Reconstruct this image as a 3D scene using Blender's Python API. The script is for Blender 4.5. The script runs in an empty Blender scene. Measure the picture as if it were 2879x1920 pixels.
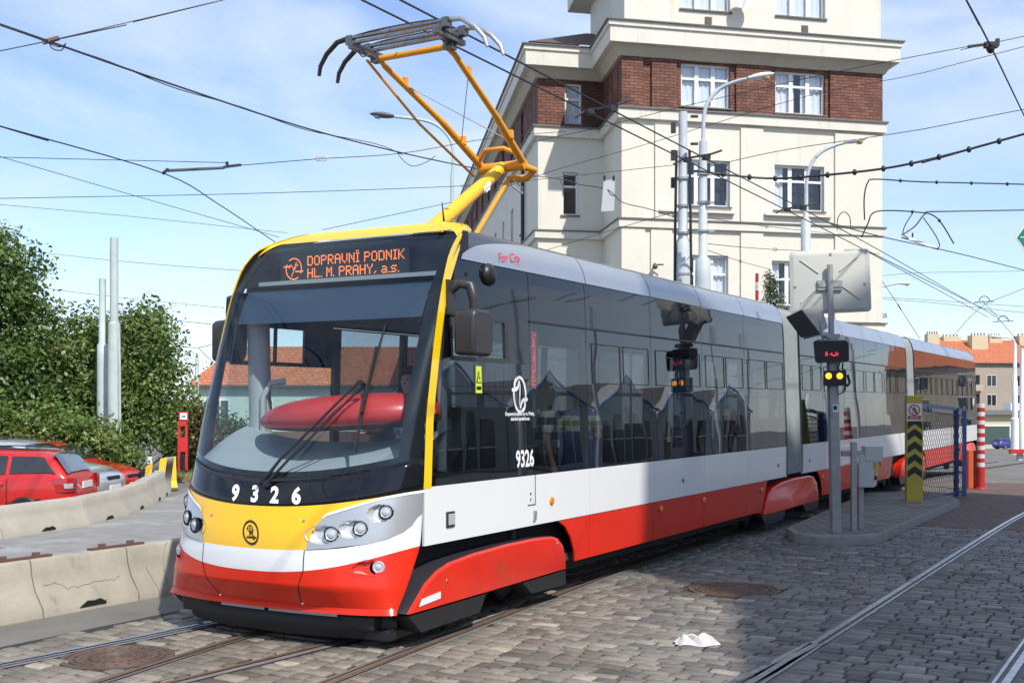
import bpy, bmesh, math, random
import numpy as np
from mathutils import Matrix, Vector
R=math.radians
random.seed(7); rng=np.random.default_rng(7)
S=bpy.context.scene; COL=S.collection
# ---------------------------------------------------------------- camera, sky, sun
F=3264.; CX=1439.5; HZ=1130.; HC=2.0
cam=bpy.data.objects.new('camera',bpy.data.cameras.new('camera')); COL.objects.link(cam)
cam.location=(0,0,HC); cam.rotation_euler=(R(90),0,0)
cam.data.sensor_width=36; cam.data.lens=36*F/2879; cam.data.shift_y=170/2879.
cam.data.clip_start=.1; cam.data.clip_end=3000
S.camera=cam
SUN_AZ=30.; SUN_EL=48.
W=bpy.data.worlds.new('World'); S.world=W; W.use_nodes=True
nt=W.node_tree; nt.nodes.clear()
def nn(nt,t,**k):
    n=nt.nodes.new(t)
    for a,b in k.items(): setattr(n,a,b)
    return n
L=lambda nt,a,b: nt.links.new(a,b)
out=nn(nt,'ShaderNodeOutputWorld'); bg=nn(nt,'ShaderNodeBackground'); bg.inputs[1].default_value=.15
sky=nn(nt,'ShaderNodeTexSky',sky_type='NISHITA',sun_disc=False)
sky.sun_elevation=R(SUN_EL); sky.sun_rotation=R(180-SUN_AZ); sky.air_density=1.0; sky.dust_density=.25; sky.ozone_density=1.6
tc=nn(nt,'ShaderNodeTexCoord'); mp=nn(nt,'ShaderNodeMapping'); mp.inputs['Scale'].default_value=(1.1,1.1,3.6); mp.inputs['Rotation'].default_value=(0,R(18),R(25))
L(nt,tc.outputs['Generated'],mp.inputs[0])
nz=nn(nt,'ShaderNodeTexNoise'); nz.inputs['Scale'].default_value=2.1; nz.inputs['Detail'].default_value=9; nz.inputs['Roughness'].default_value=.55; nz.inputs['Distortion'].default_value=.7
L(nt,mp.outputs[0],nz.inputs[0])
cr=nn(nt,'ShaderNodeMapRange'); cr.interpolation_type='SMOOTHSTEP'
for i,v in zip((1,2,3,4),(.33,.70,.10,.85)): cr.inputs[i].default_value=v
L(nt,nz.outputs[0],cr.inputs[0])
mx=nn(nt,'ShaderNodeMix',data_type='RGBA'); L(nt,cr.outputs[0],mx.inputs[0]); tn=nn(nt,'ShaderNodeVectorMath',operation='MULTIPLY'); tn.inputs[1].default_value=(.78,.83,.99); L(nt,sky.outputs[0],tn.inputs[0]); L(nt,tn.outputs[0],mx.inputs[6]); mx.inputs[7].default_value=(3.9,4.5,5.3,1)
L(nt,mx.outputs[2],bg.inputs[0]); L(nt,bg.outputs[0],out.inputs[0])
sl=bpy.data.lights.new('sun','SUN'); sl.energy=3.6; sl.angle=R(.75); sl.color=(1,.95,.87)
so=bpy.data.objects.new('sun',sl); COL.objects.link(so)
sdir=Vector((math.sin(R(SUN_AZ))*math.cos(R(SUN_EL)),-math.cos(R(SUN_AZ))*math.cos(R(SUN_EL)),math.sin(R(SUN_EL))))
so.rotation_euler=sdir.to_track_quat('Z','Y').to_euler(); so.location=sdir*60
vs=S.view_settings; vs.view_transform='Standard'; vs.look='None'; vs.gamma=1; vs.use_curve_mapping=False; vs.exposure=.45
S.cycles.max_bounces=8; S.cycles.transparent_max_bounces=16
# ---------------------------------------------------------------- photograph helpers
def V(x,y): return x*2879/2351., y*2879/2351.
def pz(x,y,z):
    u,v=V(x,y); Y=F*(z-HC)/(HZ-v); return Vector(((u-CX)/F*Y,Y,z))
def pd(x,y,Y):
    u,v=V(x,y); return Vector(((u-CX)/F*Y,Y,HC-(v-HZ)/F*Y))
def sm(t): t=min(1,max(0,t)); return t*t*(3-2*t)
def gz(x,y):
    h=-.034*min(max(0.,y-31),140)
    h-=.36*sm((-7.9-x)/.8)*sm((30-y)/3.)*sm((y-13)/2.)
    return h
# ---------------------------------------------------------------- materials
MATS={}
def mat(name,base,rough=.5,metal=0.,coat=0.,noise=None,bump=None,emit=None,spec=.5,attr=None,rnoise=None,streak=None):
    if name in MATS: return MATS[name]
    m=bpy.data.materials.new(name); m.use_nodes=True; nt=m.node_tree; b=nt.nodes['Principled BSDF']
    b.inputs['Base Color'].default_value=(*base,1); b.inputs['Roughness'].default_value=rough; b.inputs['Metallic'].default_value=metal
    b.inputs['Coat Weight'].default_value=coat; b.inputs['Coat Roughness'].default_value=.03; b.inputs['Specular IOR Level'].default_value=spec
    g=nn(nt,'ShaderNodeNewGeometry') if (noise or bump or rnoise or streak) else None
    colsock=None
    if attr:
        a=nn(nt,'ShaderNodeAttribute',attribute_name=attr); colsock=a.outputs['Color']
    if noise:
        sc,am=noise[:2]
        n=nn(nt,'ShaderNodeTexNoise'); n.inputs['Scale'].default_value=sc; n.inputs['Detail'].default_value=6; n.inputs['Roughness'].default_value=.65
        L(nt,g.outputs['Position'],n.inputs[0])
        r=nn(nt,'ShaderNodeMapRange'); 
        for i,v in zip((1,2,3,4),(.25,.75,1-am,1+am)): r.inputs[i].default_value=v
        L(nt,n.outputs[0],r.inputs[0])
        h=nn(nt,'ShaderNodeVectorMath',operation='SCALE')
        if colsock: L(nt,colsock,h.inputs[0])
        else: h.inputs[0].default_value=base
        L(nt,r.outputs[0],h.inputs['Scale']); colsock=h.outputs[0]
        if len(noise)>2:  # second colour in patches
            n2=nn(nt,'ShaderNodeTexNoise'); n2.inputs['Scale'].default_value=noise[3]; n2.inputs['Detail'].default_value=5; n2.inputs['Roughness'].default_value=.7
            L(nt,g.outputs['Position'],n2.inputs[0])
            r2=nn(nt,'ShaderNodeMapRange',interpolation_type='SMOOTHSTEP')
            lo=noise[4] if len(noise)>4 else .5
            for i,v in zip((1,2,3,4),(lo,lo+.16,0,.85)): r2.inputs[i].default_value=v
            L(nt,n2.outputs[0],r2.inputs[0])
            mx=nn(nt,'ShaderNodeMix',data_type='RGBA'); L(nt,r2.outputs[0],mx.inputs[0]); L(nt,colsock,mx.inputs[6]); mx.inputs[7].default_value=(*noise[2],1); colsock=mx.outputs[2]
    if streak and colsock:
        mp=nn(nt,'ShaderNodeMapping'); mp.inputs['Scale'].default_value=(streak[0],streak[0],streak[0]*.06); L(nt,g.outputs['Position'],mp.inputs[0])
        n3=nn(nt,'ShaderNodeTexNoise'); n3.inputs['Scale'].default_value=1; n3.inputs['Detail'].default_value=5; n3.inputs['Roughness'].default_value=.7; L(nt,mp.outputs[0],n3.inputs[0])
        r3=nn(nt,'ShaderNodeMapRange',interpolation_type='SMOOTHSTEP')
        for i,v in zip((1,2,3,4),(.53,.75,0,streak[2])): r3.inputs[i].default_value=v
        L(nt,n3.outputs[0],r3.inputs[0]); mx=nn(nt,'ShaderNodeMix',data_type='RGBA'); L(nt,r3.outputs[0],mx.inputs[0]); L(nt,colsock,mx.inputs[6]); mx.inputs[7].default_value=(*streak[1],1); colsock=mx.outputs[2]
    if colsock: L(nt,colsock,b.inputs['Base Color'])
    if rnoise:
        n=nn(nt,'ShaderNodeTexNoise'); n.inputs['Scale'].default_value=rnoise[0]; n.inputs['Detail'].default_value=4
        L(nt,g.outputs['Position'],n.inputs[0]); r=nn(nt,'ShaderNodeMapRange')
        for i,v in zip((1,2,3,4),(.3,.7,rnoise[1],rnoise[2])): r.inputs[i].default_value=v
        L(nt,n.outputs[0],r.inputs[0]); L(nt,r.outputs[0],b.inputs['Roughness'])
    if bump:
        n=nn(nt,'ShaderNodeTexNoise'); n.inputs['Scale'].default_value=bump[0]; n.inputs['Detail'].default_value=bump[2] if len(bump)>2 else 4
        L(nt,g.outputs['Position'],n.inputs[0]); bp=nn(nt,'ShaderNodeBump'); bp.inputs['Strength'].default_value=1; bp.inputs['Distance'].default_value=bump[1]
        L(nt,n.outputs[0],bp.inputs['Height']); L(nt,bp.outputs[0],b.inputs['Normal'])
        if coat: L(nt,bp.outputs[0],b.inputs['Coat Normal'])
    if emit:
        b.inputs['Emission Color'].default_value=(*emit[0],1); b.inputs['Emission Strength'].default_value=emit[1]
    MATS[name]=m; return m
def glass(name,tint,ior=1.55,wave=None,rough=0.):
    if name in MATS: return MATS[name]
    m=bpy.data.materials.new(name); m.use_nodes=True; nt=m.node_tree; nt.nodes.clear()
    o=nn(nt,'ShaderNodeOutputMaterial'); mix=nn(nt,'ShaderNodeMixShader'); t=nn(nt,'ShaderNodeBsdfTransparent'); gl=nn(nt,'ShaderNodeBsdfGlossy'); fr=nn(nt,'ShaderNodeFresnel')
    t.inputs[0].default_value=(*tint,1); gl.inputs['Roughness'].default_value=rough; fr.inputs[0].default_value=ior
    if wave:
        g=nn(nt,'ShaderNodeNewGeometry'); n=nn(nt,'ShaderNodeTexNoise'); n.inputs['Scale'].default_value=wave[0]; n.inputs['Detail'].default_value=1
        L(nt,g.outputs['Position'],n.inputs[0]); bp=nn(nt,'ShaderNodeBump'); bp.inputs['Distance'].default_value=wave[1]
        L(nt,n.outputs[0],bp.inputs['Height']); L(nt,bp.outputs[0],gl.inputs['Normal'])
    gb=nn(nt,'ShaderNodeNewGeometry'); io=nn(nt,'ShaderNodeMapRange')
    for i,v_ in zip((1,2,3,4),(0,1,ior,1/ior)): io.inputs[i].default_value=v_
    L(nt,gb.outputs['Backfacing'],io.inputs[0]); L(nt,io.outputs[0],fr.inputs[0])
    L(nt,fr.outputs[0],mix.inputs[0]); L(nt,t.outputs[0],mix.inputs[1]); L(nt,gl.outputs[0],mix.inputs[2]); L(nt,mix.outputs[0],o.inputs[0])
    MATS[name]=m; return m
# ---------------------------------------------------------------- objects
MW={}
def thing(name,label,cat,loc=(0,0,0),rz=0.,group=None):
    o=bpy.data.objects.new(name,None); COL.objects.link(o); o.location=loc; o.rotation_euler=(0,0,rz); o.empty_display_size=.3
    MW[o.name]=Matrix.Translation(Vector(loc))@Matrix.Rotation(rz,4,'Z')
    return tag(o,label,cat,group)
def tag(o,label=None,cat=None,group=None,kind=None):
    for k,v in (('label',label),('category',cat),('group',group),('kind',kind)):
        if v: o[k]=v
    return o
class MB:
    def __init__(s): s.v=[]; s.f=[]; s.m=[]
    def add(s,vs,fs,mi=0):
        b=len(s.v); s.v+= [tuple(p) for p in vs]; s.f+=[tuple(i+b for i in f) for f in fs]; s.m+=[mi]*len(fs); return s
    def box(s,c,d,rz=0.,mi=0,M=None):
        x,y,z=[a/2. for a in d]; ca,sa=math.cos(rz),math.sin(rz); vs=[]
        for k in (-z,z):
            for (i,j) in ((-x,-y),(x,-y),(x,y),(-x,y)):
                p=Vector((c[0]+i*ca-j*sa,c[1]+i*sa+j*ca,c[2]+k)); vs.append(M@p if M else p)
        return s.add(vs,[(3,2,1,0),(4,5,6,7),(0,1,5,4),(1,2,6,5),(2,3,7,6),(3,0,4,7)],mi)
    def beam(s,p,q,w,h,mi=0,up=(0,0,1)):
        p,q=Vector(p),Vector(q); d=(q-p).normalized(); a=d.cross(Vector(up))
        if a.length<1e-4: a=d.cross(Vector((1,0,0)))
        a.normalize(); b=a.cross(d); vs=[]
        for e in (p,q):
            for (i,j) in ((-1,-1),(1,-1),(1,1),(-1,1)): vs.append(e+a*i*w/2+b*j*h/2)
        return s.add(vs,[(0,1,2,3),(7,6,5,4),(0,4,5,1),(1,5,6,2),(2,6,7,3),(3,7,4,0)],mi)
    def tube(s,pts,r,n=8,mi=0,caps=True):
        pts=[Vector(p) for p in pts]; k=len(pts); rr=r if hasattr(r,'__len__') else [r]*k
        vs=[]; fs=[]; a=None
        for i,p in enumerate(pts):
            d=(pts[min(i+1,k-1)]-pts[max(i-1,0)]).normalized()
            if a is None:
                a=d.orthogonal().normalized()
            else:
                a=(a-d*a.dot(d)); a=a.normalized() if a.length>1e-6 else d.orthogonal().normalized()
            b=d.cross(a)
            for j in range(n):
                t=2*math.pi*j/n; vs.append(p+(a*math.cos(t)+b*math.sin(t))*rr[i])
        for i in range(k-1):
            for j in range(n):
                j2=(j+1)%n; fs.append((i*n+j,i*n+j2,(i+1)*n+j2,(i+1)*n+j))
        if caps: fs+= [tuple(range(n-1,-1,-1)), tuple(range((k-1)*n,k*n))]
        return s.add(vs,fs,mi)
    def disc(s,c,nrm,prof,n=24,mi=0):
        """lathe: prof = list of (radius, height along nrm)"""
        c=Vector(c); d=Vector(nrm).normalized(); a=d.orthogonal().normalized(); b=d.cross(a); vs=[]; fs=[]
        for (r,h) in prof:
            for j in range(n):
                t=2*math.pi*j/n; vs.append(c+d*h+(a*math.cos(t)+b*math.sin(t))*r)
        k=len(prof)
        for i in range(k-1):
            for j in range(n):
                j2=(j+1)%n; fs.append((i*n+j,i*n+j2,(i+1)*n+j2,(i+1)*n+j))
        fs.append(tuple(range((k-1)*n,k*n))); fs.append(tuple(range(n-1,-1,-1)))
        return s.add(vs,fs,mi)
    def grid(s,fn,nu,nv,mi=0,flip=False):
        vs=[fn(i/nu,j/nv) for j in range(nv+1) for i in range(nu+1)]; w=nu+1
        fs=[(j*w+i,j*w+i+1,(j+1)*w+i+1,(j+1)*w+i) for j in range(nv) for i in range(nu)]
        if flip: fs=[f[::-1] for f in fs]
        return s.add(vs,fs,mi)
    def prism(s,poly,f0,f1,mi=0):
        """poly 2D -> f0(p) and f1(p) give the two 3D caps"""
        n=len(poly); vs=[f0(*p) for p in poly]+[f1(*p) for p in poly]
        fs=[tuple(range(n)),tuple(range(2*n-1,n-1,-1))]+[(i,i+n,(i+1)%n+n,(i+1)%n) for i in range(n)]
        return s.add(vs,fs,mi)
    def build(s,name,mats,parent=None,local=False,smooth=None,bevel=0,recalc=True,kind=None):
        me=bpy.data.meshes.new(name); vs=s.v
        if parent is not None and not local:
            I=MW[parent.name].inverted(); vs=[I@Vector(p) for p in vs]
        me.from_pydata([tuple(p) for p in vs],[],s.f)
        if not isinstance(mats,(list,tuple)): mats=[mats]
        for m in mats: me.materials.append(m)
        me.polygons.foreach_set('material_index',s.m)
        if recalc:
            bm=bmesh.new(); bm.from_mesh(me); bmesh.ops.recalc_face_normals(bm,faces=bm.faces); bm.to_mesh(me); bm.free()
        if smooth:
            me.polygons.foreach_set('use_smooth',[True]*len(me.polygons)); me.set_sharp_from_angle(angle=R(smooth))
        me.update()
        o=bpy.data.objects.new(name,me); COL.objects.link(o)
        if parent is not None: o.parent=parent; MW[o.name]=MW[parent.name]
        else: MW[o.name]=Matrix.Identity(4)
        if bevel:
            b=o.modifiers.new('bevel','BEVEL'); b.width=bevel; b.segments=2; b.limit_method='ANGLE'; b.angle_limit=R(40)
        if kind: o['kind']=kind
        return o
def text2d(txt,size,align='CENTER',shear=0.,bold=0.,space=1.):
    c=bpy.data.curves.new('t','FONT'); c.body=txt; c.size=size; c.align_x=align; c.align_y='CENTER'; c.shear=shear; c.offset=bold; c.space_character=space; c.resolution_u=3
    o=bpy.data.objects.new('t',c); COL.objects.link(o); bpy.context.view_layer.update()
    me=bpy.data.meshes.new_from_object(o.evaluated_get(bpy.context.evaluated_depsgraph_get()))
    vs=[(v.co.x,v.co.y) for v in me.vertices]; fs=[tuple(p.vertices) for p in me.polygons]
    bpy.data.objects.remove(o); bpy.data.curves.remove(c); bpy.data.meshes.remove(me)
    return vs,fs
FONT={'D':'11110 10001 10001 10001 10001 10001 11110','O':'01110 10001 10001 10001 10001 10001 01110','P':'11110 10001 10001 11110 10000 10000 10000',
'R':'11110 10001 10001 11110 10100 10010 10001','A':'01110 10001 10001 11111 10001 10001 10001','V':'10001 10001 10001 10001 10001 01010 00100','N':'10001 11001 10101 10101 10011 10001 10001',
'I':'111 010 010 010 010 010 111','K':'10001 10010 10100 11000 10100 10010 10001','H':'10001 10001 10001 11111 10001 10001 10001','L':'10000 10000 10000 10000 10000 10000 11111',
'M':'10001 11011 10101 10101 10001 10001 10001','Y':'10001 10001 01010 00100 00100 00100 00100','a':'00000 00000 01110 00001 01111 10001 01111','s':'00000 00000 01111 10000 01110 00001 11110',
'.':'0 0 0 0 0 0 1',',':'00 00 00 00 00 01 10',' ':'00 00 00 00 00 00 00','4':'00010 00110 01010 10010 11111 00010 00010','#':'01010 01010 11111 01010 11111 01010 01010'}
def ledtext(txt):
    pts=[]; x=0
    for ch in txt:
        rows=FONT[ch].split(); 
        for j,r in enumerate(rows):
            for i,c in enumerate(r):
                if c=='1': pts.append((x+i,6-j))
        x+=len(rows[0])+1
    return pts,x-1
# shared materials
m_steel=mat('galvanised steel',(.42,.44,.45),.45,.7,noise=(9,.18))
m_greypaint=mat('pale grey pole paint',(.50,.54,.56),.5,noise=(5,.12))
m_greenpaint=mat('pale green pole paint',(.46,.53,.50),.55,noise=(4,.12))
m_black=mat('black rubber',(.012,.012,.013),.6,bump=(30,.001))
m_dark=mat('dark underframe',(.01,.01,.011),.8)
m_darkmetal=mat('dark metal',(.05,.05,.052),.45,.6)
m_wire=mat('wire black',(.02,.02,.022),.55)
m_wiregrey=mat('wire grey',(.10,.105,.11),.5)
m_white=mat('white paint',(.80,.81,.80),.35,noise=(3,.05))
m_redpaint=mat('red paint',(.55,.03,.02),.4,noise=(5,.1))
m_yellowpaint=mat('dull yellow paint',(.50,.40,.06),.5,noise=(4,.15))
m_blackpaint=mat('black paint',(.015,.015,.017),.4)
# ================================================================ ground
PHI=math.atan(1860.5/F); TD=Vector((math.sin(PHI),math.cos(PHI),0)); TN=Vector((math.cos(PHI),-math.sin(PHI),0))
NC=-6.618; D0=7.22
def sp(s,p,z=0): q=TD*s+TN*p; return Vector((q.x,q.y,z+gz(q.x,q.y)))
def tosp(x,y): v=Vector((x,y,0)); return v.dot(TD),v.dot(TN)
xs=sorted(set([-600,-400,-250,-150,-100,-70,-50,-40]+[i for i in range(-30,31)]+[i*.4-12 for i in range(0,16)]+[40,50,70,100,150,250,400,600]))
ys=sorted(set([-200,-100,-50,-20,-10]+list(range(-5,60))+list(range(60,180,10))+[200,250,300,400,600,900]))
g=MB(); w=len(xs); g.add([(x,y,gz(x,y)-.03) for y in ys for x in xs],[(j*w+i,j*w+i+1,(j+1)*w+i+1,(j+1)*w+i) for j in range(len(ys)-1) for i in range(w-1)])
m_asph=mat('worn asphalt',(.155,.145,.13),.85,noise=(1.3,.22,(.24,.235,.225),.5,.55),bump=(60,.004,6))
g.build('ground',m_asph,smooth=60,kind='structure')
def sheet(name,poly,z,m,step=1.0,kind='structure'):
    """polygon laid on the terrain"""
    bm=bmesh.new(); bm.faces.new([bm.verts.new((p[0],p[1],0)) for p in poly])
    x0=min(p[0] for p in poly);x1=max(p[0] for p in poly);y0=min(p[1] for p in poly);y1=max(p[1] for p in poly)
    for a,b,ax in ((x0,x1,0),(y0,y1,1)):
        t=a+step
        while t<b:
            co=(t,0,0) if ax==0 else (0,t,0); no=(1,0,0) if ax==0 else (0,1,0)
            bmesh.ops.bisect_plane(bm,geom=bm.verts[:]+bm.edges[:]+bm.faces[:],plane_co=co,plane_no=no); t+=step
    bmesh.ops.triangulate(bm,faces=bm.faces)
    for v in bm.verts: v.co.z=gz(v.co.x,v.co.y)+z
    bmesh.ops.recalc_face_normals(bm,faces=bm.faces)
    if bm.faces and sum(f.normal.z for f in bm.faces)<0: bmesh.ops.reverse_faces(bm,faces=bm.faces)
    me=bpy.data.meshes.new(name); bm.to_mesh(me); bm.free(); me.materials.append(m)
    o=bpy.data.objects.new(name,me); COL.objects.link(o); o['kind']=kind; return o
def xy(s,p): q=TD*s+TN*p; return (q.x,q.y)
m_bed=mat('joint earth',(.035,.031,.026),.95,noise=(7,.4,(.09,.08,.06),2.,.56),bump=(80,.006,6))
sheet('paving_bed',[xy(2,-8.45),xy(2,4.7),xy(24.4,4.7),xy(24,-8.2),xy(11,-8.3)],-.012,m_bed,2.)
# left lane between the barriers, worn pale asphalt
m_lane=mat('pale lane asphalt',(.235,.23,.22),.9,noise=(2.5,.2,(.33,.325,.32),.8,.5),bump=(70,.004,6))
sheet('road',[(-3.7,12.6),(-6.6,8.2),(-12,8.2),(-12,13),(-7.9,17.),(-7.3,19),(-7.3,26),(-12,45),(-5,45),(-2,22)],-.022,m_lane,2.)
# red brick paving behind the setts
def brickmat(name,c1,c2,mortar,sx,sy,rot,bumpd=.004,off=.5):
    m=bpy.data.materials.new(name); m.use_nodes=True; nt=m.node_tree; b=nt.nodes['Principled BSDF']; b.inputs['Roughness'].default_value=.85
    g=nn(nt,'ShaderNodeNewGeometry'); mp=nn(nt,'ShaderNodeMapping'); mp.inputs['Rotation'].default_value=rot; L(nt,g.outputs['Position'],mp.inputs[0])
    br=nn(nt,'ShaderNodeTexBrick'); br.offset=off
    br.inputs['Scale'].default_value=1; br.inputs['Brick Width'].default_value=sx; br.inputs['Row Height'].default_value=sy; br.inputs['Mortar Size'].default_value=min(sx,sy)*.09; br.inputs['Mortar Smooth'].default_value=.2
    br.inputs['Color1'].default_value=(*c1,1); br.inputs['Color2'].default_value=(*c2,1); br.inputs['Mortar'].default_value=(*mortar,1)
    L(nt,mp.outputs[0],br.inputs[0])
    n=nn(nt,'ShaderNodeTexNoise'); n.inputs['Scale'].default_value=3; n.inputs['Detail'].default_value=7; L(nt,g.outputs['Position'],n.inputs[0])
    r=nn(nt,'ShaderNodeMapRange'); 
    for i,v in zip((1,2,3,4),(.25,.75,.7,1.3)): r.inputs[i].default_value=v
    L(nt,n.outputs[0],r.inputs[0]); h=nn(nt,'ShaderNodeVectorMath',operation='SCALE'); L(nt,br.outputs[0],h.inputs[0]); L(nt,r.outputs[0],h.inputs['Scale']); L(nt,h.outputs[0],b.inputs['Base Color'])
    bp=nn(nt,'ShaderNodeBump'); bp.inputs['Distance'].default_value=bumpd; bp.invert=True; L(nt,br.outputs['Fac'],bp.inputs['Height']); L(nt,bp.outputs[0],b.inputs['Normal'])
    return m
m_redbrick=brickmat('red clay paving',(.155,.098,.085),(.125,.082,.072),(.05,.042,.037),.2,.1,(0,0,R(-30)))
sheet('brick_paving',[xy(19.6,-3.6),xy(19.6,4.65),xy(19.,14),xy(31,14),xy(31,-4.5)],-.004,m_redbrick,2.)
# setts: every stone real geometry, one mesh
def rail_p(tab,s): return float(np.interp(s,[a for a,b in tab],[b for a,b in tab]))
NT=NC
RAILS={'tram track outer':[(2,-8.25),(5.7,-7.72),(7.8,-7.50),(12,NC-.7175),(60,NC-.7175)],
 'tram track inner':[(2,-6.75),(4,-6.46),(6,-6.19),(8,-5.98),(12,NC+.7175),(60,NC+.7175)],
 'branch outer':[(2,-6.05),(4,-6.4),(5.7,-6.66),(7.0,-6.84),(10,-7.12),(14,NC-.7)],
 'branch inner':[(2,-4.75),(4,-4.98),(6.9,-5.28),(10,-5.52),(13,-5.78),(16,NC+.735)],
 'second track near':[(2,-2.72),(8.5,-2.58),(18,-2.45),(23,-2.36),(27,-2.0),(33,-1.1),(40,.6)],
 'second track far':[(2,-1.2),(9,-1.06),(18,-.95),(23,-.85),(27,-.5),(33,.4),(40,2.1)],
 'switch blade':[(2,-3.25),(6,-2.92),(8.2,-2.68),(9.6,-2.6)]}
MANH=[(2.38,12.42,.44),(-3.10,9.12,.385)]
ISL=[(4.02,16.55),(4.25,16.3),(4.75,16.22),(5.15,16.38),(8.6,22.3),(8.75,23.3),(8.3,24.2),(7.4,24.2),(4.05,17.2)]
def inpoly(x,y,P):
    c=False; n=len(P)
    for i in range(n):
        (x1,y1),(x2,y2)=P[i],P[i-1]
        if (y1>y)!=(y2>y) and x<(x2-x1)*(y-y1)/(y2-y1)+x1: c=not c
    return c
SV=[];SF=[];SC=[]
s=3.6
ringa=[(-.5,-.40),(-.455,-.5),(.455,-.5),(.5,-.40),(.5,.40),(.455,.5),(-.455,.5),(-.5,.40)]
row=0
PALE=[tuple(pz(x,y,0).xy) for x,y in ((1300,1560),(1400,1520),(1480,1478),(1560,1440),(1640,1425),(1700,1410),(1620,1395),(1560,1372))]
while s<24.2:
    rh=random.uniform(.125,.155); p=-8.35+random.uniform(0,.2)+(.55 if False else 0)
    while p<4.6:
        ln=random.choice((.15,.18,.2,.21,.23,.25))*random.uniform(.92,1.08)
        cs,cp=s+rh/2,p+ln/2; q=TD*cs+TN*cp
        ok= q.y>6.2 and abs(q.x-1.)<.455*q.y+2.6 and not (s>19.5 and cp>-4.2)
        if ok and s>9.6 and -7.6<cp<-6.9: ok=False
        if ok:
            rails=[t for t in RAILS.values() if t[0][0]<=cs<=t[-1][0]]
            for t in rails:
                d=cp-rail_p(t,cs)
                if abs(d)<.085+ln*.42:
                    # trim the stone to the rail
                    if d<0: ln2=(rail_p(t,cs)-.085)-p; 
                    else: ln2=-1
                    if ln2>.07: ln=ln2-.002; cp=p+ln/2; q=TD*cs+TN*cp
                    else:
                        ok=False
                        if d>=-.02: 
                            p=rail_p(t,cs)+.085-ln-.004
                    break
        if ok and any((q.x-a)**2+(q.y-b)**2<(r+.06)**2 for a,b,r in MANH): ok=False
        if ok and inpoly(q.x,q.y,ISL): ok=False
        if ok:
            j=.014; a=random.uniform(-.035,.035); hx,hy=ln-j,rh-j; dz=random.uniform(-.004,.004); tx,ty=random.uniform(-.012,.012),random.uniform(-.02,.02)
            b=len(SV); ca,sa=math.cos(a),math.sin(a)
            jit=[random.uniform(-.006,.006) for _ in range(16)]
            zb=gz(q.x,q.y)
            for k,(sc,zz) in enumerate(((1.,-.022),(.985,-.006),(.86,.001))):
                for i,(u,v) in enumerate(ringa):
                    e=u*hx*(sc if sc>.9 else 1-.019/max(hx,.05)) +jit[i]; f=v*hy*(sc if sc>.9 else 1-.019/max(hy,.05))+jit[i+8]
                    du,dv=e*ca-f*sa,e*sa+f*ca
                    w_=TN*du+TD*dv
                    SV.append((q.x+w_.x,q.y+w_.y,zb+zz+dz+(tx*du+ty*dv if k else 0)))
            SV.append((q.x,q.y,zb+.0018+dz))
            for k in range(2):
                for i in range(8):
                    i2=(i+1)%8; SF.append((b+k*8+i,b+k*8+i2,b+k*8+8+i2,b+k*8+8+i))
            for i in range(8): SF.append((b+16+i,b+16+(i+1)%8,b+24))
            t=random.random(); base=.138*random.uniform(.7,1.3)
            # stone tint: warmer and lighter to the left, cooler to the right
            warm=min(1,max(0,(2.4-q.x)/2.6+random.uniform(-.4,.4)))
            c=np.array([1.06,1.,.92])*(1-warm)+np.array([1.15,1.,.80])*warm
            if t<.05: c=c*1.5
            elif t<.09: c=c*.6
            elif t<.14: c=np.array([1.15,.93,.8])
            base*=(1+.25*warm)
            stn=math.sin(q.x*1.7+q.y*.9)+math.sin(q.x*.8-q.y*2.1+1)+math.sin(q.x*3.1+q.y*2.7)*.6+random.uniform(-.5,.5)
            if stn>1.45: base*=.68
            pd_=9.
            for (ax,ay),(bx_,by_) in zip(PALE,PALE[1:]):
                tt=max(0,min(1,((q.x-ax)*(bx_-ax)+(q.y-ay)*(by_-ay))/((bx_-ax)**2+(by_-ay)**2))); pd_=min(pd_,math.hypot(q.x-ax-tt*(bx_-ax),q.y-ay-tt*(by_-ay)))
            if pd_<.17 and random.random()<.45: base=random.uniform(.17,.27); c=np.array([1.05,1.,.80])
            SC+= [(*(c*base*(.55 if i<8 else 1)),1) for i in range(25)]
        p+=ln
    s+=rh; row+=1
me=bpy.data.meshes.new('cobblestones'); me.from_pydata(SV,[],SF)
ca_=me.color_attributes.new('stone','FLOAT_COLOR','POINT'); ca_.data.foreach_set('color',np.array(SC,dtype=np.float32).ravel())
me.polygons.foreach_set('use_smooth',[True]*len(me.polygons)); 
m_sett=mat('granite setts',(.2,.2,.2),.7,noise=(14,.28,(.30,.275,.21),1.1,.63),bump=(45,.006,6),attr='stone',rnoise=(6,.5,.8))
me.materials.append(m_sett); o=bpy.data.objects.new('cobblestone_paving',me); COL.objects.link(o); o['kind']='structure'
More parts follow.
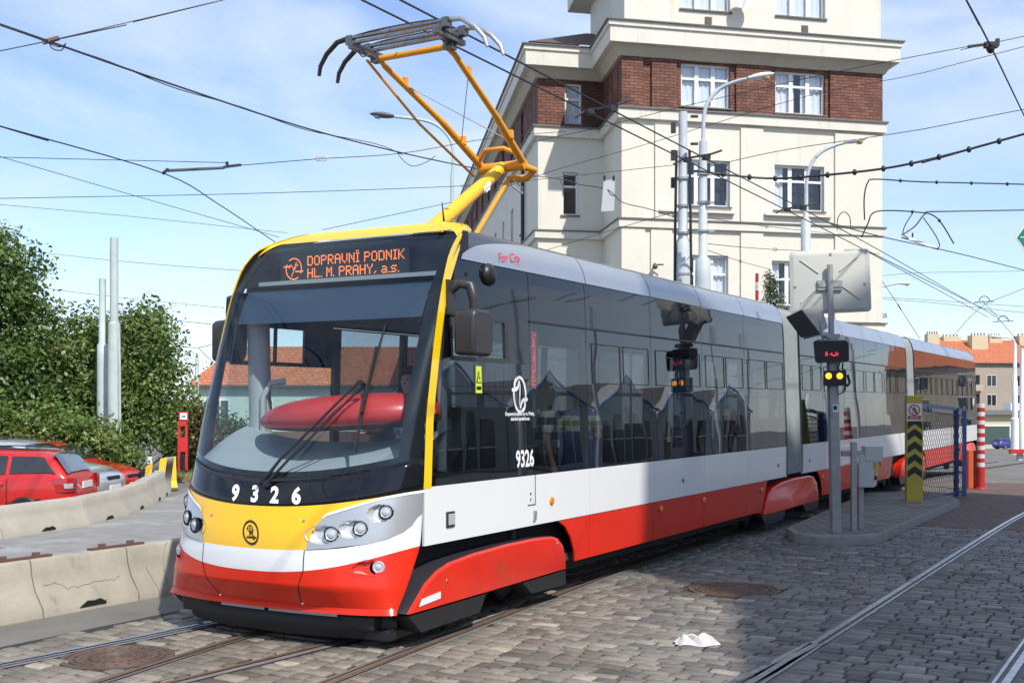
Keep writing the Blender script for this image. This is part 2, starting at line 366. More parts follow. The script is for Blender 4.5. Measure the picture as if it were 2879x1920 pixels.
# rails
m_rail=mat('polished rail steel',(.42,.43,.45),.28,.9,noise=(6,.2),rnoise=(8,.2,.4))
m_rust=mat('rusty rail steel',(.20,.13,.085),.6,.5,noise=(8,.3))
m_groove=mat('rail groove',(.012,.011,.010),.8)
def smoothpath(tab,n):
    s0,s1=tab[0][0],tab[-1][0]; S_=[a for a,_ in tab]; P_=[b for _,b in tab]; 
    ss=np.linspace(s0,s1,n); ps=np.interp(ss,S_,P_); k=max(3,n//12)|1
    for _ in range(3):
        pad=np.concatenate([[2*ps[0]-x for x in ps[k//2:0:-1]],ps,[2*ps[-1]-x for x in ps[-2:-k//2-1:-1]]]); ps2=np.convolve(pad,np.ones(k)/k,'valid')
        if len(ps2)==len(ps): ps=ps2
    return list(zip(ss,ps))
def rail(tab,gauge_side,rust):
    path=smoothpath(tab,72); b=MB()
    bands=[(-.055*gauge_side,-.0,.000,0),(0,.036*gauge_side,-.018,1),(.036*gauge_side,.062*gauge_side,-.001,0)]
    for (a,c,z,mi) in bands:
        b.grid(lambda u,v:(lambda st: sp(st[0],st[1]+a+(c-a)*v,z+.004))(path[int(round(u*(len(path)-1)))]),len(path)-1,1,mi)
    o=b.build('tram_rail',[m_rust if rust else m_rail,m_groove],kind='structure',recalc=True)
    for p in o.data.polygons:
        pass
    return o
for k,t in RAILS.items():
    gs=1 if ('outer' in k or 'near' in k or 'blade' in k) else -1
    rail(t,gs,'branch' in k or k=='tram track inner')
# smooth mortar beds beside the rails
m_mortar=mat('grey mortar strip',(.16,.155,.15),.85,noise=(6,.25),bump=(60,.004))
for k,t in RAILS.items():
    b=MB(); path=smoothpath(t,60)
    b.grid(lambda u,v:(lambda st: sp(st[0],st[1]+(v-.5)*.2,-.006))(path[int(round(u*59))]),59,2)
    b.build('rail_bed',m_mortar,kind='structure')
# kerbed island
m_kerb=mat('kerb concrete',(.24,.235,.22),.85,noise=(5,.2),bump=(60,.003))
m_isl=brickmat('island grey pavers',(.22,.205,.18),(.18,.17,.15),(.07,.065,.055),.2,.165,(0,0,R(-28)),.004)
b=MB(); n=len(ISL)
cx_=sum(p[0] for p in ISL)/n; cy_=sum(p[1] for p in ISL)/n
def inset(p,d): v=Vector((p[0]-cx_,p[1]-cy_)); l=v.length; v*=(l-d)/l; return (v.x+cx_,v.y+cy_)
ring0=[(*p,-.03) for p in ISL]; ring1=[(*inset(p,.02),.10) for p in ISL]; ring2=[(*inset(p,.05),.125) for p in ISL]; ring3=[(*inset(p,.2),.125) for p in ISL]
vs=ring0+ring1+ring2+ring3; fs=[]
for k in range(3):
    for i in range(n): fs.append((k*n+i,k*n+(i+1)%n,(k+1)*n+(i+1)%n,(k+1)*n+i))
b.add(vs,fs,0); b.add([(p[0],p[1],.121) for p in [inset(q,.18) for q in ISL]],[tuple(range(n))],1)
b.build('traffic_island',[m_kerb,m_isl],kind='structure',smooth=40)
# white worn paint flecks / straw on setts
# manhole covers
m_iron=mat('rusty cast iron',(.13,.085,.06),.65,.4,noise=(9,.3),bump=(50,.003))
for i,(x,y,r) in enumerate(MANH):
    b=MB(); prof=[(r+.05,-.02),(r+.05,.003),(r+.005,.004),(r,-.006),(r-.02,-.006),(r-.025,.006)]
    k=r-.05
    while k>.06: prof+=[(k,.006),(k-.006,-.002),(k-.022,-.002),(k-.028,.006)]; k-=.055
    b.disc((x,y,0),(0,0,1),prof,40)
    for t in range(40):
        a=t*.157; b.box((x+math.cos(a)*(r-.07-.11*(t%2)),y+math.sin(a)*(r-.07-.11*(t%2)),.006),(.03,.022,.008),a)
    o=b.build('manhole_cover',m_iron,smooth=30)
    tag(o,['round rusty manhole cover with rings in the open cobbles beside the second tram track','round rusty manhole cover between the rails in front of the tram nose'][i],'manhole cover','manhole covers in the paving')
# crumpled paper
b=MB(); c=pz(1600,1478,.0); vs=[]
def crump(u,v):
    x=(u-.5)*.34;y=(v-.5)*.2; h=.035+.03*math.sin(u*9+v*4)+.03*math.sin(v*11-u*5)
    e=min(u,1-u,v,1-v); return Vector((c.x+x+.02*math.sin(v*13),c.y+y+.03*math.sin(u*8),.008+h*sm(e*6)))
b.grid(crump,14,9); m_paper=mat('crumpled paper',(.55,.53,.52),.8,noise=(9,.1,(.6,.3,.28),5,.6))
o=b.build('paper_litter',m_paper,recalc=False); tag(o,'crumpled white paper litter lying on the cobbles','litter')
md=o.modifiers.new('solid','SOLIDIFY'); md.thickness=.004
# ================================================================ tram
HWD=1.25
P0=TD*D0+TN*NC
tram=thing('tram','long black, white and red low-floor tram with yellow front frame and raised yellow pantograph','tram',(P0.x,P0.y,0),math.atan2(TD.y,TD.x))
def T(x,y,z): return Vector((x,-y,z))
m_tred=mat('tram red lacquer',(.72,.026,.008),.3,coat=.25,spec=.3,noise=(2.5,.07,(.50,.045,.02),1.1,.60),bump=(1.2,.006,1))
m_twhite=mat('tram white lacquer',(.80,.81,.81),.25,coat=.5,bump=(1.0,.006,1))
m_tyel=mat('tram yellow lacquer',(.90,.50,.004),.25,coat=.5)
m_tyel2=mat('bright yellow lacquer',(.93,.60,.006),.25,coat=.5)
m_tblk=mat('tram black gloss',(.005,.005,.007),.03,coat=.1,spec=.5,bump=(1.2,.002,1))
m_tsil=mat('tram silver lacquer',(.42,.44,.47),.32,.55,coat=.3,noise=(2,.05))
m_tsil2=mat('headlight silver',(.48,.49,.50),.33,.5,coat=.3)
m_roofg=mat('tram roof grey',(.20,.21,.23),.5,.2)
m_rooft=mat('tram cab roof dark',(.02,.023,.032),.15,coat=.4)
m_gap=mat('panel gap',(.006,.006,.006),.9)
g_side=glass('tinted side glass',(.56,.60,.64),1.62,(.9,.0035))
g_front=glass('windscreen glass',(.78,.85,.88),1.5)
g_cab=glass('cab window glass',(.86,.92,.92),1.5)
m_int=mat('tram interior light grey',(.42,.44,.44),.6)
m_intd=mat('tram interior dark',(.05,.055,.06),.6)
m_dash=mat('dashboard grey',(.34,.37,.38),.55,noise=(2,.06))
m_seat=mat('blue tram seat',(.02,.06,.22),.5)
m_pole=mat('tram handrail',(.45,.5,.5),.3,.3)
m_lamp=mat('clear lamp lens',(.62,.64,.66),.1,.35)
m_lens=glass('lamp glass',(.9,.92,.93),1.5)
m_chrome=mat('chrome',(.6,.6,.6),.15,1.)
m_amber=mat('amber lens',(.75,.22,.01),.25,coat=.5)
m_rubber2=mat('mirror plastic',(.035,.033,.034),.42,noise=(6,.1))
m_bell=mat('bellows grey',(.30,.32,.32),.6,noise=(7,.12))
Zt=[.30,.34,.495,.525,.70,.90,1.15,1.30,1.41,1.9,2.5,3.0,3.3,3.5,3.58,3.66]
X0t=[.17,.155,.025,.008,.0,.02,.11,.19,.26,.47,.78,1.07,1.30,1.49,1.61,1.80]
ZRt=[.30,.45,.82,.9,1.3,1.87,2.5,2.79,3.03,3.26,3.4,3.5,3.58,3.66]; XRt=[.37,.46,.68,.69,.725,.785,.93,1.01,1.09,1.19,1.31,1.43,1.58,1.80]
ZWt=[.30,.5,.9,1.35,3.1,3.25,3.38,3.47,3.54,3.60,3.635,3.66]; WWt=[HWD-.03,HWD-.005,HWD,HWD,HWD-.061,HWD-.075,HWD-.105,HWD-.15,HWD-.205,HWD-.28,HWD-.36,HWD-.47]
WFt=[.30,.5,.9,1.35,3.1,3.3,3.45,3.53,3.58,3.62,3.645,3.66]; WFv=[HWD-.03,HWD-.005,HWD,HWD,HWD-.055,HWD-.065,HWD-.08,HWD-.11,HWD-.16,HWD-.24,HWD-.34,HWD-.45]
def wf(z): return float(np.interp(z,WFt,WFv))
def smi(z,A,B):
    h=.06; return float(np.mean(np.interp([z-h,z-h/2,z,z+h/2,z+h],A,B)))
def wz(z): return float(np.interp(z,ZWt,WWt))
def front(u,z,off=0.):
    W_=smi(z,WFt,WFv) if z<3.2 else wf(z); x0=smi(z,Zt,X0t) if z>.66 else float(np.interp(z,Zt,X0t)); B=max(smi(z,ZRt,XRt)-x0,0); a=min(abs(u),1)
    g_=1-(1-a**2.4)**(1/1.9)
    p=Vector((x0+B*g_,u*W_,z))
    if off:
        du=front(min(1,u+.01),z)-front(max(-1,u-.01),z); dz=front(u,z+.01)-front(u,z-.01); n=du.cross(dz).normalized()
        if n.x>0: n=-n
        p=p+n*off
    return p
def Tv(p): return T(p.x,p.y,p.z)
def b1(u): return .62+.20*abs(u)**2.5
def b2(u): return .80+.06*u*u+.22*abs(u)**9
def b3(u): return 1.14+.135*abs(u)**2.2
def b4(u): return 1.365+.165*abs(u)**2.2
def patch(name,m,lo,hi,u0=-1,u1=1,nu=40,nv=8,off=0.,parent=tram,thick=0,smooth=70,holes=(),skip=None):
    b=MB(); s_=lambda t: math.copysign(abs(t)**.8,t) if abs(u0)==1 and u1==1 else t
    def fn(a,c):
        u=u0+(u1-u0)*a
        if u0==-1 and u1==1: u=math.sin(u*math.pi/2)
        z0,z1=lo(u),hi(u); return Tv(front(u,z0+(z1-z0)*c,off))
    b.grid(fn,nu,nv)
    if holes or skip:
        kf=[]
        for j in range(nv):
            for i in range(nu):
                uc=math.sin((-1+2*(i+.5)/nu)*math.pi/2); zc=lo(uc)+(hi(uc)-lo(uc))*(j+.5)/nv
                if not (skip and skip(uc,zc)) and not any(((uc-hu)/ru)**2+((zc-hz_)/rz_)**2<1 for hu,hz_,ru,rz_ in holes): kf.append(b.f[j*nu+i])
        b.f=kf; b.m=[0]*len(kf)
    o=b.build(name,m,parent,local=True,smooth=smooth,recalc=False)
    # outward normals
    me=o.data; 
    if sum(p.normal.x*p.area for p in me.polygons)>0: me.flip_normals()
    if thick:
        md=o.modifiers.new('solid','SOLIDIFY'); md.thickness=thick; md.offset=-1
    return o
def hl_top(a):  # a=|u|
    return float(np.interp(a,[.45,.47,.50,.55,.7,.85,1.0],[.825,.95,1.02,1.085,1.15,1.215,1.262]))
def hl_bot(a): return float(np.interp(a,[.45,.6,.81,.9,.96,.985,1.0],[.812,.83,.865,.90,.95,1.0,1.09]))
C=lambda c:(lambda u:c)
def crease(u): return .49+.03*abs(u)**2
bumper=patch('bumper',m_tred,C(.30),b1,nu=160,nv=30,holes=[(.828,.677,.078,.056),(-.828,.677,.078,.056)])
patch('white_band',m_twhite,b1,b2,nu=160,nv=16,skip=lambda u,z:abs(u)>.47 and z>hl_bot(abs(u))+.012)
bonnet=patch('bonnet',m_tyel,b2,b3,nu=160,nv=30,skip=lambda u,z:abs(u)>.47 and z<hl_top(abs(u))-.012)
fpanel=patch('front_panel',m_tblk,b3,b4,nu=48,nv=5,thick=.02)
# seam lines on the nose
for su in (-.43,.43):
    b=MB()
    b.grid(lambda a,c:(lambda z:Tv(front(su*(1 if z>.62 else .8+.2*(z-.3)/.32)*(1.02 if z>.62 else 1)+(c-.5)*.007,z,.002)))(.30+a*(b2(su)-.30)),24,1)
    b.build('panel_seam',m_gap,bumper,local=True)
b=MB(); b.grid(lambda a,c:Tv(front(math.sin((a*2-1)*1.57),b4(math.sin((a*2-1)*1.57))+(c-.5)*.014,.002)),48,1); b.build('panel_seam',m_gap,fpanel,local=True)
b=MB(); b.grid(lambda a,c:Tv(front(.71+(c-.5)*.012,b3(.71)+a*(b4(.71)-b3(.71)),.002)),6,1); b.build('panel_seam',m_gap,fpanel,local=True)
# lower lip, a ledge under the bumper
b=MB(); b.grid(lambda a,c:(lambda u:Tv(front(u,.30+.05*c,.022*(1-c)+.003)))(math.sin((a*2-1)*1.52)),48,3); b.build('bumper_lip',m_tred,tram,local=True,smooth=60)
# windscreen
ws=patch('windscreen',g_front,b4,C(3.54),nu=48,nv=30)
tf=patch('frame_top',m_tyel2,C(3.545),C(3.66),nu=40,nv=5)
m_frit=mat('black glass border',(.006,.006,.007),.3)
for u0,u1 in ((-1,-.93),(.90,1)):
    patch('glass_border',m_frit,b4,C(3.5),u0,u1,nu=4,nv=24,off=-.014)
b=MB(); b.grid(lambda a,c:(lambda u:Tv(front(u,b4(u)+.055*c,-.012)))(math.sin((a*2-1)*1.5)),40,2); b.build('glass_border',m_frit,tram,local=True)
# header box behind the glass and destination display (vertical inside the header)
b=MB(); b.box((1.565,0,3.29),(.03,2.30,.42)); hd=b.build('display_box',mat('display box dark',(.012,.014,.020),.5),tram,local=True)
b=MB(); b.grid(lambda a,c:(lambda u:(lambda p:T(p.x+.02+(1.56-p.x-.02)*c,p.y*.985,3.095))(front(u,3.10)))(-.99+1.98*a),20,2); b.build('display_shelf',MATS['display box dark'],tram,local=True)
for sgn in (1,-1):
    b=MB(); b.prism([(1.20,3.09),(1.58,3.09),(1.58,3.52),(1.50,3.52)],lambda x,z:T(x,sgn*1.145,z),lambda x,z:T(x,sgn*1.155,z)); b.build('display_box',MATS['display box dark'],tram,local=True)
b=MB(); b.box((1.50,.185,3.29),(.02,1.52,.25)); dd=b.build('destination_display',mat('display face',(.012,.018,.022),.45),tram,local=True)
def dpt(y,z,o=.0): return T(1.488-o,y,z)
b=MB(); PU=.0138; PZ_=.0132
def ledq(y,z,h=.42):
    b.add([dpt(y-PU*h,z-PZ_*h),dpt(y+PU*h,z-PZ_*h),dpt(y+PU*h,z+PZ_*h),dpt(y-PU*h,z+PZ_*h)],[(0,1,2,3)])
for txt,zb,k_ in (('DOPRAVNI PODNIK',3.312,1.),('HL. M. PRAHY, a.s.',3.195,.985)):
    pts,wd=ledtext(txt)
    for (i,j) in pts: ledq(-.60+i*PU*k_,zb+j*PZ_)
for q_ in (7.0,7.25): ledq(-.60+q_*6*PU,3.413)
for t in range(44):   # swirl emblem
    a=t/44*6.283
    if 15<t<19 or 37<t<41: continue
    ledq(-.775+.095*math.cos(a),3.285+.10*math.sin(a))
for t in range(9):
    ledq(-.83+t*.013,3.30+.022*math.sin(t*1.0)); ledq(-.80+t*.007,3.215+t*.016); ledq(-.895+t*.009,3.31); ledq(-.75+t*.011,3.258)
b.build('display_text',mat('orange leds',(.8,.16,.03),.5,emit=((1,.22,.05),1.3)),dd,local=True)
b=MB()
for k in range(24):
    z=3.17+k*.0104; b.add([dpt(-.93,z,-.001),dpt(.56,z,-.001),dpt(.56,z+.0024,-.001),dpt(-.93,z+.0024,-.001)],[(0,1,2,3)])
b.build('display_grid',mat('display grid',(.05,.075,.08),.5),dd,local=True)
b=MB(); b.grid(lambda a,c:(lambda u:Tv(front(u,3.10+.012*c,-.03)))(-.93+1.8*a),20,1); b.build('display_sill',m_chrome,tram,local=True)
# sun blind
patch('sun_blind',mat('translucent blind',(.04,.065,.105),.55),C(2.76),C(3.10),-.90,.86,nu=20,nv=6,off=-.07)
for sgn in (1,-1):
    b=MB(); b.grid(lambda a,c:(lambda u:(lambda lo:Tv(front(sgn*u,lo+(3.55-lo)*c,.004)))(3.545-.17*((u-.84)/.16)**2.2))(.84+.158*a),12,6); b.build('frame_corner',m_tyel2,tram,local=True,smooth=60)
# side strip of the yellow frame, wraps over the roof
def body(x,y_s,z): return T(x,y_s*wz(z),z)
def rim(z): return smi(z,ZRt,XRt)
for sgn in (1,-1):
    b=MB(); zs_=[1.285]+[1.35+.12*i for i in range(16)]+[3.25,3.32,3.38,3.43,3.48,3.52,3.56,3.59,3.62,3.64,3.66]
    n_=len(zs_)-1
    def fn(a,c):
        z=zs_[int(round(c*n_))]; wd=.17*sm((z-1.2)/.4)*.35+.11; wd=.115+.06*sm((z-2.9)/.5)+.12*sm((z-3.4)/.2)
        return T(rim(z)+a*wd,sgn*(wf(z)+(wz(z)-wf(z))*a*a+.002),z)
    b.grid(fn,2,n_); b.build('frame_side',m_tyel2,tram,local=True,smooth=50)
    b=MB(); b.grid(lambda a,c:(lambda q:T(q.x+(.01 if a<.1 else 0),-q.y-sgn*.012,q.z-(.012 if q.z>3.5 else 0)))(fn(a,c)),2,n_); b.build('frame_liner',m_frit,tram,local=True,smooth=50)
b=MB(); b.grid(lambda a,c:T(1.80+a*.28,(c*2-1)*(wf(3.66)),3.662-.03*a),2,10); b.build('frame_top',m_tyel2,tram,local=True,smooth=60)
# ---- numbers, emblem
def map_front(vs,uc,zc): 
    return [Tv(front(uc+(x-.32*y)/HWD,zc+y,.004)) for x,y in vs]
m_num=mat('white lettering',(.85,.85,.84),.5)
for ch,u in zip('9326',(-.225,-.045,.125,.30)):
    vs,fs=text2d(ch,.175,bold=.007); b=MB(); b.add(map_front(vs,u,1.225),fs); b.build('fleet_number',m_num,fpanel,local=True)
b=MB()
for k in range(32):
    a0,a1=k/32*6.2832,(k+1)/32*6.2832
    b.add(map_front([(r*math.cos(a),r*math.sin(a)*1.12) for r,a in ((.088,a0),(.088,a1),(.072,a1),(.072,a0))],0.005,.925),[(0,1,2,3)])
b.add(map_front([(-.05,-.045),(.05,-.045),(.055,-.03),(-.045,-.03)],.005,.925),[(0,1,2,3)])
b.add(map_front([(.02,-.06),(.06,-.038),(.02,-.016)],.005,.925),[(0,1,2)])
b.add(map_front([(-.045,.03),(-.015,.062),(.02,.055),(.032,.02),(.02,-.022),(-.02,-.022),(-.012,.0)],.005,.925),[tuple(range(7))])
emb=b.build('emblem',m_blackpaint,bonnet,local=True)
b=MB()
for k in range(3): 
    x=-.028+k*.017; b.add([Tv(front(.005+(x+dx)/HWD,.925+dy,.006)) for dx,dy in ((0,.012),(.005,.010),(.0,.05),(-.006,.046))],[(0,1,2,3)])
b.disc(Tv(front(.015,.905,.006)),(-1,0,0),[(.008,0),(.008,.001)],12)
b.build('emblem_cutout',m_tyel,bonnet,local=True)
# screws on the nose
b=MB()
for u,z in ((-.40,1.04),(.40,1.04),(-.36,.36),(.37,.36)): b.disc(Tv(front(u,z,.0)),(-1,0,.1),[(.014,0),(.012,.006),(.004,.007)],10)
b.build('screw',m_chrome,bumper,local=True)
# headlight panels
for sgn in (1,-1):
    b=MB(); NU,NV=110,36; b.grid(lambda a,c:(lambda t:Tv(front(sgn*t,hl_bot(t)+(hl_top(t)-hl_bot(t))*c,.006)))(.45+.55*a),NU,NV)
    kf=[]
    for j in range(NV):
        for i in range(NU):
            t=.45+.55*(i+.5)/NU; z_=hl_bot(t)+(hl_top(t)-hl_bot(t))*(j+.5)/NV; inn=False
            for u,z,kx in ((.60,.945,1.),(.765,.99,.8),(.885,1.115,.62)):
                if ((t-(u-.055*kx))/(.105*kx))**2+((z_-(z-.012))/.070)**2<1: inn=True
            if not inn: kf.append(b.f[j*NU+i])
    b.f=kf; b.m=[0]*len(kf)
    hp=b.build('headlight_panel',m_tsil2,tram,local=True,smooth=60)
    b=MB(); b.grid(lambda a,c:(lambda t:Tv(front(sgn*t,hl_top(t)-.006+.022*c,.012)))(.53+.47*a),24,2)
    b.build('headlight_trim',m_twhite,hp,local=True,smooth=60)
    for u,z,r in ((.60,.945,.062),(.765,.99,.062),(.885,1.115,.058)):
        # scooped recess towards the middle of the nose
        b=MB(); c0=front(sgn*u,z,.0)
        kx=1. if u<.7 else (.8 if u<.8 else .62)
        m2=lambda a,c:(Tv(front(sgn*min(.955,(u-.055*kx*(1-c)+ kx*(.115*(1-c)+.058*c)*math.cos(a*6.2832))),z-.012*(1-c)+(.078*(1-c)+.060*c)*math.sin(a*6.2832),.008-.05*min(1,c*1.6)**.7)))
        b.grid(m2,36,8); b.build('lamp_recess',mat('headlight recess silver',(.62,.63,.64),.3,.4),hp,local=True,smooth=70)
        n_=Vector((-.93,-sgn*.35*(1 if u>.7 else .6),.12)).normalized(); cc=Tv(front(sgn*u,z,-.022)); nn_=Vector((n_.x,-(sgn*.35),.1)).normalized()
        b=MB(); b.disc(cc,nn_,[(r,-.04),(r,.022),(r*.93,.027),(r*.89,.012)],28); hl=b.build('headlight',m_blackpaint,hp,local=True,smooth=40)
        b=MB(); b.disc(cc,nn_,[(r*.90,.008),(r*.80,.022),(r*.55,.012),(r*.48,.026),(r*.2,.032)],24); b.build('headlight_lens',m_lamp,hp,local=True,smooth=40)
    # fog lamp in the bumper
    u,z=.885,.685; cc=Tv(front(sgn*u,z,-.018)); nn_=Vector((-.9,-(sgn*.42),.0)).normalized()
    b=MB(); b.grid(lambda a,c:Tv(front(sgn*(u-.06*(1-c)+(.11*(1-c)+.045*c)*math.cos(a*6.2832)),z-.008*(1-c)+(.066*(1-c)+.055*c)*math.sin(a*6.2832),.004-.045*min(1,c*1.6)**.7)),36,8); b.build('lamp_recess',m_tred,bumper,local=True,smooth=70)
    b=MB(); b.disc(cc,nn_,[(.05,-.02),(.05,.012),(.044,.02),(.03,.016),(.015,.024)],20); b.build('fog_lamp',m_lamp,bumper,local=True,smooth=30)
# wipers
def fpt(u,z,o=.03): return Tv(front(u,z,o))
b=MB(); pv=fpt(-.0,1.31,.03); el=fpt(.56,2.15,.05); pv2=fpt(.04,1.31,.03); el2=fpt(.60,2.12,.05)
b.tube([pv,fpt(.1,1.5,.05),el],[.017,.013,.010],8); b.tube([pv2,fpt(.17,1.5,.05),el2],[.014,.011,.009],8)
b.tube([fpt(-.02,1.30,.03),fpt(.0,1.33,.04),fpt(.05,1.39,.045)],.022,8)
b.beam(el,el2,.05,.03); b.disc(fpt(.03,1.31,.0),(-1,0,.1),[(.038,0),(.034,.03),(.015,.04)],16)
wp=b.build('wiper',m_blackpaint,tram,local=True,smooth=40)
b=MB(); b.tube([fpt(.63,1.60,.014),fpt(.62,2.1,.016),fpt(.625,2.66,.014)],[.012,.02,.008],6); b.beam(fpt(.635,1.9,.03),fpt(.62,2.45,.035),.02,.03); b.build('wiper_blade',m_black,wp,local=True)
# ---- interior of cab
b=MB(); b.grid(lambda a,c:(lambda u:(lambda p:T(p.x+.03+c*(1.05-.35*abs(u)),p.y*(.96),b4(u)-.03+.30*math.sin(c*1.45)))(front(u,b4(u))))(-.97+1.94*a),30,10)
b.build('dashboard',m_dash,tram,local=True,smooth=60)
b=MB()   # red binnacle
def binn(a,c):
    th=a*2*math.pi; u=c*2-1; r=(1-abs(u)**2)**.62 if u<0 else (1-abs(u)**6)**.5
    if abs(u)>.999: r=0
    st=math.sin(th); return T(1.08-.28*(1-u*u)*.8+.36*r*math.cos(th),.19+u*.97,1.855+(.11 if st<0 else .20)*r*math.copysign(abs(st)**(.55 if st<0 else 1),st)+.05*u)
b.grid(binn,24,28); b.m=[1 if 14<=(k%24)<=21 else 0 for k in range(len(b.f))]; b.build('instrument_binnacle',[mat('red binnacle',(.62,.04,.035),.4,coat=.2),mat('binnacle underside shade',(.10,.05,.05),.6)],tram,local=True,smooth=80)  # dark lower faces paint in the shadow along the binnacle's bottom edge
b=MB(); b.box((1.3,.0,.95),(.8,1.9,.8)); b.build('console',m_intd,tram,local=True)
b=MB()
b.tube([T(1.25,1.08,1.4),T(1.3,1.08,3.05)],.045,8); b.build('cab_pillar',m_int,tram,local=True,smooth=50)
b=MB(); b.tube([T(1.35,-1.06,1.2),T(1.3,-1.06,3.0)],.11,10); b.build('cab_pillar',m_int,tram,local=True,smooth=50)
b=MB(); b.tube([T(1.25,-.95,1.2),T(1.25,-.95,2.05),T(1.3,-.9,2.18),T(1.4,-.8,2.2)],.03,8)
b.build('grab_handle',m_int,tram,local=True,smooth=50)
b=MB(); b.box((2.50,-.35,1.2),(.05,1.5,1.5)); b.build('cab_partition',m_intd,tram,local=True)
b=MB(); b.box((2.05,-.25,1.25),(.5,.55,.14)); b.box((2.28,-.25,1.7),(.14,.52,.9)); b.build('driver_seat',m_intd,tram,local=True,bevel=.05)
b=MB(); b.box((1.9,0,3.13),(1.2,2.1,.04)); b.build('cab_ceiling',m_int,tram,local=True)
b=MB(); b.box((1.5,0,.82),(1.6,2.3,.06)); b.build('cab_floor',m_intd,tram,local=True)
# ---- body sections
def plate(b,x0,x1,z0,z1,sgn,mi=0,th=.022,x0t=None,x1t=None,nz_=1,inset=0):
    x0t=x0 if x0t is None else x0t; x1t=x1 if x1t is None else x1t
    for k in range(nz_):
        a,c=k/nz_,(k+1)/nz_; za,zc=z0+(z1-z0)*a,z0+(z1-z0)*c
        P=[(x0+(x0t-x0)*a,za),(x1+(x1t-x1)*a,za),(x1+(x1t-x1)*c,zc),(x0+(x0t-x0)*c,zc)]
        b.prism(P,lambda x,z:T(x,sgn*(wz(z)-inset),z),lambda x,z:T(x,sgn*(wz(z)-inset-th),z),mi)
def poly_plate(name,poly,sgn,m,parent=tram,off=0,th=.02,local=True):
    b=MB(); b.prism(poly,lambda x,z:T(x,sgn*(wz(z)+off),z),lambda x,z:T(x,sgn*(wz(z)+off-th),z)); return b.build(name,m,parent,local=True)
SEC=[(.74,11.06),(11.95,20.86),(21.80,31.75)]
JO=[[2.62,3.86,5.62,7.33,9.08],[13.35,14.9,16.6,18.3,19.7],[23.2,24.7,26.4,28.1,29.9]]
G_=.005
def archf(x): return [(x,.81),(x-.03,.80),(x+.13,.70),(x+.22,.60),(x+.30,.47),(x+.33,.355)]
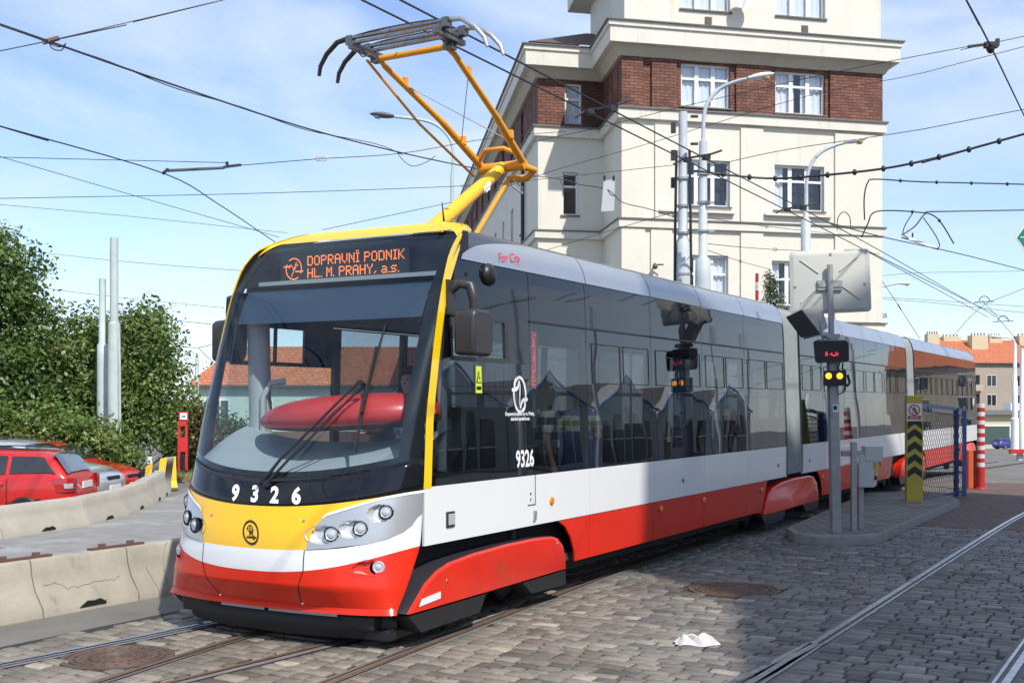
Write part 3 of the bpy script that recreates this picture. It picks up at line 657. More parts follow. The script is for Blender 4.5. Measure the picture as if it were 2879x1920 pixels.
for si,(a0,a1) in enumerate(SEC):
    js=JO[si]; xs_=[a0 if si else .74]+js+[a1]
    for sgn in (1,-1):
        # backing, slightly inside so the joints read dark
        b=MB(); b.prism([(max(a0,1.4),.82),(a1,.82),(a1,1.29),(max(a0,1.4),1.29)],lambda x,z:T(x,sgn*(HWD-.03),z),lambda x,z:T(x,sgn*(HWD-.06),z)); b.build('inner_wall',m_gap,tram,local=True)
        for k in range(len(xs_)-1):
            x0,x1=xs_[k]+(G_ if k else 0),xs_[k+1]-G_
            # white waist panel
            b=MB(); plate(b,x0,x1,.812,1.295,sgn); wpn=b.build('waist_panel',m_twhite,tram,local=True)
            # red skirt
            fr={0:3.20,1:12.92,2:22.8}[si]; rr={0:10.03,1:19.1,2:28.9}[si]
            s0,s1=max(x0,fr),min(x1,rr)
            if s1-s0>.2:
                pl=[(s0,.806)] if s0>fr else [(fr-.06,.806),(fr+.1,.735),(fr+.22,.62),(fr+.31,.47),(fr+.35,.355)][0:]
                if s0>fr: pl=[(s0,.806),(s0,.355)]
                end=[(s1,.355),(s1,.806)] if s1<rr else [(rr-.2,.345),(rr-.12,.56),(rr,.806)]
                poly_plate('skirt_panel',pl+end,sgn,m_tred)
            # glass band and upper band
            xg0=x0; xt0=x0
            if si==0 and k==0:
                b=MB(); plate(b,.90,x1,1.305,2.36,sgn,x0t=1.08,nz_=4,th=.008); b.build('cab_door_glass',g_side if sgn==1 else g_cab,tram,local=True,smooth=30)
                b=MB(); plate(b,1.21,x1,2.775,3.25,sgn,x0t=1.32,nz_=5,th=.015); b.build('upper_panel',m_tblk,tram,local=True,smooth=40)
                b=MB(); plate(b,2.21,x1,2.36,2.775,sgn,nz_=1,th=.02); b.build('window_surround',m_tblk,tram,local=True)
                b=MB(); plate(b,1.07,1.2,2.36,2.775,sgn,x0t=1.15,th=.02); b.build('window_surround',m_tblk,tram,local=True)
                b=MB()
                for (xa,xb,za,zb) in ((1.2,2.21,2.36,2.40),(1.2,2.21,2.735,2.775),(1.2,1.235,2.40,2.735),(2.14,2.21,2.40,2.735),(1.69,1.715,2.40,2.735)): plate(b,xa,xb,za,zb,sgn,th=.03,inset=-.004)
                cw=b.build('cab_window',m_rubber2,tram,local=True)
                b=MB(); plate(b,1.235,1.69,2.40,2.735,sgn,th=.006,inset=.006); plate(b,1.715,2.14,2.40,2.735,sgn,th=.006,inset=.010); b.build('window_pane',g_cab,cw,local=True)
            else:
                b=MB(); plate(b,x0,x1,1.305,2.765,sgn,nz_=5,th=.008); sw=b.build('side_window',g_side,tram,local=True,smooth=30)
                b=MB(); plate(b,x0,x1,2.79,3.25,sgn,nz_=4,th=.015); b.build('upper_panel',m_tblk,tram,local=True,smooth=40)
                if x1-x0>1.3 and k>1 or si:
                    # opening vent outline high in the pane
                    b=MB()
                    n_v=2 if x1-x0>1.2 else 1
                    for q in range(n_v):
                        va=x0+.12+q*(x1-x0-.12)/n_v; vb=va+(x1-x0-.3)/n_v
                        for (p0,p1) in (((va,2.2),(vb,2.2)),((va,2.62),(vb,2.62)),((va,2.2),(va,2.62)),((vb,2.2),(vb,2.62))):
                            b.beam(T(p0[0],sgn*(wz(p0[1])+.002),p0[1]),T(p1[0],sgn*(wz(p1[1])+.002),p1[1]),.008,.008)
                    b.build('vent_frame',m_gap,sw,local=True)
                # pillar behind the glass joint
                b=MB(); plate(b,x0-.05,x0+.05,1.3,2.78,sgn,th=.05,inset=.03); b.build('window_pillar',m_intd,tram,local=True)
        # groove rail between window and upper band
        b=MB(); b.beam(T(2.62 if si==0 else a0,sgn*(wz(2.778)+.004),2.778),T(a1,sgn*(wz(2.778)+.004),2.778),.02,.018); b.build('drip_rail',m_darkmetal,tram,local=True)
        # silver roof edge
        b=MB(); zz=[3.258,3.31,3.36,3.41,3.45,3.485,3.515,3.535]; nzz=len(zz)-1
        def fn(a,c):
            z=zz[int(round(c*nzz))]; xs0=a0
            if si==0: xs0=1.42+1.35*(c**1.7)
            x=xs0+(a1-xs0)*a
            if si==2: 
                xe=a1-.05-.6*c**2; x=xs0+(xe-xs0)*a
            return T(x,sgn*(wz(z)+.004),z)
        b.grid(fn,24,nzz); re_=b.build('roof_edge',m_tsil,tram,local=True,smooth=60)
        for x in [j+.05 for j in js if j>3]:
            b=MB(); b.grid(lambda a,c:(lambda z:T(x+(a-.5)*.010,sgn*(wz(z)+.006),z))(zz[int(round(c*nzz))]),1,nzz); b.build('panel_seam',m_gap,re_,local=True)
    # roof
    b=MB(); r0=1.42 if si==0 else a0
    zz2=[3.26,3.36,3.45,3.52,3.56,3.585]
    def fr2(a,c):
        t=c*2-1; k=abs(t)*5.999; i=5-int(k) if False else 0
        # across the roof
        ang=(1-abs(t)); z=3.26+(3.575-3.26)*min(1,(ang/.5))**.6 if ang<.5 else 3.575+.02*(ang-.5)
        y=wz(z)*math.copysign(1,t) if ang<.5 else math.copysign(wz(3.575)*(1-ang)/.5,t)
        x=(r0 if si else max(1.3,rim(z)+.2))+(a1-(r0 if si else max(1.3,rim(z)+.2)))*a
        return T(x,y*.995,z-.006)
    b.grid(fr2,30,40); b.build('roof',m_rooft if si==0 else m_roofg,tram,local=True,smooth=50)
    # floor, ceiling, lights, seats, handrails
    b=MB(); f0=2.55 if si==0 else a0; b.box((( f0+a1)/2,0,.40),(a1-f0,2.3,.08)); b.build('floor',m_intd,tram,local=True)
    b=MB(); b.box(((f0+a1)/2,0,2.84),(a1-f0,2.2,.05)); b.build('ceiling',mat('tram ceiling',(.13,.14,.145),.6),tram,local=True)
    b=MB(); x=f0+2.2
    i=0
    while x<a1-.8:
        for sgn in (1,-1):
            b=MB(); y=-sgn*.78
            b.box((x,y,.95),(.46,.44,.07)); b.box((x+.25*(1 if i%2 else -1),y,1.3),(.07,.44,.72)); b.box((x,y,.7),(.3,.3,.45),mi=1)
            b.build('seat',[m_seat,m_intd],tram,local=True,bevel=.03)
        x+=.95; i+=1
    b=MB(); x=f0+1.2
    while x<a1-.3:
        for y in (-.55,.55): b.tube([T(x,y,.44),T(x,y,2.82)],.018,6)
        x+=1.75
    for y in (-.55,.55): b.tube([T(f0+.3,y,2.1),T(a1-.3,y,2.1)],.016,6)
    b.build('handrail',m_pole,tram,local=True,smooth=50)
# tail end
b=MB(); prof=[(wz(z),z) for z in (.4,.9,1.35,2.2,3.1,3.25,3.38,3.48,3.56)]
b.grid(lambda a,c:(lambda i,t:T(31.75+.35*(1-abs(t)**2.5)*(1-.4*prof[i][1]/3.6)+(-.3*sm((prof[i][1]-2.2)/1.4)),t*prof[i][0],prof[i][1]))(int(round(c*8)),a*2-1),20,8); b.build('tail_end',m_tblk,tram,local=True,smooth=50)
# bellows
for (a0,a1) in ((11.06,11.95),(20.86,21.80)):
    b=MB(); n_=44; zz=[.84,1.0,1.35,2.0,2.6,3.1,3.22,3.33,3.42,3.48,3.52]
    for sgn in (1,-1):
        b.grid(lambda a,c:(lambda z:T(a0-.01+(a1-a0+.02)*a,sgn*(wz(z)-.03+.018*(1 if int(round(a*n_))%4<2 else -1)),z))(zz[int(round(c*10))]),n_,10)
    b.grid(lambda a,c:T(a0-.01+(a1-a0+.02)*a,(c*2-1)*wz(3.52),3.51+.018*(1 if int(round(a*n_))%4<2 else -1)),n_,6)
    be=b.build('bellows',m_bell,tram,local=True,recalc=True)
    b=MB()
    for x in (a0+.0,a1-.0):
        for sgn in (1,-1): b.grid(lambda a,c:(lambda z:T(x+(a-.5)*.05,sgn*(wz(z)+.003),z))(zz[int(round(c*10))]),1,10)
    b.build('bellows_frame',m_black,be,local=True)
# underframe, bogies
b=MB()
for (x0,x1) in ((3.6,9.8),(13.3,19.2),(23.1,28.7)): b.box(((x0+x1)/2,0,.33),(x1-x0,2.2,.16))
b.box((16,0,.62),(30.6,1.5,.36)); b.build('underframe',m_dark,tram,local=True)
for sgn in (1,-1):
    for (x0,x1) in ((.75,3.6),(9.8,13.4),(19.0,22.95),(28.6,31.7)):
        b=MB(); b.box(((x0+x1)/2,-sgn*1.02,.66),(x1-x0,.1,.38)); b.build('bogie_recess',m_dark,tram,local=True)
for bi,(cx,x0,x1) in enumerate(((1.95,.50,3.30),(11.42,9.88,12.95),(21.4,19.9,22.95),(30.1,28.75,31.4))):
    rot=R(-1.6) if bi==0 else 0.
    def Bt(x,y,z): 
        dx=x-cx; return T(cx+dx*math.cos(rot)+y*math.sin(rot)*-1, y*math.cos(rot)+dx*math.sin(rot),z)
    for sgn in (1,-1):
        if bi==0: P=[(.36,.31),(.46,.39),(.62,.52),(.80,.60),(1.0,.645),(1.4,.675),(2.0,.69),(2.6,.685),(2.98,.665),(3.12,.63),(3.24,.55),(3.30,.43),(3.30,.31)]
        else: P=[(x0+.0,.30),(x0+.10,.48),(x0+.25,.62),(x0+.45,.68),(x0+.9,.735),(x0+1.6,.76),(x1-.55,.755),(x1-.28,.72),(x1-.1,.62),(x1,.45),(x1,.30)]
        yo=1.285 if bi==0 else 1.262
        b=MB(); n_=len(P)
        P2=[(cx+(x-cx)*.975,.30+(z-.30)*.95) for x,z in P]
        vs=[Bt(x,sgn*(yo-.02-.0),z) for x,z in P]+[Bt(x,sgn*yo,z) for x,z in P2]+[Bt(x,sgn*(yo-.30),z) for x,z in P]
        fs=[tuple(range(n_,2*n_))]+[(i,i+1,n_+i+1,n_+i) for i in range(n_-1)]+[(i,i+1,2*n_+i+1,2*n_+i) for i in range(n_-1)]
        b.add(vs,fs[:1+n_-1],0); b2_=len(b.v); b.add(vs,fs[n_:],1)
        sh=b.build('bogie_shroud',[m_tred,m_tred if bi else mat('shroud top dark',(.03,.03,.036),.4)],tram,local=True,smooth=35)
        for (xa,xb,dx) in ((x0-.12,x0+1.15,-.25),(x1-.95,x1,.12)):
            b=MB(); b.prism([(xa,.29),(xb,.29),(xb-(.12 if dx<0 else 0),.14),(xa+.2,.13 if dx<0 else .16)],lambda x,z:Bt(x,sgn*(yo-.015),z),lambda x,z:Bt(x,sgn*(yo-.2),z)); b.build('shroud_underskirt',m_blackpaint,sh,local=True)
        b=MB()
        for (x,z) in ((x0+.45,.50),(x1-.22,.58)): b.disc(Bt(x,sgn*(yo),z),T(0,sgn,0),[(.016,0),(.012,.006)],10)
        b.build('screw',m_chrome,sh,local=True)
        if bi==0 and sgn==1:
            b=MB(); b.prism([(.52,.35),(.84,.37),(.84,.425),(.56,.405)],lambda x,z:Bt(x,yo+.006,z),lambda x,z:Bt(x,yo-.03,z)); b.build('reflective_strip',m_twhite,sh,local=True)
    for dx in (-.93,.93):
        for sgn in (1,-1):
            b=MB(); c=T(cx+dx,sgn*.80,.31); nv=T(0,sgn,0)
            b.disc(c,nv,[(.31,-.1),(.31,.0),(.27,.01),(.255,-.02),(.12,-.02),(.1,.06),(.02,.07)],28); b.build('wheel',m_darkmetal,tram,local=True,smooth=35)
    b=MB(); b.box((cx,0,.36),(2.9,1.3,.3)); b.box((cx,-1.0,.33),(1.9,.16,.2)); b.box((cx,1.0,.33),(1.9,.16,.2))
    for k in range(3): b.tube([T(cx-1.3+k*.9,1.1,.35),T(cx-.9+k*.9,1.1,.25),T(cx-.6+k*.9,1.1,.36)],.03,6)
    b.build('bogie_frame',m_dark,tram,local=True)
# lifeguard and apron under the nose
b=MB(); b.grid(lambda a,c:(lambda u:(lambda p:T(p.x+.10+.10*abs(u)**3-.04*math.sin(c*3.14),p.y*.96,.29-.21*c))(front(u,.34)))(math.sin((a*2-1)*1.35)),40,6); b.build('front_apron',m_black,tram,local=True,smooth=50)
b=MB()
for u0,u1 in ((-.42,.0),(.04,.62)): b.grid(lambda a,c:(lambda u:(lambda p:T(p.x+.045,p.y*.97,.298-.035*c))(front(u,.34)))(u0+(u1-u0)*a),12,1)
b.build('apron_bracket',m_steel,tram,local=True)
b=MB(); b.box((.75,0,.22),(.9,2.1,.12)); b.box((.55,-.95,.12),(.35,.4,.1)); b.build('lifeguard',m_blackpaint,tram,local=True,bevel=.02)
# mirrors
for sgn in (1,-1):
    b=MB(); b.tube([T(1.22,sgn*1.17,2.93),T(1.24,sgn*1.27,3.02),T(1.26,sgn*1.37,3.0),T(1.28,sgn*1.40,2.88),T(1.28,sgn*1.40,2.78)],[.03,.042,.048,.046,.042],10); b.box((1.20,-sgn*1.19,2.9),(.12,.06,.30))
    ma=b.build('mirror_arm',m_rubber2,tram,local=True,smooth=50)
    b=MB(); b.prism([(1.10,2.44),(1.12,2.40),(1.38,2.40),(1.42,2.46),(1.44,2.74),(1.36,2.80),(1.14,2.80),(1.10,2.76)],lambda x,z:T(x,sgn*1.30,z),lambda x,z:T(x+.02,sgn*1.50,z-.01))
    b.build('mirror_housing',m_rubber2,ma,local=True,smooth=30,bevel=.035)
# small lamps, number, logos on the near side
def on_side(name,vs2,fs,x,z,m,parent=tram,off=.004):
    b=MB(); b.add([T(x+a,wz(z+c)+off,z+c) for a,c in vs2],fs); return b.build(name,m,parent,local=True)
vs,fs=text2d('9326',.22,bold=.006,space=1.0); vs=[(a*.80,c) for a,c in vs]; on_side('fleet_number',vs,fs,2.45,1.455,m_num)
vs,fs=text2d('For City',.13,shear=.45); on_side('roof_lettering',[(a,c+.06+.10*a) for a,c in vs],fs,2.30,3.30,mat('red lettering',(.75,.03,.05),.4),off=.012)
vs,fs=text2d('Dopravní podnik hl. m. Prahy,\nakciová společnost',.047,bold=.0015); on_side('company_lettering',vs,fs,2.38,1.865,m_num)
b=MB(); cxl,czl=2.385,2.07
def ribbon(pts,w):
    for i in range(len(pts)-1):
        (x0,y0,w0),(x1,y1,w1)=pts[i],pts[i+1]; d=Vector((x1-x0,y1-y0)); 
        if d.length<1e-6: continue
        d.normalize(); n_=Vector((-d.y,d.x))
        q=[(x0+n_.x*w0,y0+n_.y*w0),(x1+n_.x*w1,y1+n_.y*w1),(x1-n_.x*w1,y1-n_.y*w1),(x0-n_.x*w0,y0-n_.y*w0)]
        b.add([T(cxl+a,wz(czl+c)+.004,czl+c) for a,c in q],[(0,1,2,3)])
for h in (1,-1):
    ribbon([(h*.115*math.cos(a),h*.165*math.sin(a),.014) for a in np.linspace(-.15,1.9,14)],0)
    ribbon([(h*.13,h*.03,.018),(h*.05,h*.03,.02),(h*-.06,h*.02,.02),(h*-.11,h*.0,.018)],0) if False else None
    ribbon([(h*-.15,h*.045,.016),(h*-.08,h*.045,.018),(h*-.03,h*.07,.018),(h*0,h*.13,.012)],0)
    ribbon([(h*-.10,h*.06,.014),(h*-.09,h*.12,.018),(h*-.05,h*.15,.016),(h*0,h*.165,.014)],0)
ribbon([(-.012,-.1,.006),(.0,0,.01),(.012,.1,.006)],0)
b.build('company_emblem',m_num,tram,local=True)
b=MB(); b.box((1.13,-(HWD+.004),1.0),(.13,.016,.135)); ml=b.build('marker_lamp',m_rubber2,tram,local=True,bevel=.006)
b=MB(); b.box((1.135,-(HWD+.014),1.0),(.095,.012,.095)); b.build('marker_lens',m_lamp,ml,local=True,bevel=.004)
for x,z in ((2.99,1.02),(5.83,.71),(7.3,.71),(9.75,.68),(13.25,.68),(15.5,.71),(17.9,.71)):
    b=MB(); b.disc(T(x,HWD+.0,z),T(0,1,0),[(.043,0),(.036,.014),(.015,.018)],16); b.build('side_reflector',m_amber,tram,local=True,smooth=40)
for x,z in ((6.55,1.03),(10.6,1.02),(12.4,1.02)):
    b=MB(); b.disc(T(x,HWD,z),T(0,1,0),[(.045,0),(.03,.012),(.015,.016)],14); b.build('door_button',m_steel,tram,local=True,smooth=40)
b=MB(); b.box((2.63,-(HWD+.008),.905),(.04,.02,.09)); b.box((2.63,-(HWD+.012),.93),(.02,.03,.04)); b.build('panel_lock',m_steel,tram,local=True)
b=MB()
for xa,xb,za,zb in ((2.50,2.66,1.008,1.016),(2.648,2.656,1.008,1.30)): b.box(((xa+xb)/2,-(HWD+.0015),(za+zb)/2),(xb-xa,.003,zb-za))
b.disc(T(2.56,HWD+.001,1.12),T(0,1,0),[(.014,0),(.012,.002)],10); b.add([T(2.548,HWD+.003,1.075),T(2.572,HWD+.003,1.075),T(2.56,HWD+.003,1.04)],[(0,1,2)])
b.build('door_marking',m_gap,tram,local=True)
b=MB(); b.disc(T(1.87,wz(3.16)-.0,3.16),T(0,1,.05),[(.10,-.01),(.105,.01),(.095,.035),(.06,.06),(.02,.07)],20); b.build('side_camera',m_blackpaint,tram,local=True,smooth=60)
b=MB(); b.disc(T(1.49,wz(3.13),3.13),T(0,1,.05),[(.02,0),(.018,.006)],10); b.build('indicator',m_gap,tram,local=True)
# yellow warning sticker on the cab door
b=MB(); b.add([T(1.64+a,wz(2.2+c)+.004,2.2+c) for a,c in ((-.055,-.12),(.055,-.12),(.055,.12),(-.055,.12))],[(0,1,2,3)]); stk=b.build('warning_sticker',mat('lime sticker',(.62,.75,.05),.5),tram,local=True)
b=MB()
for P in ([(-.045,-.03),(.045,-.03),(.0,.085)],): b.add([T(1.64+a,wz(2.2+c)+.007,2.2+c) for a,c in P],[(0,1,2)])
b.add([T(1.64+a,wz(2.2+c)+.007,2.2+c) for a,c in ((-.04,-.09),(.04,-.09),(.04,-.06),(-.04,-.06))],[(0,1,2,3)])
wt=b.build('warning_symbol',m_gap,stk,local=True)
b=MB(); b.add([T(1.64+a,wz(2.2+c)+.010,2.2+c) for a,c in ((-.031,-.022),(.031,-.022),(.0,.062))],[(0,1,2)]); b.build('warning_field',MATS['lime sticker'],stk,local=True)
b=MB(); b.add([T(1.64+a,wz(2.2+c)+.013,2.2+c) for a,c in ((.004,.045),(-.012,.012),(.0,.012),(-.006,-.015),(.014,.022),(.002,.022))],[(0,1,2,5),(2,3,4,5)]); b.build('warning_bolt',m_gap,stk,local=True)
# side route display (red leds behind the first pane)
b=MB(); b.add([T(2.85+a,1.12,2.42+c) for a,c in ((-.09,-.35),(.09,-.35),(.09,.35),(-.09,.35))],[(0,1,2,3)]); sd=b.build('side_display',mat('grey display card',(.16,.17,.18),.6),tram,local=True)
b=MB(); k=0
for r_ in range(34):
    for c_ in range(5):
        if rng.random()<.62: b.add([T(2.85-.035+c_*.018+a,1.125,2.14+r_*.0165+c) for a,c in ((-.007,-.006),(.007,-.006),(.007,.006),(-.007,.006))],[(0,1,2,3)])
b.build('display_text',mat('red leds',(.6,.02,.02),.5,emit=((1,.05,.06),2.2)),sd,local=True)
# round white badges on sections 2 and 3
for x,z in ((12.35,2.0),(31.1,2.0)):
    b=MB(); b.disc(T(x,wz(z),z),T(0,1,0),[(.14,0),(.138,.004)],24); b.build('round_badge',mat('pale badge',(.6,.62,.64),.5),tram,local=True)
# ---- pantograph
def TP(x,y,z): return T(x+float(np.interp(z,[3.6,4.74,5.7],[-.10,-.29,-.42])),y+.05*(z>5),z+float(np.interp(z,[3.6,4.74,5.7],[0,-.08,-.14])))
m_pan=mat('pantograph orange yellow',(.80,.33,.012),.42,coat=.2,noise=(4,.08)); m_pany=mat('pantograph yellow',(.88,.50,.02),.4,coat=.2)
m_carb=mat('contact strip grey',(.24,.24,.245),.4,.6,noise=(9,.2)); m_alu=mat('aluminium horn',(.55,.56,.57),.35,.8)
b=MB(); b.box((2.95,0,3.615),(.8,.6,.05)); b.box((2.70,.0,3.66),(.26,.3,.12)); pan=b.build('pantograph',m_darkmetal,tram,local=True,bevel=.02)
kn=TP(4.46,0,4.74)
b=MB(); b.tube([TP(2.72,0,3.70),kn],[.085,.066],18); la=b.build('lower_arm',m_pany,pan,local=True,smooth=50)
b=MB(); b.add([TP(3.96+dx*.85,.076,4.42+dx*.52+dz) for dx,dz in ((-.06,-.05),(.06,-.05),(.06,.05),(-.06,.05))],[(0,1,2,3)]); 
b.grid(lambda a,c:(lambda th:TP(3.86+.17*a,.080*math.cos(th),4.365+.103*a+.080*math.sin(th)*.95))(-.6+1.0*c),1,6); b.build('arm_label',m_white,pan,local=True)
b=MB(); b.tube([TP(4.46,-.30,4.74),TP(4.46,.30,4.74)],.06,14); b.tube([TP(4.40,-.28,4.80),TP(4.3,-.12,4.92),TP(4.3,.12,4.92),TP(4.40,.28,4.84)],.026,8); b.tube([TP(4.46,.28,4.72),TP(4.6,.33,4.70),TP(4.62,.22,4.62),TP(4.5,.02,4.6)],.042,10); b.build('knuckle',m_pan,pan,local=True,smooth=50)
for sgn,ty in ((1,.42),(-1,.42)):
    b=MB(); b.tube([TP(4.44,sgn*.27,4.78),TP(3.72,sgn*.33,5.13),TP(3.68,sgn*.335,5.15),TP(2.82,sgn*ty,5.55),TP(2.72,sgn*(ty-.02),5.60)],[.044,.04,.034,.030,.030],10)
    for t,off in ((.22,.0),(.78,.0)):
        x=4.44+(2.75-4.44)*t; q_=TP(x,sgn*(.27+(ty-.27)*t),4.78+(5.58-4.78)*t+.05); b.box(q_,(.05,.05,.09))
    b.build('upper_arm',m_pan,pan,local=True,smooth=50)
b=MB(); b.tube([TP(2.72,-.44,5.60),TP(2.72,.44,5.60)],.031,10); b.build('arm_crossbar',m_pan,pan,local=True,smooth=50)
b=MB(); b.tube([TP(4.42,-.36,4.66),TP(3.5,-.50,5.10),TP(2.70,-.55,5.60)],.016,6); b.build('guide_rod',m_pan,pan,local=True)
b=MB(); b.tube([TP(3.4,.10,3.66),TP(4.50,.06,4.62)],.026,8); b.build('coupling_rod',m_pan,pan,local=True)
b=MB(); b.tube([TP(4.07,-.29,4.96),TP(3.12,.385,5.42)],.006,4); b.tube([TP(4.07,.29,4.96),TP(3.12,-.385,5.42)],.006,4); b.build('brace_cable',m_steel,pan,local=True)
for dx in (-.15,.15):
    b=MB(); b.grid(lambda a,c:(lambda y:TP(2.62+dx+(c-.5)*.05,y,5.80-.035*(abs(y)/.62)**3))((a*2-1)*.66),16,1); 
    b.beam(TP(2.62+dx,-.62,5.765),TP(2.62+dx,.62,5.765),.05,.024); b.beam(TP(2.62+dx,-.60,5.715),TP(2.62+dx,.60,5.725),.04,.03)
    b.build('contact_strip',[m_carb],pan,local=True)
    for sgn in (1,-1):
        b=MB(); b.tube([TP(2.62+dx,sgn*.62,5.765),TP(2.62+dx,sgn*.74,5.75),TP(2.62+dx,sgn*.88,5.65),TP(2.62+dx,sgn*.97,5.54),TP(2.62+dx,sgn*1.0,5.44)],[.028,.026,.024,.022,.018],8); b.build('horn',m_alu if sgn>0 else m_darkmetal,pan,local=True,smooth=50)
for sgn in (1,-1):
    b=MB(); b.beam(TP(2.43,sgn*.52,5.70),TP(2.81,sgn*.52,5.70),.04,.04); b.beam(TP(2.37,sgn*.5,5.655),TP(2.87,sgn*.5,5.655),.06,.05); b.tube([TP(2.5,sgn*.5,5.66),TP(2.72,sgn*.42,5.60)],.02,6); b.beam(TP(2.675,sgn*.44,5.61),TP(2.765,sgn*.44,5.61),.10,.09)
    for dx in (-.15,.15): b.beam(TP(2.58+dx,sgn*.57,5.74),TP(2.66+dx,sgn*.57,5.74),.07,.09); b.tube([TP(2.62+dx,sgn*.56,5.7),TP(2.62+dx*.6,sgn*.48,5.58),TP(2.62,sgn*.44,5.62)],.008,5)
    b.build('head_frame',mat('grey head frame',(.17,.17,.175),.4,.6,noise=(9,.2)),pan,local=True)
b=MB(); b.tube([TP(4.5,.10,4.6),TP(4.6,.16,4.5),TP(4.52,.2,4.42),TP(4.44,.12,4.5),TP(4.5,.05,4.58)],.012,5); b.build('jumper_cable',m_steel,pan,local=True)
b=MB(); b.tube([TP(2.55,.35,3.6),TP(2.55,.35,4.0)],[.02,.004],6); b.build('antenna',m_blackpaint,tram,local=True)
# ================================================================ corner building
def pole(name,label,cat,base,top,secs,m,group=None,n=12):
    """secs: list of (height fraction, radius)"""
    t=thing(name,label,cat,base,0,group); base=Vector(base); top=Vector(top); b=MB()
    pts=[];rs=[]
    for f,r in secs: pts.append(base+(top-base)*f); rs.append(r)
    b.tube(pts,rs,n); b.build('shaft',m,t,smooth=40); return t

E1=Vector((-.117,.993,0)); E2=Vector((.973,.2305,0)); BP=Vector((3.65,38.5,0))
def B(a,b,z): p=BP+E2*a+E1*b; return Vector((p.x,p.y,z))
bld=thing('apartment_building','tall cream plastered corner building with red brick storey and heavy cornices behind the tram','building',(BP.x,BP.y,gz(BP.x,BP.y)),math.atan2(E2.y,E2.x))
m_plas=mat('cream plaster',(.70,.67,.575),.85,noise=(.7,.06,(.60,.56,.46),.5,.60),bump=(90,.003,4),streak=(2.2,(.50,.45,.35),.35))
m_trim=mat('cream cornice plaster',(.68,.65,.565),.8,noise=(1.5,.07),streak=(2.5,(.46,.41,.32),.45),bump=(60,.002))
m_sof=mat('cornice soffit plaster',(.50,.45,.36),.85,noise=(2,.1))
m_lead=mat('cornice sheet metal',(.16,.14,.13),.6,.2,noise=(3,.15))
m_wfr=mat('white window frame',(.78,.79,.79),.35)
m_curt=mat('net curtain',(.80,.82,.84),.9,noise=(18,.15))
m_room=mat('dark room',(.015,.015,.017),.9)
g_win=glass('house window glass',(.88,.91,.93),1.9,(3,.004))
m_rooft2=mat('dark brown roof sheet',(.10,.07,.06),.6,noise=(4,.15))
def brickwall(rot): return brickmat('red brick wall',(.30,.105,.06),(.19,.062,.04),(.06,.04,.035),.25,.105,rot,.02)
# brick texture runs along x,y of mapped space: rotate so wall normal is out of plane
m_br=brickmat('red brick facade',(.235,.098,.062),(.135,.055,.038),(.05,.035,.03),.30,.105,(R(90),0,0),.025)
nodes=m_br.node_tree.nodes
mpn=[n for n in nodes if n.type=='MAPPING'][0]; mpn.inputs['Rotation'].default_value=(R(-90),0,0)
m_br2=brickmat('shaded brick facade',(.13,.055,.04),(.08,.04,.032),(.04,.03,.028),.30,.105,(0,0,0),.025)  # same brick coloured darker, for the bay's shadow in the recess corner
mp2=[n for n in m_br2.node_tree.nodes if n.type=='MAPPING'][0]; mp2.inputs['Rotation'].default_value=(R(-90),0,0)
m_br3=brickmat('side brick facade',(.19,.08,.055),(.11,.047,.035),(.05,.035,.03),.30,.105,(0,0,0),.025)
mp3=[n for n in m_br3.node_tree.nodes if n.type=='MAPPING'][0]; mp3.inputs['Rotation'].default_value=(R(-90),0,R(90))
def bbox(b,a0,a1,b0,b1,z0,z1,mi=0):
    vs=[B(a,bb,z) for z in (z0,z1) for a,bb in ((a0,b0),(a1,b0),(a1,b1),(a0,b1))]
    b.add(vs,[(3,2,1,0),(4,5,6,7),(0,1,5,4),(1,2,6,5),(2,3,7,6),(3,0,4,7)],mi)
RW=9.53; DP=3.2; RL=-2.42; WL=60.
# outline rings (a,b) of the block, counterclockwise; bay, recess, wing
def ring(o): return [(-o,-o),(RW+o,-o),(RW+o,14),(2.0,14.),(2.0,WL),(RL-o,WL),(RL-o,DP-o),(-o,DP-o)]
def slab(name,o0,z0,z1,m,o1=None,mi=None,par=bld):
    o1=o0 if o1 is None else o1; P0_,P1_=ring(o0),ring(o1); n=len(P0_); b=MB()
    b.add([B(*p,z0) for p in P0_]+[B(*p,z1) for p in P1_],[tuple(range(n-1,-1,-1)),tuple(range(n,2*n))]+[(i,(i+1)%n,(i+1)%n+n,i+n) for i in range(n)])
    return b.build(name,m,par)
# walls with real openings on the bay and recess fronts
def wall(name,m,u0,u1,z0,z1,holes,fn,th=.35,mi=0):
    us=sorted(set([u0,u1]+[h[0] for h in holes]+[h[1] for h in holes])); zs=sorted(set([z0,z1]+[h[2] for h in holes]+[h[3] for h in holes])); b=MB()
    for i in range(len(us)-1):
        for j in range(len(zs)-1):
            um,zm=(us[i]+us[i+1])/2,(zs[j]+zs[j+1])/2
            if any(h[0]<um<h[1] and h[2]<zm<h[3] for h in holes): continue
            b.add([fn(us[i],0,zs[j]),fn(us[i+1],0,zs[j]),fn(us[i+1],0,zs[j+1]),fn(us[i],0,zs[j+1])],[(0,1,2,3)])
    for h in holes:
        for (p,q) in (((h[0],h[2]),(h[1],h[2])),((h[1],h[2]),(h[1],h[3])),((h[1],h[3]),(h[0],h[3])),((h[0],h[3]),(h[0],h[2]))):
            b.add([fn(p[0],0,p[1]),fn(q[0],0,q[1]),fn(q[0],th,q[1]),fn(p[0],th,p[1])],[(0,1,2,3)])
    return b.build(name,m,bld,recalc=False)
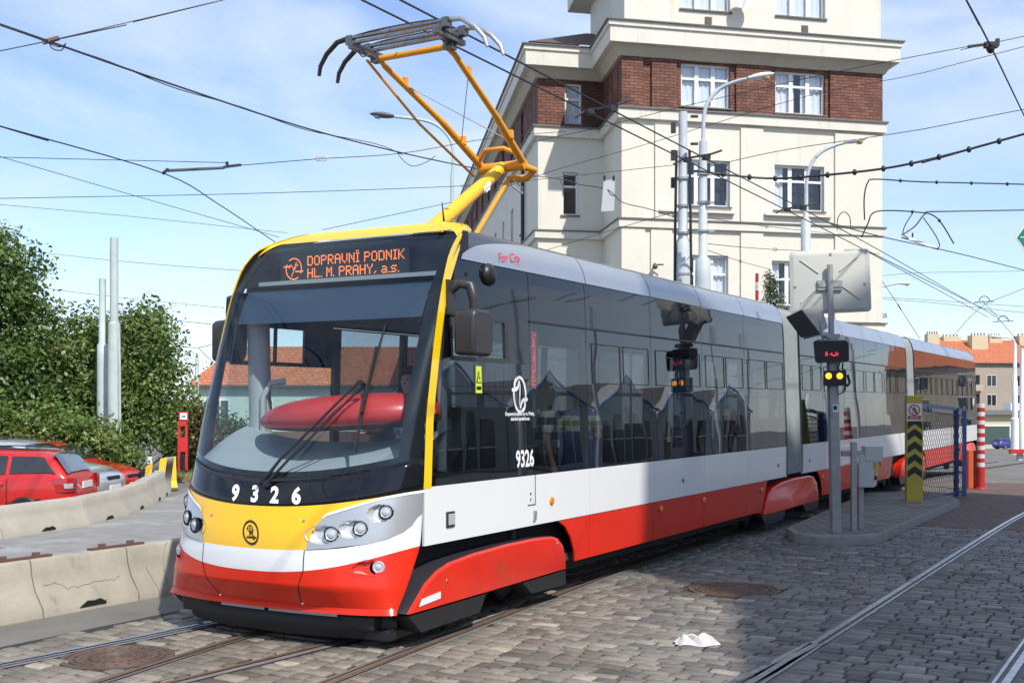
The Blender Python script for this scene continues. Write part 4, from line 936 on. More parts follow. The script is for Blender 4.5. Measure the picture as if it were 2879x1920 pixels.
def window(fn,u0,u1,z0,z1,cols,hz,curtain=0.,dark=True,dep=.14):
    b=MB(); fr=.07
    def bar(a0,a1,c0,c1,d0=dep,d1=dep+.08):
        vs=[fn(a,d,z) for z in (c0,c1) for a,d in ((a0,d0),(a1,d0),(a1,d1),(a0,d1))]
        b.add(vs,[(3,2,1,0),(4,5,6,7),(0,1,5,4),(1,2,6,5),(2,3,7,6),(3,0,4,7)])
    bar(u0,u1,z0,z0+fr); bar(u0,u1,z1-fr,z1); bar(u0,u0+fr,z0+fr,z1-fr); bar(u1-fr,u1,z0+fr,z1-fr)
    for k in range(1,cols):
        u=u0+(u1-u0)*k/cols; bar(u-.07,u+.07,z0+fr,z1-fr)
    if hz:
        zh=z0+(z1-z0)*hz; us=[u0+fr]+[u0+(u1-u0)*k/cols for k in range(1,cols)]+[u1-fr]
        for k in range(cols): bar(us[k]+(.07 if k else 0),us[k+1]-(.07 if k<cols-1 else 0),zh-.04,zh+.04,dep+.003,dep+.077)
    w=b.build('window',m_wfr,bld)
    b=MB(); b.add([fn(u0+.02,dep+.05,z0+.02),fn(u1-.02,dep+.05,z0+.02),fn(u1-.02,dep+.05,z1-.02),fn(u0+.02,dep+.05,z1-.02)],[(0,1,2,3)]); b.build('pane',g_win,w,recalc=False)
    b=MB(); b.add([fn(u0,.5,z0),fn(u1,.5,z0),fn(u1,.5,z1),fn(u0,.5,z1)],[(0,1,2,3)]); b.build('dark_room',m_room,w,recalc=False)
    for (ca,cb) in (curtain or []):
        b=MB(); b.grid(lambda a,c:fn(u0+(u1-u0)*(ca+(cb-ca)*a),dep+.14+.025*math.sin(a*(cb-ca)*60),z0+.04+(z1-z0-.06)*c),40,1); b.build('curtain',m_curt,w,smooth=60)
    b=MB(); vs=[fn(a,d,z) for z in (z0-.05,z0) for a,d in ((u0-.06,-.07),(u1+.06,-.07),(u1+.06,.14),(u0-.06,.14))]
    b.add(vs,[(3,2,1,0),(4,5,6,7),(0,1,5,4),(1,2,6,5),(2,3,7,6),(3,0,4,7)]); b.build('window_sill',m_lead,w)
    return w
fb=lambda u,d,z:B(u,d,z)                 # bay front
fr_=lambda u,d,z:B(u,DP+d,z)             # recess front
fw=lambda u,d,z:B(RL+d,u,z)              # wing side (u along depth)
bayw=[(2.08,3.86,15.2,16.9,3,.66,[(0,1)]),(5.57,7.40,15.24,16.9,3,.66,[(0,1)])]
brw=[(2.08,3.86,11.93,13.40,3,.66,[(0,1)]),(5.52,7.40,11.90,13.36,3,.66,[(.0,.42),(.55,1)])]
plw=[(2.06,3.85,8.60,10.16,3,.66,[]),(5.49,7.36,8.57,10.13,3,.66,[(0,.22)]),(2.06,3.79,5.4,6.95,3,.6,[(.35,1)]),(5.39,7.2,5.30,6.84,3,.6,[(0,.2)]),(2.06,3.79,1.9,3.5,3,.6,[]),(5.39,7.2,1.9,3.5,3,.6,[])]
H=lambda l:[(w[0],w[1],w[2],w[3]) for w in l]
wall('wall',m_plas,0,RW,-1,11.40,H(plw),fb); wall('brick_wall',m_br,0,RW,11.78,13.45,H(brw),fb); wall('tower_wall',m_plas,.08,RW,14.6,19,H(bayw),fb)
for l in (bayw,brw,plw):
    for w in l: window(fb,*w)
rcb=[(-1.43,-.81,11.90,13.37)]; rcp=[(-1.53,-.93,8.65,10.18)]
wall('brick_wall',m_br,RL,-.75,11.78,13.45,rcb,fr_); wall('wall',m_plas,RL,0,-1,11.40,rcp,fr_)
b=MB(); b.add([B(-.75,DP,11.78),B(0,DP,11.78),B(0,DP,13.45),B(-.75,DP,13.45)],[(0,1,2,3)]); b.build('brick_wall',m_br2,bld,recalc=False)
window(fr_,-1.43,-.81,11.90,13.37,1,.62,[(0,.9)]); window(fr_,-1.53,-.93,8.65,10.18,1,.68,[])
# bay left side, right side, wing
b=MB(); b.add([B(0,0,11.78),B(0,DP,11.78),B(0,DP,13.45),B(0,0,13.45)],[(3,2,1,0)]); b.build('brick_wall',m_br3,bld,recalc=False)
b=MB(); b.add([B(0,0,-1),B(0,DP,-1),B(0,DP,11.4),B(0,0,11.4)],[(3,2,1,0)]); b.build('wall',m_plas,bld,recalc=False)
b=MB(); b.add([B(RW,0,-1),B(RW,14,-1),B(RW,14,19),B(RW,0,19)],[(0,1,2,3)]); b.build('wall',m_plas,bld,recalc=False)
b=MB(); b.add([B(.08,0,14.6),B(.08,6.1,14.6),B(.08,6.1,17.2),B(.08,0,19)],[(3,2,1,0)]); b.add([B(.08,6.1,14.6),B(4,6.1,14.6),B(4,6.1,19),B(.08,6.1,19)],[(0,1,2,3)]); b.build('tower_wall',m_plas,bld,recalc=False)
b=MB(); bbox(b,-.7,9.9,-.0+.7,6.9,17.15,18.1); b.build('tower_cornice',m_trim,bld)
wwh=[];k=7.2
while k<58: wwh.append((k,k+.9)); k+=3.4
wall('wall',m_plas,DP,WL,-1,11.40,[(a,c,z,z+1.5) for a,c in wwh for z in (2.,5.3,8.6)],fw)
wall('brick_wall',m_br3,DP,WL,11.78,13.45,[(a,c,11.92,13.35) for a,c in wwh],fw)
for a,c in wwh[:9]:
    for z in (5.3,8.6,11.92): window(fw,a,c,z,z+1.43 if z>11 else z+1.5,1,.65,[])
# ledges and cornices
slab('ledge',.16,11.40,11.72,m_trim); slab('ledge_cap',.22,11.72,11.78,m_lead)
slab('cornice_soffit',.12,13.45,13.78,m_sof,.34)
slab('cornice',.52,13.78,14.42,m_trim); slab('cornice_moulding',.58,14.30,14.46,m_trim); slab('cornice_cap',.65,14.46,14.50,m_lead)
slab('ledge',.13,7.80,8.05,m_trim); slab('ledge_cap',.17,8.05,8.10,m_lead)
slab('ledge',.13,4.45,4.72,m_trim); slab('ledge_cap',.2,4.72,4.76,m_lead)
# recessed panels / lesenes on the bay
for (a0,a1,z0,z1) in ((-.03,.79,8.12,11.18),(4.23,5.05,8.12,11.3),(7.75,9.56,8.12,11.3),(1.15,1.75,8.12,11.25)):
    b=MB(); bbox(b,a0,a1,-.07,.0,z0,z1); b.build('pilaster',m_plas,bld)
for (a0,a1,z0,z1) in ((-.03,.79,4.78,7.78),(4.23,5.05,4.78,7.78),(7.75,9.56,4.78,7.78),(1.0,1.75,4.78,7.78)):
    b=MB(); bbox(b,a0,a1,-.07,.0,z0,z1); b.build('pilaster',m_plas,bld)
for (a0,a1) in ((-.03,.72),(1.02,1.9),(4.05,5.35),(7.55,9.56)):
    b=MB(); bbox(b,a0,a1,-.10,.0,11.80,13.43); b.build('brick_pier',m_br,bld)
for a0,a1 in ((1.3,4.0),(5.1,7.6)):
    b=MB(); bbox(b,a0,a1,-.16,0.,8.36,8.44); b.build('sill_band',m_trim,bld)
b=MB(); bbox(b,8.9,9.7,-.35,.3,4.3,4.45); bbox(b,8.96,9.6,-.25,.3,3.9,4.3); b.build('bracket',m_trim,bld)
# roofs
b=MB(); P=[(RL-.8,DP-.8),(0,DP-.8),(0,14),(2.,14),(2.,WL),(RL-.8,WL)]
b.add([B(RL-.4,DP-.4,14.62),B(3,DP-.4,14.62),B(3,DP+2.2,15.9),B(RL+2.2,DP+2.2,15.9),B(RL-.4,WL,14.62),B(RL+2.2,WL,15.9)],[(0,1,2,3),(0,3,5,4)]); b.build('roof',m_rooft2,bld)
# drainpipe, vents, wall lamp, satellite dish
b=MB(); b.tube([B(RL-.12,DP+3.4,-.5),B(RL-.12,DP+3.4,11.3)],.075,10); b.build('drainpipe',m_blackpaint,bld,smooth=60)
b=MB(); b.tube([B(RL-.12,DP+3.4,6.0),B(RL-.5,DP+3.0,5.7)],.03,6); b.build('pipe_bracket',m_blackpaint,bld)
for a,z in ((3.06,14.86),(6.62,14.84),(4.75,6.9),(4.85,8.0)):
    b=MB(); bbox(b,a-.12,a+.12,-.03,.03,z-.12,z+.12); b.build('vent_grille',m_rooft2 if z>10 else m_blackpaint,bld)
b=MB(); q=B(1.12,0,6.5); b.tube([q,q+Vector((0,-.25,.05))],.03,6); b.disc(q+Vector((0,-.28,.0)),(0,-.4,-1),[(.03,-.1),(.08,-.04),(.09,.06),(.03,.1)],10); b.tube([q+Vector((.08,-.25,.05)),q+Vector((.28,-.3,.05))],.025,6); b.build('wall_lamp',mat('weathered bronze',(.10,.08,.05),.6,.4),bld)
b=MB(); q=B(4.2,-.35,15.45); b.disc(q,(.35,-.9,.3),[(.32,.08),(.22,.03),(.05,.0)],20); b.tube([q,B(4.25,0,15.35)],.025,6); b.tube([q,q+Vector((.1,-.35,.0))],.012,5); b.build('satellite_dish',m_greypaint,bld,smooth=60)
b=MB(); q=B(9.75,.2,5.05); b.box(q,(.16,.42,.16),.6); b.tube([q,B(9.53,.1,4.95)],.03,6); b.build('security_camera',m_white,bld,bevel=.02)
# small conifer and striped marker in front of the house
# ================================================================ distant houses
def house(name,label,fx,fy,ang,wd,dp,hw,hr,mw,mr,wins,zb,wsize,plinth=None,chim=(),dormer=()):
    t=thing(name,label,'building',(fx,fy,zb),ang); ca,sa=math.cos(ang),math.sin(ang)
    h_=lambda a,d,z:Vector((fx+a*ca-d*sa,fy+a*sa+d*ca,zb+z))
    def bx(b,a0,a1,d0,d1,z0,z1,mi=0): b.add([h_(a,d,z) for z in (z0,z1) for a,d in ((a0,d0),(a1,d0),(a1,d1),(a0,d1))],[(3,2,1,0),(4,5,6,7),(0,1,5,4),(1,2,6,5),(2,3,7,6),(3,0,4,7)],mi)
    b=MB(); bx(b,0,wd,0,dp,-1,hw); b.build('wall',mw,t)
    o=.5; b=MB(); P=[h_(-o,-o,hw+.0),h_(wd+o,-o,hw),h_(wd+o,dp+o,hw),h_(-o,dp+o,hw),h_(-.3+min(dp/2,3),dp/2,hr),h_(wd+.3-min(dp/2,3),dp/2,hr)]
    b.add(P,[(0,1,5,4),(1,2,5),(2,3,4,5),(3,0,4),(3,2,1,0)]); rf=b.build('roof',mr,t)
    b=MB(); bx(b,-.55,wd+.55,-.62,-.5,hw-.12,hw+.06); b.build('gutter',m_wiregrey,t)
    for (a,z,dk) in wins:
        b=MB(); bx(b,a,a+wsize[0],-.05,.02,z,z+wsize[1]); w=b.build('window',m_wfr,t)
        n_=2
        for k in range(n_):
            b=MB(); bx(b,a+.08+k*(wsize[0]-.06)/n_,a+(k+1)*(wsize[0]-.06)/n_-.02,-.06,-.03,z+.08,z+wsize[1]-.08); b.build('pane',mat('far window glass',(.06,.07,.08),.1) if not dk else mat('far window dark',(.03,.03,.035),.2),w)
    if plinth:
        b=MB(); bx(b,-.05,wd+.05,-.05,.0,-1,plinth[0]); b.build('plinth',plinth[1],t)
    for (a,d,w_,z0,z1,m) in chim:
        b=MB(); bx(b,a,a+w_,d,d+w_*.55,z0,z1); ch=b.build('chimney',m,rf)
        for k in range(5):
            b=MB(); q=h_(a+w_*(k+.5)/5,d+w_*.27,z1); b.tube([q,q+Vector((0,0,.5))],.13,6); b.build('chimney_pot',mat('clay pot',(.3,.13,.08),.8),ch)
    return t,h_,bx
m_tile=brickmat('orange roof tiles',(.52,.17,.075),(.46,.145,.065),(.36,.115,.055),.5,.42,(R(-60),0,0),.03)
m_mint=mat('pale mint plaster',(.52,.60,.54),.85,noise=(.5,.05)); m_plin=mat('brown plinth',(.20,.12,.10),.85)
m_tan=mat('weathered tan render',(.40,.34,.27),.85,noise=(.15,.15,(.33,.28,.23),.1,.5)); m_beige=mat('beige plaster',(.58,.50,.33),.85,noise=(.3,.06))
c0=pd(372,1000,92)
house('low_house','low white and mint house with orange tile roof seen past the tram nose on the left','',0,0,.02,1,1,1,2,m_mint,m_tile,[],0,(1,1)) if False else None
lh,_,_=house('low_house','long low pale house with orange tiled roof, behind the shrubs and the tram cab',-26.5,96,.04,34,11,5.1,8.6,m_mint,m_tile,[(a,2.2,0) for a in (1.6,5.2,8.6,12.,15.6,19.2,23,27)],-1.75,(1.5,1.75),(1.3,m_plin))
lh['category']='house'
wins=[]
for a in (1.5,9,14,22,27,35,40,48,53,61,66): 
    for z in (2.6,6.,9.6): wins.append((a,z,(int(a+z)%2)))
ch=[(.5,6,2.4,16,19.6,m_beige),(4.5,7.5,3.5,17.5,19.2,m_beige),(8.6,4.5,3.2,15.6,19.3,m_beige),(13.5,7,2.6,17.6,19.3,m_beige),(19,6,4,16,19.4,m_beige)]
rb,h_,bx=house('tenement_house','tan four storey tenement with orange tiled roof and wide chimneys in the far right background',79,214,.12,70,16,13.9,18.6,m_tan,m_tile,wins,-4.7,(1.9,2.1),None,ch)
for a in (5.2,18,31,44,57):
    for z in (2.,5.4,9.0):
        b=MB(); bx(b,a-1.,a+2.4,-.08,.0,z,z+2.7); lo=b.build('loggia',m_room,rb)
        b=MB(); bx(b,a-1.3,a+2.7,-.9,-.1,z-.25,z+.9); b.build('parapet',mat('loggia parapet',(.46,.40,.32),.85,noise=(.5,.1)),lo)
hb,h_,bx=house('garage_building','flat beige single storey outbuilding with grey roof edge behind the blue car','',0,0,0,1,1,1,1,m_beige,m_tile,[],0,(1,1)) if False else (None,None,None)
t=thing('outbuilding','low beige outbuilding with flat grey roof and green barred window, behind the blue car','building',(62.5,163,-4.6),.1)
def ob(name,m,c,d,par=t): b=MB(); b.box(c,d,.1); return b.build(name,m,par)
ob('wall',m_beige,(78,166,-2.2),(32,8,4.9)); ob('roof',mat('grey flat roof',(.17,.17,.16),.8),(78,165.7,.55),(33,9,.6))
w_=ob('window',m_wfr,(67.2,160.9,-2.6),(4.2,.1,2.9)); ob('window_grille',mat('green grille',(.05,.09,.07),.6),(67.2,160.82,-2.6),(3.6,.1,2.5),w_)
ob('white_cover',m_white,(74,163.5,1.3),(9,2,1.1))
# depot halls to the right of the picture, mirrored in the tram's windows
m_hall=mat('grey hall render',(.55,.54,.50),.85,noise=(.5,.15)); m_blue=mat('blue hall trim',(.06,.25,.55),.5); m_hwin=mat('hall windows',(.03,.035,.04),.15); m_hroof=mat('hall roof felt',(.13,.12,.11),.8)
for k in range(9):
    s0=2+k*11.; p=22.+0.
    b0=sp(s0,p); hal=thing('depot_hall','grey tram depot hall with wavy gable and blue edge','hall',(b0.x,b0.y,0),math.atan2(TD.y,TD.x),'depot halls beside the yard')
    def hp(x,y,z): return TD*(s0+x)+TN*(p+y)+Vector((0,0,z+ -.034*min(max(0,(s0*.87-31)),100)*.5))
    prof=[(0,-3),(0,3.7),(1.0,3.9),(3.2,4.9),(5.4,6.1),(7.6,4.9),(9.8,3.9),(10.8,3.7),(10.8,-3)]
    b=MB(); b.prism(prof,lambda x,z:hp(x,0,z),lambda x,z:hp(x,1.,z)); b.build('gable_wall',m_hall,hal)
    b=MB(); b.prism([(x,z-.25) for x,z in prof],lambda x,z:hp(x,1.01,z),lambda x,z:hp(x,26,z)); b.build('roof',m_hroof,hal)
    b=MB(); b.tube([hp(x,-.12,z+.08) for x,z in prof[1:-1]],.09,6); b.build('gable_edge',m_blue,hal)
    for q in range(5):
        b=MB(); x0=1.5+q*1.6; h0=3.1+(.9-abs(q-2)*.45); b.prism([(x0,.1),(x0+1.25,.1),(x0+1.25,h0-.15),(x0+.9,h0),(x0+.3,h0)],lambda x,z:hp(x,-.05,z),lambda x,z:hp(x,.1,z)); b.build('window',m_hwin,hal)
        b=MB(); b.prism([(x0+.06,1.5),(x0+1.19,1.5),(x0+1.19,1.6),(x0+.06,1.6)],lambda x,z:hp(x,-.09,z),lambda x,z:hp(x,-.05,z)); b.build('window_bar',m_wfr,hal)
    q_=sp(s0+4,13-2*(k%2)); pole('catenary_pole',('grey yard pole in front of the depot halls, mirrored in the tram glass'),'pole',q_,q_+Vector((0,0,8.5)),[(0,.16),(.6,.13),(.61,.09),(1,.08)],m_greypaint,'yard poles before the depot halls')
    for q in range(6):
        pass
mir,h_,bx=house('yard_house','orange roofed house beyond the depot yard','',0,0,0,1,1,1,1,m_beige,m_tile,[],0,(1,1)) if False else (None,None,None)
yh,_,_=house('yard_house','long house with orange tiled roof beyond the depot halls, outside the right edge',95,190,-.5,45,14,15,26,m_tan,m_tile,[(a,z,0) for a in range(3,42,7) for z in (3,7,11)],-4.7,(2,2.4)); yh['category']='house'
# unseen block added behind the photographer, outline shaped to shade the paving
RZ=Vector((-math.sin(R(SUN_AZ)),math.cos(R(SUN_AZ)),0)); QZ=Vector((math.cos(R(SUN_AZ)),math.sin(R(SUN_AZ)),0))
def rq(q,r,z): v=QZ*q+RZ*r; return Vector((v.x,v.y,z))
b0=rq(14,-6,0); ch_=thing('shade_block','tall unseen block behind the photographer, added to shade the yard','house',(b0.x,b0.y,0))
prof=[(5.1,-.5),(5.25,12.2),(8.0,15.9),(8.15,20.),(8.3,22.4),(13.6,22.7),(14.5,24.6),(19,26.6),(21.2,26.6),(22,23),(27,20),(27,-.5)]
b=MB(); b.prism(prof,lambda q,z:rq(q,-5,z),lambda q,z:rq(q,-13,z)); b.build('wall',m_plas,ch_)
# ================================================================ barriers
m_conc=mat('weathered concrete',(.35,.32,.26),.9,noise=(2.2,.2,(.24,.22,.18),1.7,.56),bump=(40,.004,8))
m_conc2=mat('pale concrete',(.40,.37,.31),.9,noise=(2.5,.12,(.38,.36,.32),1.5,.55),bump=(40,.004,8))
m_rustp=mat('rusty plate',(.12,.06,.045),.8)
def barrier(name,p,q,m,label,group,h=.53,rot_n=1,drain=True,plate=None,wb=.30,wt=.11,stripes=False,cracks=None):
    p=Vector(p); q=Vector(q); d=(q-p).normalized(); n=Vector((d.y,-d.x,0))*rot_n; ln=(q-p).length
    zb=-.03
    t=thing(name,label,'barrier',(p.x,p.y,gz(p.x,p.y)),math.atan2(d.y,d.x),group)
    prof=[(wb,0),(wb*.97,.08),(wb*.58,.24),(wt*1.15,h*.72),(wt,h-.02),(wt-.02,h)]
    pr=prof+[(-a,b) for a,b in prof[::-1]]
    b=MB(); nseg=max(8,int(ln/.14)); jig=[random.uniform(-.004,.004) for _ in range(400)]
    N_=len(pr)
    def ptt(x,k,a,c): 
        o=(p+d*x); z=gz(o.x,o.y)+zb+c; return o+n*(a+jig[(k*7+int(x*50))%400])+Vector((0,0,z))
    xs_=[ln*i/nseg for i in range(nseg+1)]; xs_[0]+=.008; xs_[-1]-=.008
    vs=[ptt(x,k,a,c) for x in xs_ for k,(a,c) in enumerate(pr)]
    fs=[(i*N_+k,i*N_+k+1,(i+1)*N_+k+1,(i+1)*N_+k) for i in range(nseg) for k in range(N_-1)]+[tuple(range(N_)),tuple(range(nseg*N_,(nseg+1)*N_))]
    if cracks:
        bc=MB()
        def pf(x,f):
            k=min(4,int(f*5)); u=f*5-k; A_,B_=prof[k],prof[k+1]; o=p+d*x; return o+n*(A_[0]+(B_[0]-A_[0])*u+.006)+Vector((0,0,gz(o.x,o.y)+zb+A_[1]+(B_[1]-A_[1])*u-o.z))
        for (xa,fa,xb,fb_,w_) in cracks:
            bc=MB(); pts_=[]; nk_=int(abs(xb-xa)/.035)+8
            wob=np.cumsum(rng.normal(size=nk_+1)*.012); wob-=np.linspace(wob[0],wob[-1],nk_+1)
            for i in range(nk_+1): pts_.append(pf(xa+(xb-xa)*i/nk_+(wob[i]*.8 if abs(xb-xa)<.2 else 0),min(.97,max(.02,fa+(fb_-fa)*i/nk_+(wob[i] if abs(xb-xa)>.2 else 0)))))
            bc.tube(pts_,[.0012+w_*rng.uniform(.0,.35) for _ in pts_],4); bc.build('crack',mat('crack line',(.12,.10,.08),.9),t)
    # drain opening near the foot
    b.add(vs,fs); bo=b.build('concrete_body',m,t,smooth=45)
    if stripes:
        b=MB()
        for i in range(0,int(ln/.16),2):
            x0=i*.16; 
            b.add([ptt(min(ln-.02,x0+.08*(c/.5)),0,a+.006,c) if False else (lambda o_: o_+n*(a+.014)+Vector((0,0,gz(o_.x,o_.y)+zb+c-o_.z)))(p+d*min(ln-.01,x0+e+.16*c)) for (a,c,e) in ((wb*.97,.08,0),(wb*.97,.08,.16),(wb*.58,.24,.16),(wb*.58,.24,0))],[(0,1,2,3)])
            b.add([(lambda o_: o_+n*(a+.014)+Vector((0,0,gz(o_.x,o_.y)+zb+c-o_.z)))(p+d*min(ln-.01,x0+e+.16*c)) for (a,c,e) in ((wb*.58,.24,0),(wb*.58,.24,.16),(wt,h-.02,.16),(wt,h-.02,0))],[(0,1,2,3)])
        b.build('warning_stripes',mat('barrier yellow',(.70,.45,.02),.6,noise=(6,.15)),t,recalc=False)
    if drain:
        for f in ((.5,) if ln<2.6 else (.3,.72)):
            x=ln*f; hw=.20; b=MB(); 
            b.prism([(-hw*.8,0.),(hw*.75,0.),(hw*.8,.022),(hw*.45,.058),(hw*.1,.048),(-hw*.3,.055),(-hw*.55,.03)],lambda e,c:p+d*(x+e)+n*(wb*1.012-.0)+Vector((0,0,gz(p.x,p.y)+zb+.035+c)),lambda e,c:p+d*(x+e)+n*(wb*.6)+Vector((0,0,gz(p.x,p.y)+zb+.035+c))); b.build('drain_opening',m_gap,t)
    if plate:
        b=MB(); b.beam(q-d*.38+Vector((0,0,gz(q.x,q.y)+zb+h+.012)),q+d*.30+Vector((0,0,gz(q.x,q.y)+zb+h+.012)),.07,.02)
        for e in (-.22,.14): b.box(q+d*e+Vector((0,0,gz(q.x,q.y)+zb+h+.035)),(.07,.05,.035),.5)
        b.build('tie_plate',m_rustp,t)
    return t
# near row: foot line from the photo, centre line lies behind it by half a width
def footline(p,q,off): 
    p,q=Vector(p),Vector(q); d=(q-p).normalized(); n=Vector((-d.y,d.x,0)); return p+n*off,q+n*off
A0=pz(100,1411,0); A1=pz(320,1371,0); dirn=(A1-A0).normalized()
a_m=A0-dirn*2.05
lab=['cracked grey concrete barrier at the left edge, nearest in the front row','cracked concrete barrier with a gaping drain hole, second of the front row','short stained concrete barrier right beside the tram nose','concrete barrier hidden behind the tram nose']
pts=[a_m-dirn*2.0,A0,A1,A1+dirn*1.6,A1+dirn*4]
for i in range(3):
    P_,Q_=footline(pts[i],pts[i+1],.30); barrier('concrete_barrier',P_,Q_,m_conc,lab[i],'concrete barriers in the front row',plate=(i<2),drain=(i==1),cracks=[[(.9,.42,1.9,.46,.002)],[(.1,.46,1.0,.42,.002),(1.35,.5,1.40,.02,.001)],[(.55,.95,.35,.03,.004)]][i])
P_,Q_=footline(pts[3],pts[4],.30); barrier('concrete_barrier',P_,Q_,m_conc,lab[3],'concrete barriers in the front row',drain=False)
# far curved row
fp=[pz(-190,1262,0),pz(5,1234,0),pz(205,1203,0),pz(292,1181,0),pz(352,1157,0),pz(391,1131,0),pz(389,1107,0)]
fl=['pale concrete barrier at the left edge in front of the red estate car','pale concrete barrier in front of the rear bumper of the red estate car','pale concrete barrier in front of the silver car','short concrete barrier segment just before the bend of the row','outer concrete barrier at the bend of the curved row','last concrete barrier of the curved row turning away']
for i in range(6):
    P_,Q_=footline(fp[i],fp[i+1],.24); barrier('concrete_barrier',P_,Q_,m_conc2,fl[i],'concrete barriers in the curved row',h=.47 if i<4 else .5,wb=.26,drain=i<5)
a=pz(305,1122,0); barrier('striped_barrier',pd(300,1118,25.2)*1,pd(368,1112,26.4),m_conc2,'concrete barrier end painted with yellow and black hazard stripes','barriers at the car park end',h=.55,drain=False,stripes=True) if False else None
p1=Vector((-8.45,26.3,-.1)); q1=Vector((-7.75,26.7,0))
barrier('concrete_barrier',p1,q1,m_blackpaint,'concrete barrier with yellow and black hazard stripes behind the red car','striped concrete barriers',h=.80,drain=False,stripes=True)
# ================================================================ poles, lamps
def lamp(t,path,head_dir,m,mh,ml_=None,rs=.035,size=1.):
    b=MB(); b.tube(path,rs,8); b.build('arm',m,t,smooth=60)
    p=Vector(path[-1]); d=Vector(head_dir).normalized(); s_=Vector((0,0,1)).cross(d).normalized()
    b=MB()
    def hd_(a,c):
        th=a*6.2832; r=(.03+.11*math.sin(math.pi*min(1,c*.9+.08))**.7)*size; return p+d*(c*.62*size)+s_*r*math.cos(th)+Vector((0,0,(.075*size*(math.sin(math.pi*min(1,c*.9+.08)))**.6)*math.sin(th)+.01))
    b.grid(hd_,16,8); hd=b.build('lamp_head',mh,t,smooth=60)
    b=MB(); c=p+d*.42*size+Vector((0,0,-.045*size)); b.disc(c,(0,0,-1),[(.10*size,-.02),(.095*size,.02),(.06*size,.06),(.02*size,.07)],14); b.build('lamp_glass',ml_ or mat('amber lamp bowl',(.55,.40,.16),.2,coat=.3),hd,smooth=60)
def curve(pts,n=6):
    P=[Vector(p) for p in pts]; o=[]
    for i in range(len(P)-1):
        p0=P[max(0,i-1)];p1=P[i];p2=P[i+1];p3=P[min(len(P)-1,i+2)]
        for k in range(n):
            t=k/n; o.append(.5*((2*p1)+(p2-p0)*t+(2*p0-5*p1+4*p2-p3)*t*t+(3*p1-p0-3*p2+p3)*t**3))
    o.append(P[-1]); return o
def vert(x,y,Y): p=pd(x,y,Y); return Vector((p.x,p.y,gz(p.x,p.y)-.1)),p
# left pair
b0,t0=vert(262,546,29); pole('catenary_pole','tall pale green steel pole standing out above the bushes on the left','pole',b0,t0,[(0,.17),(.55,.16),(.66,.15),(.665,.105),(1,.10)],m_greenpaint,'poles in the bushes')
b=MB(); c_=thing('pole_cable_duct','thin pale pipe running up the tall green pole','pipe',b0+Vector((.16,-.1,0))); b.tube([b0+Vector((.19,-.1,0)),b0+(t0-b0)*.5+Vector((.17,-.1,0)),b0+(t0-b0)*.67+Vector((.12,-.08,0))],.03,6); b.build('pipe',m_greenpaint,c_)
b0,t0=vert(235,640,29.5); pole('catenary_pole','shorter pale green pole to the left of the tall one in the bushes','pole',b0,t0,[(0,.14),(.58,.135),(.68,.13),(.69,.09),(1,.085)],m_greenpaint,'poles in the bushes')
for x,y,l in ((452,823,'thin grey pole in front of the orange roofed house, the taller of two'),(433,840,'thin grey pole in front of the orange roofed house, the shorter of two')):
    b0,t0=vert(x,y,62); pole('thin_pole',l,'pole',b0,t0,[(0,.16),(.5,.15),(.52,.11),(1,.1)],m_greypaint,'poles before the orange roofed house')
# grey lamp seen behind the pantograph
b0,t0=vert(1038,400,40); t=pole('street_lamp','pale green street lamp with grey flat head behind the pantograph','lamp',b0,t0,[(0,.12),(.35,.11),(.36,.075),(1,.06)],m_greenpaint)
lamp(t,curve([t0,pd(1040,345,40),pd(1025,308,40),pd(985,280,40),pd(905,268,40)]),(pd(845,262,40)-pd(905,268,40)),m_greenpaint,mat('dark grey lamp head',(.10,.105,.12),.5),mat('grey lamp bowl',(.35,.36,.36),.3),.05,1.35)
# cluster in front of the building
b0,t0=vert(1568,258,25.5); t=pole('catenary_pole','thick grey steel pole hung with cables, in front of the cream building','pole',b0,t0,[(0,.25),(.58,.185),(.66,.17),(.675,.105),(1,.095)],m_greypaint,n=16)
for dx,dy,l_ in ((-.19,-.08,'left'),(.16,-.1,'right')):
    b=MB(); P_=[b0+Vector((dx,dy,0)),b0+Vector((dx,dy,5)),b0+Vector((dx*.8,dy,7.6))]; b.tube(curve(P_),.03,6); b.build('cable',m_wire,t)
for z in (6.9,7.5,8.1):
    b=MB(); b.box(b0+Vector((-.22,-.06,z)),(.10,.10,.22)); b.build('insulator',m_wire,t)
    b=MB(); b.box(b0+Vector((.24,-.06,z+.25)),(.16,.06,.05)); b.build('insulator',m_wire,t)
for z in (4.9,5.8,6.4,7.0): 
    b=MB(); b.disc(b0+Vector((0,0,z)),(0,0,1),[(.20 if z<5.6 else .14,-.025),(.20 if z<5.6 else .14,.025)],16); b.build('clamp_band',m_steel,t)
b0,t0=vert(1614,325,24.5); t=pole('street_lamp','grey lamp post with curved arm beside the thick cable pole','lamp',b0,t0,[(0,.2),(.62,.17),(.67,.16),(.68,.095),(1,.085)],m_greypaint,n=16)
P_=curve([t0-Vector((0,0,.1)),pd(1617,262,24.5),pd(1630,228,24.5),pd(1655,203,24.5),pd(1690,188,24.4),pd(1716,182,24.3)]); lamp(t,P_,pd(1772,172,24.3)-pd(1716,182,24.3),m_greypaint,m_white,None,.042,.92)
for z in (5.,5.7,6.3,6.9):
    b=MB(); b.disc(b0+Vector((0,0,z)),(0,0,1),[(.13,-.02),(.13,.02)],16); b.box(b0+Vector((.16,-.03,z)),(.14,.05,.05)); b.build('clamp_band',m_steel,t)
b0,t0=vert(1850,475,30); t=pole('street_lamp','grey lamp post with curved arm rising behind the square sign back','lamp',b0,t0,[(0,.14),(.6,.13),(.95,.125),(.96,.07),(1,.07)],m_greypaint,n=14)
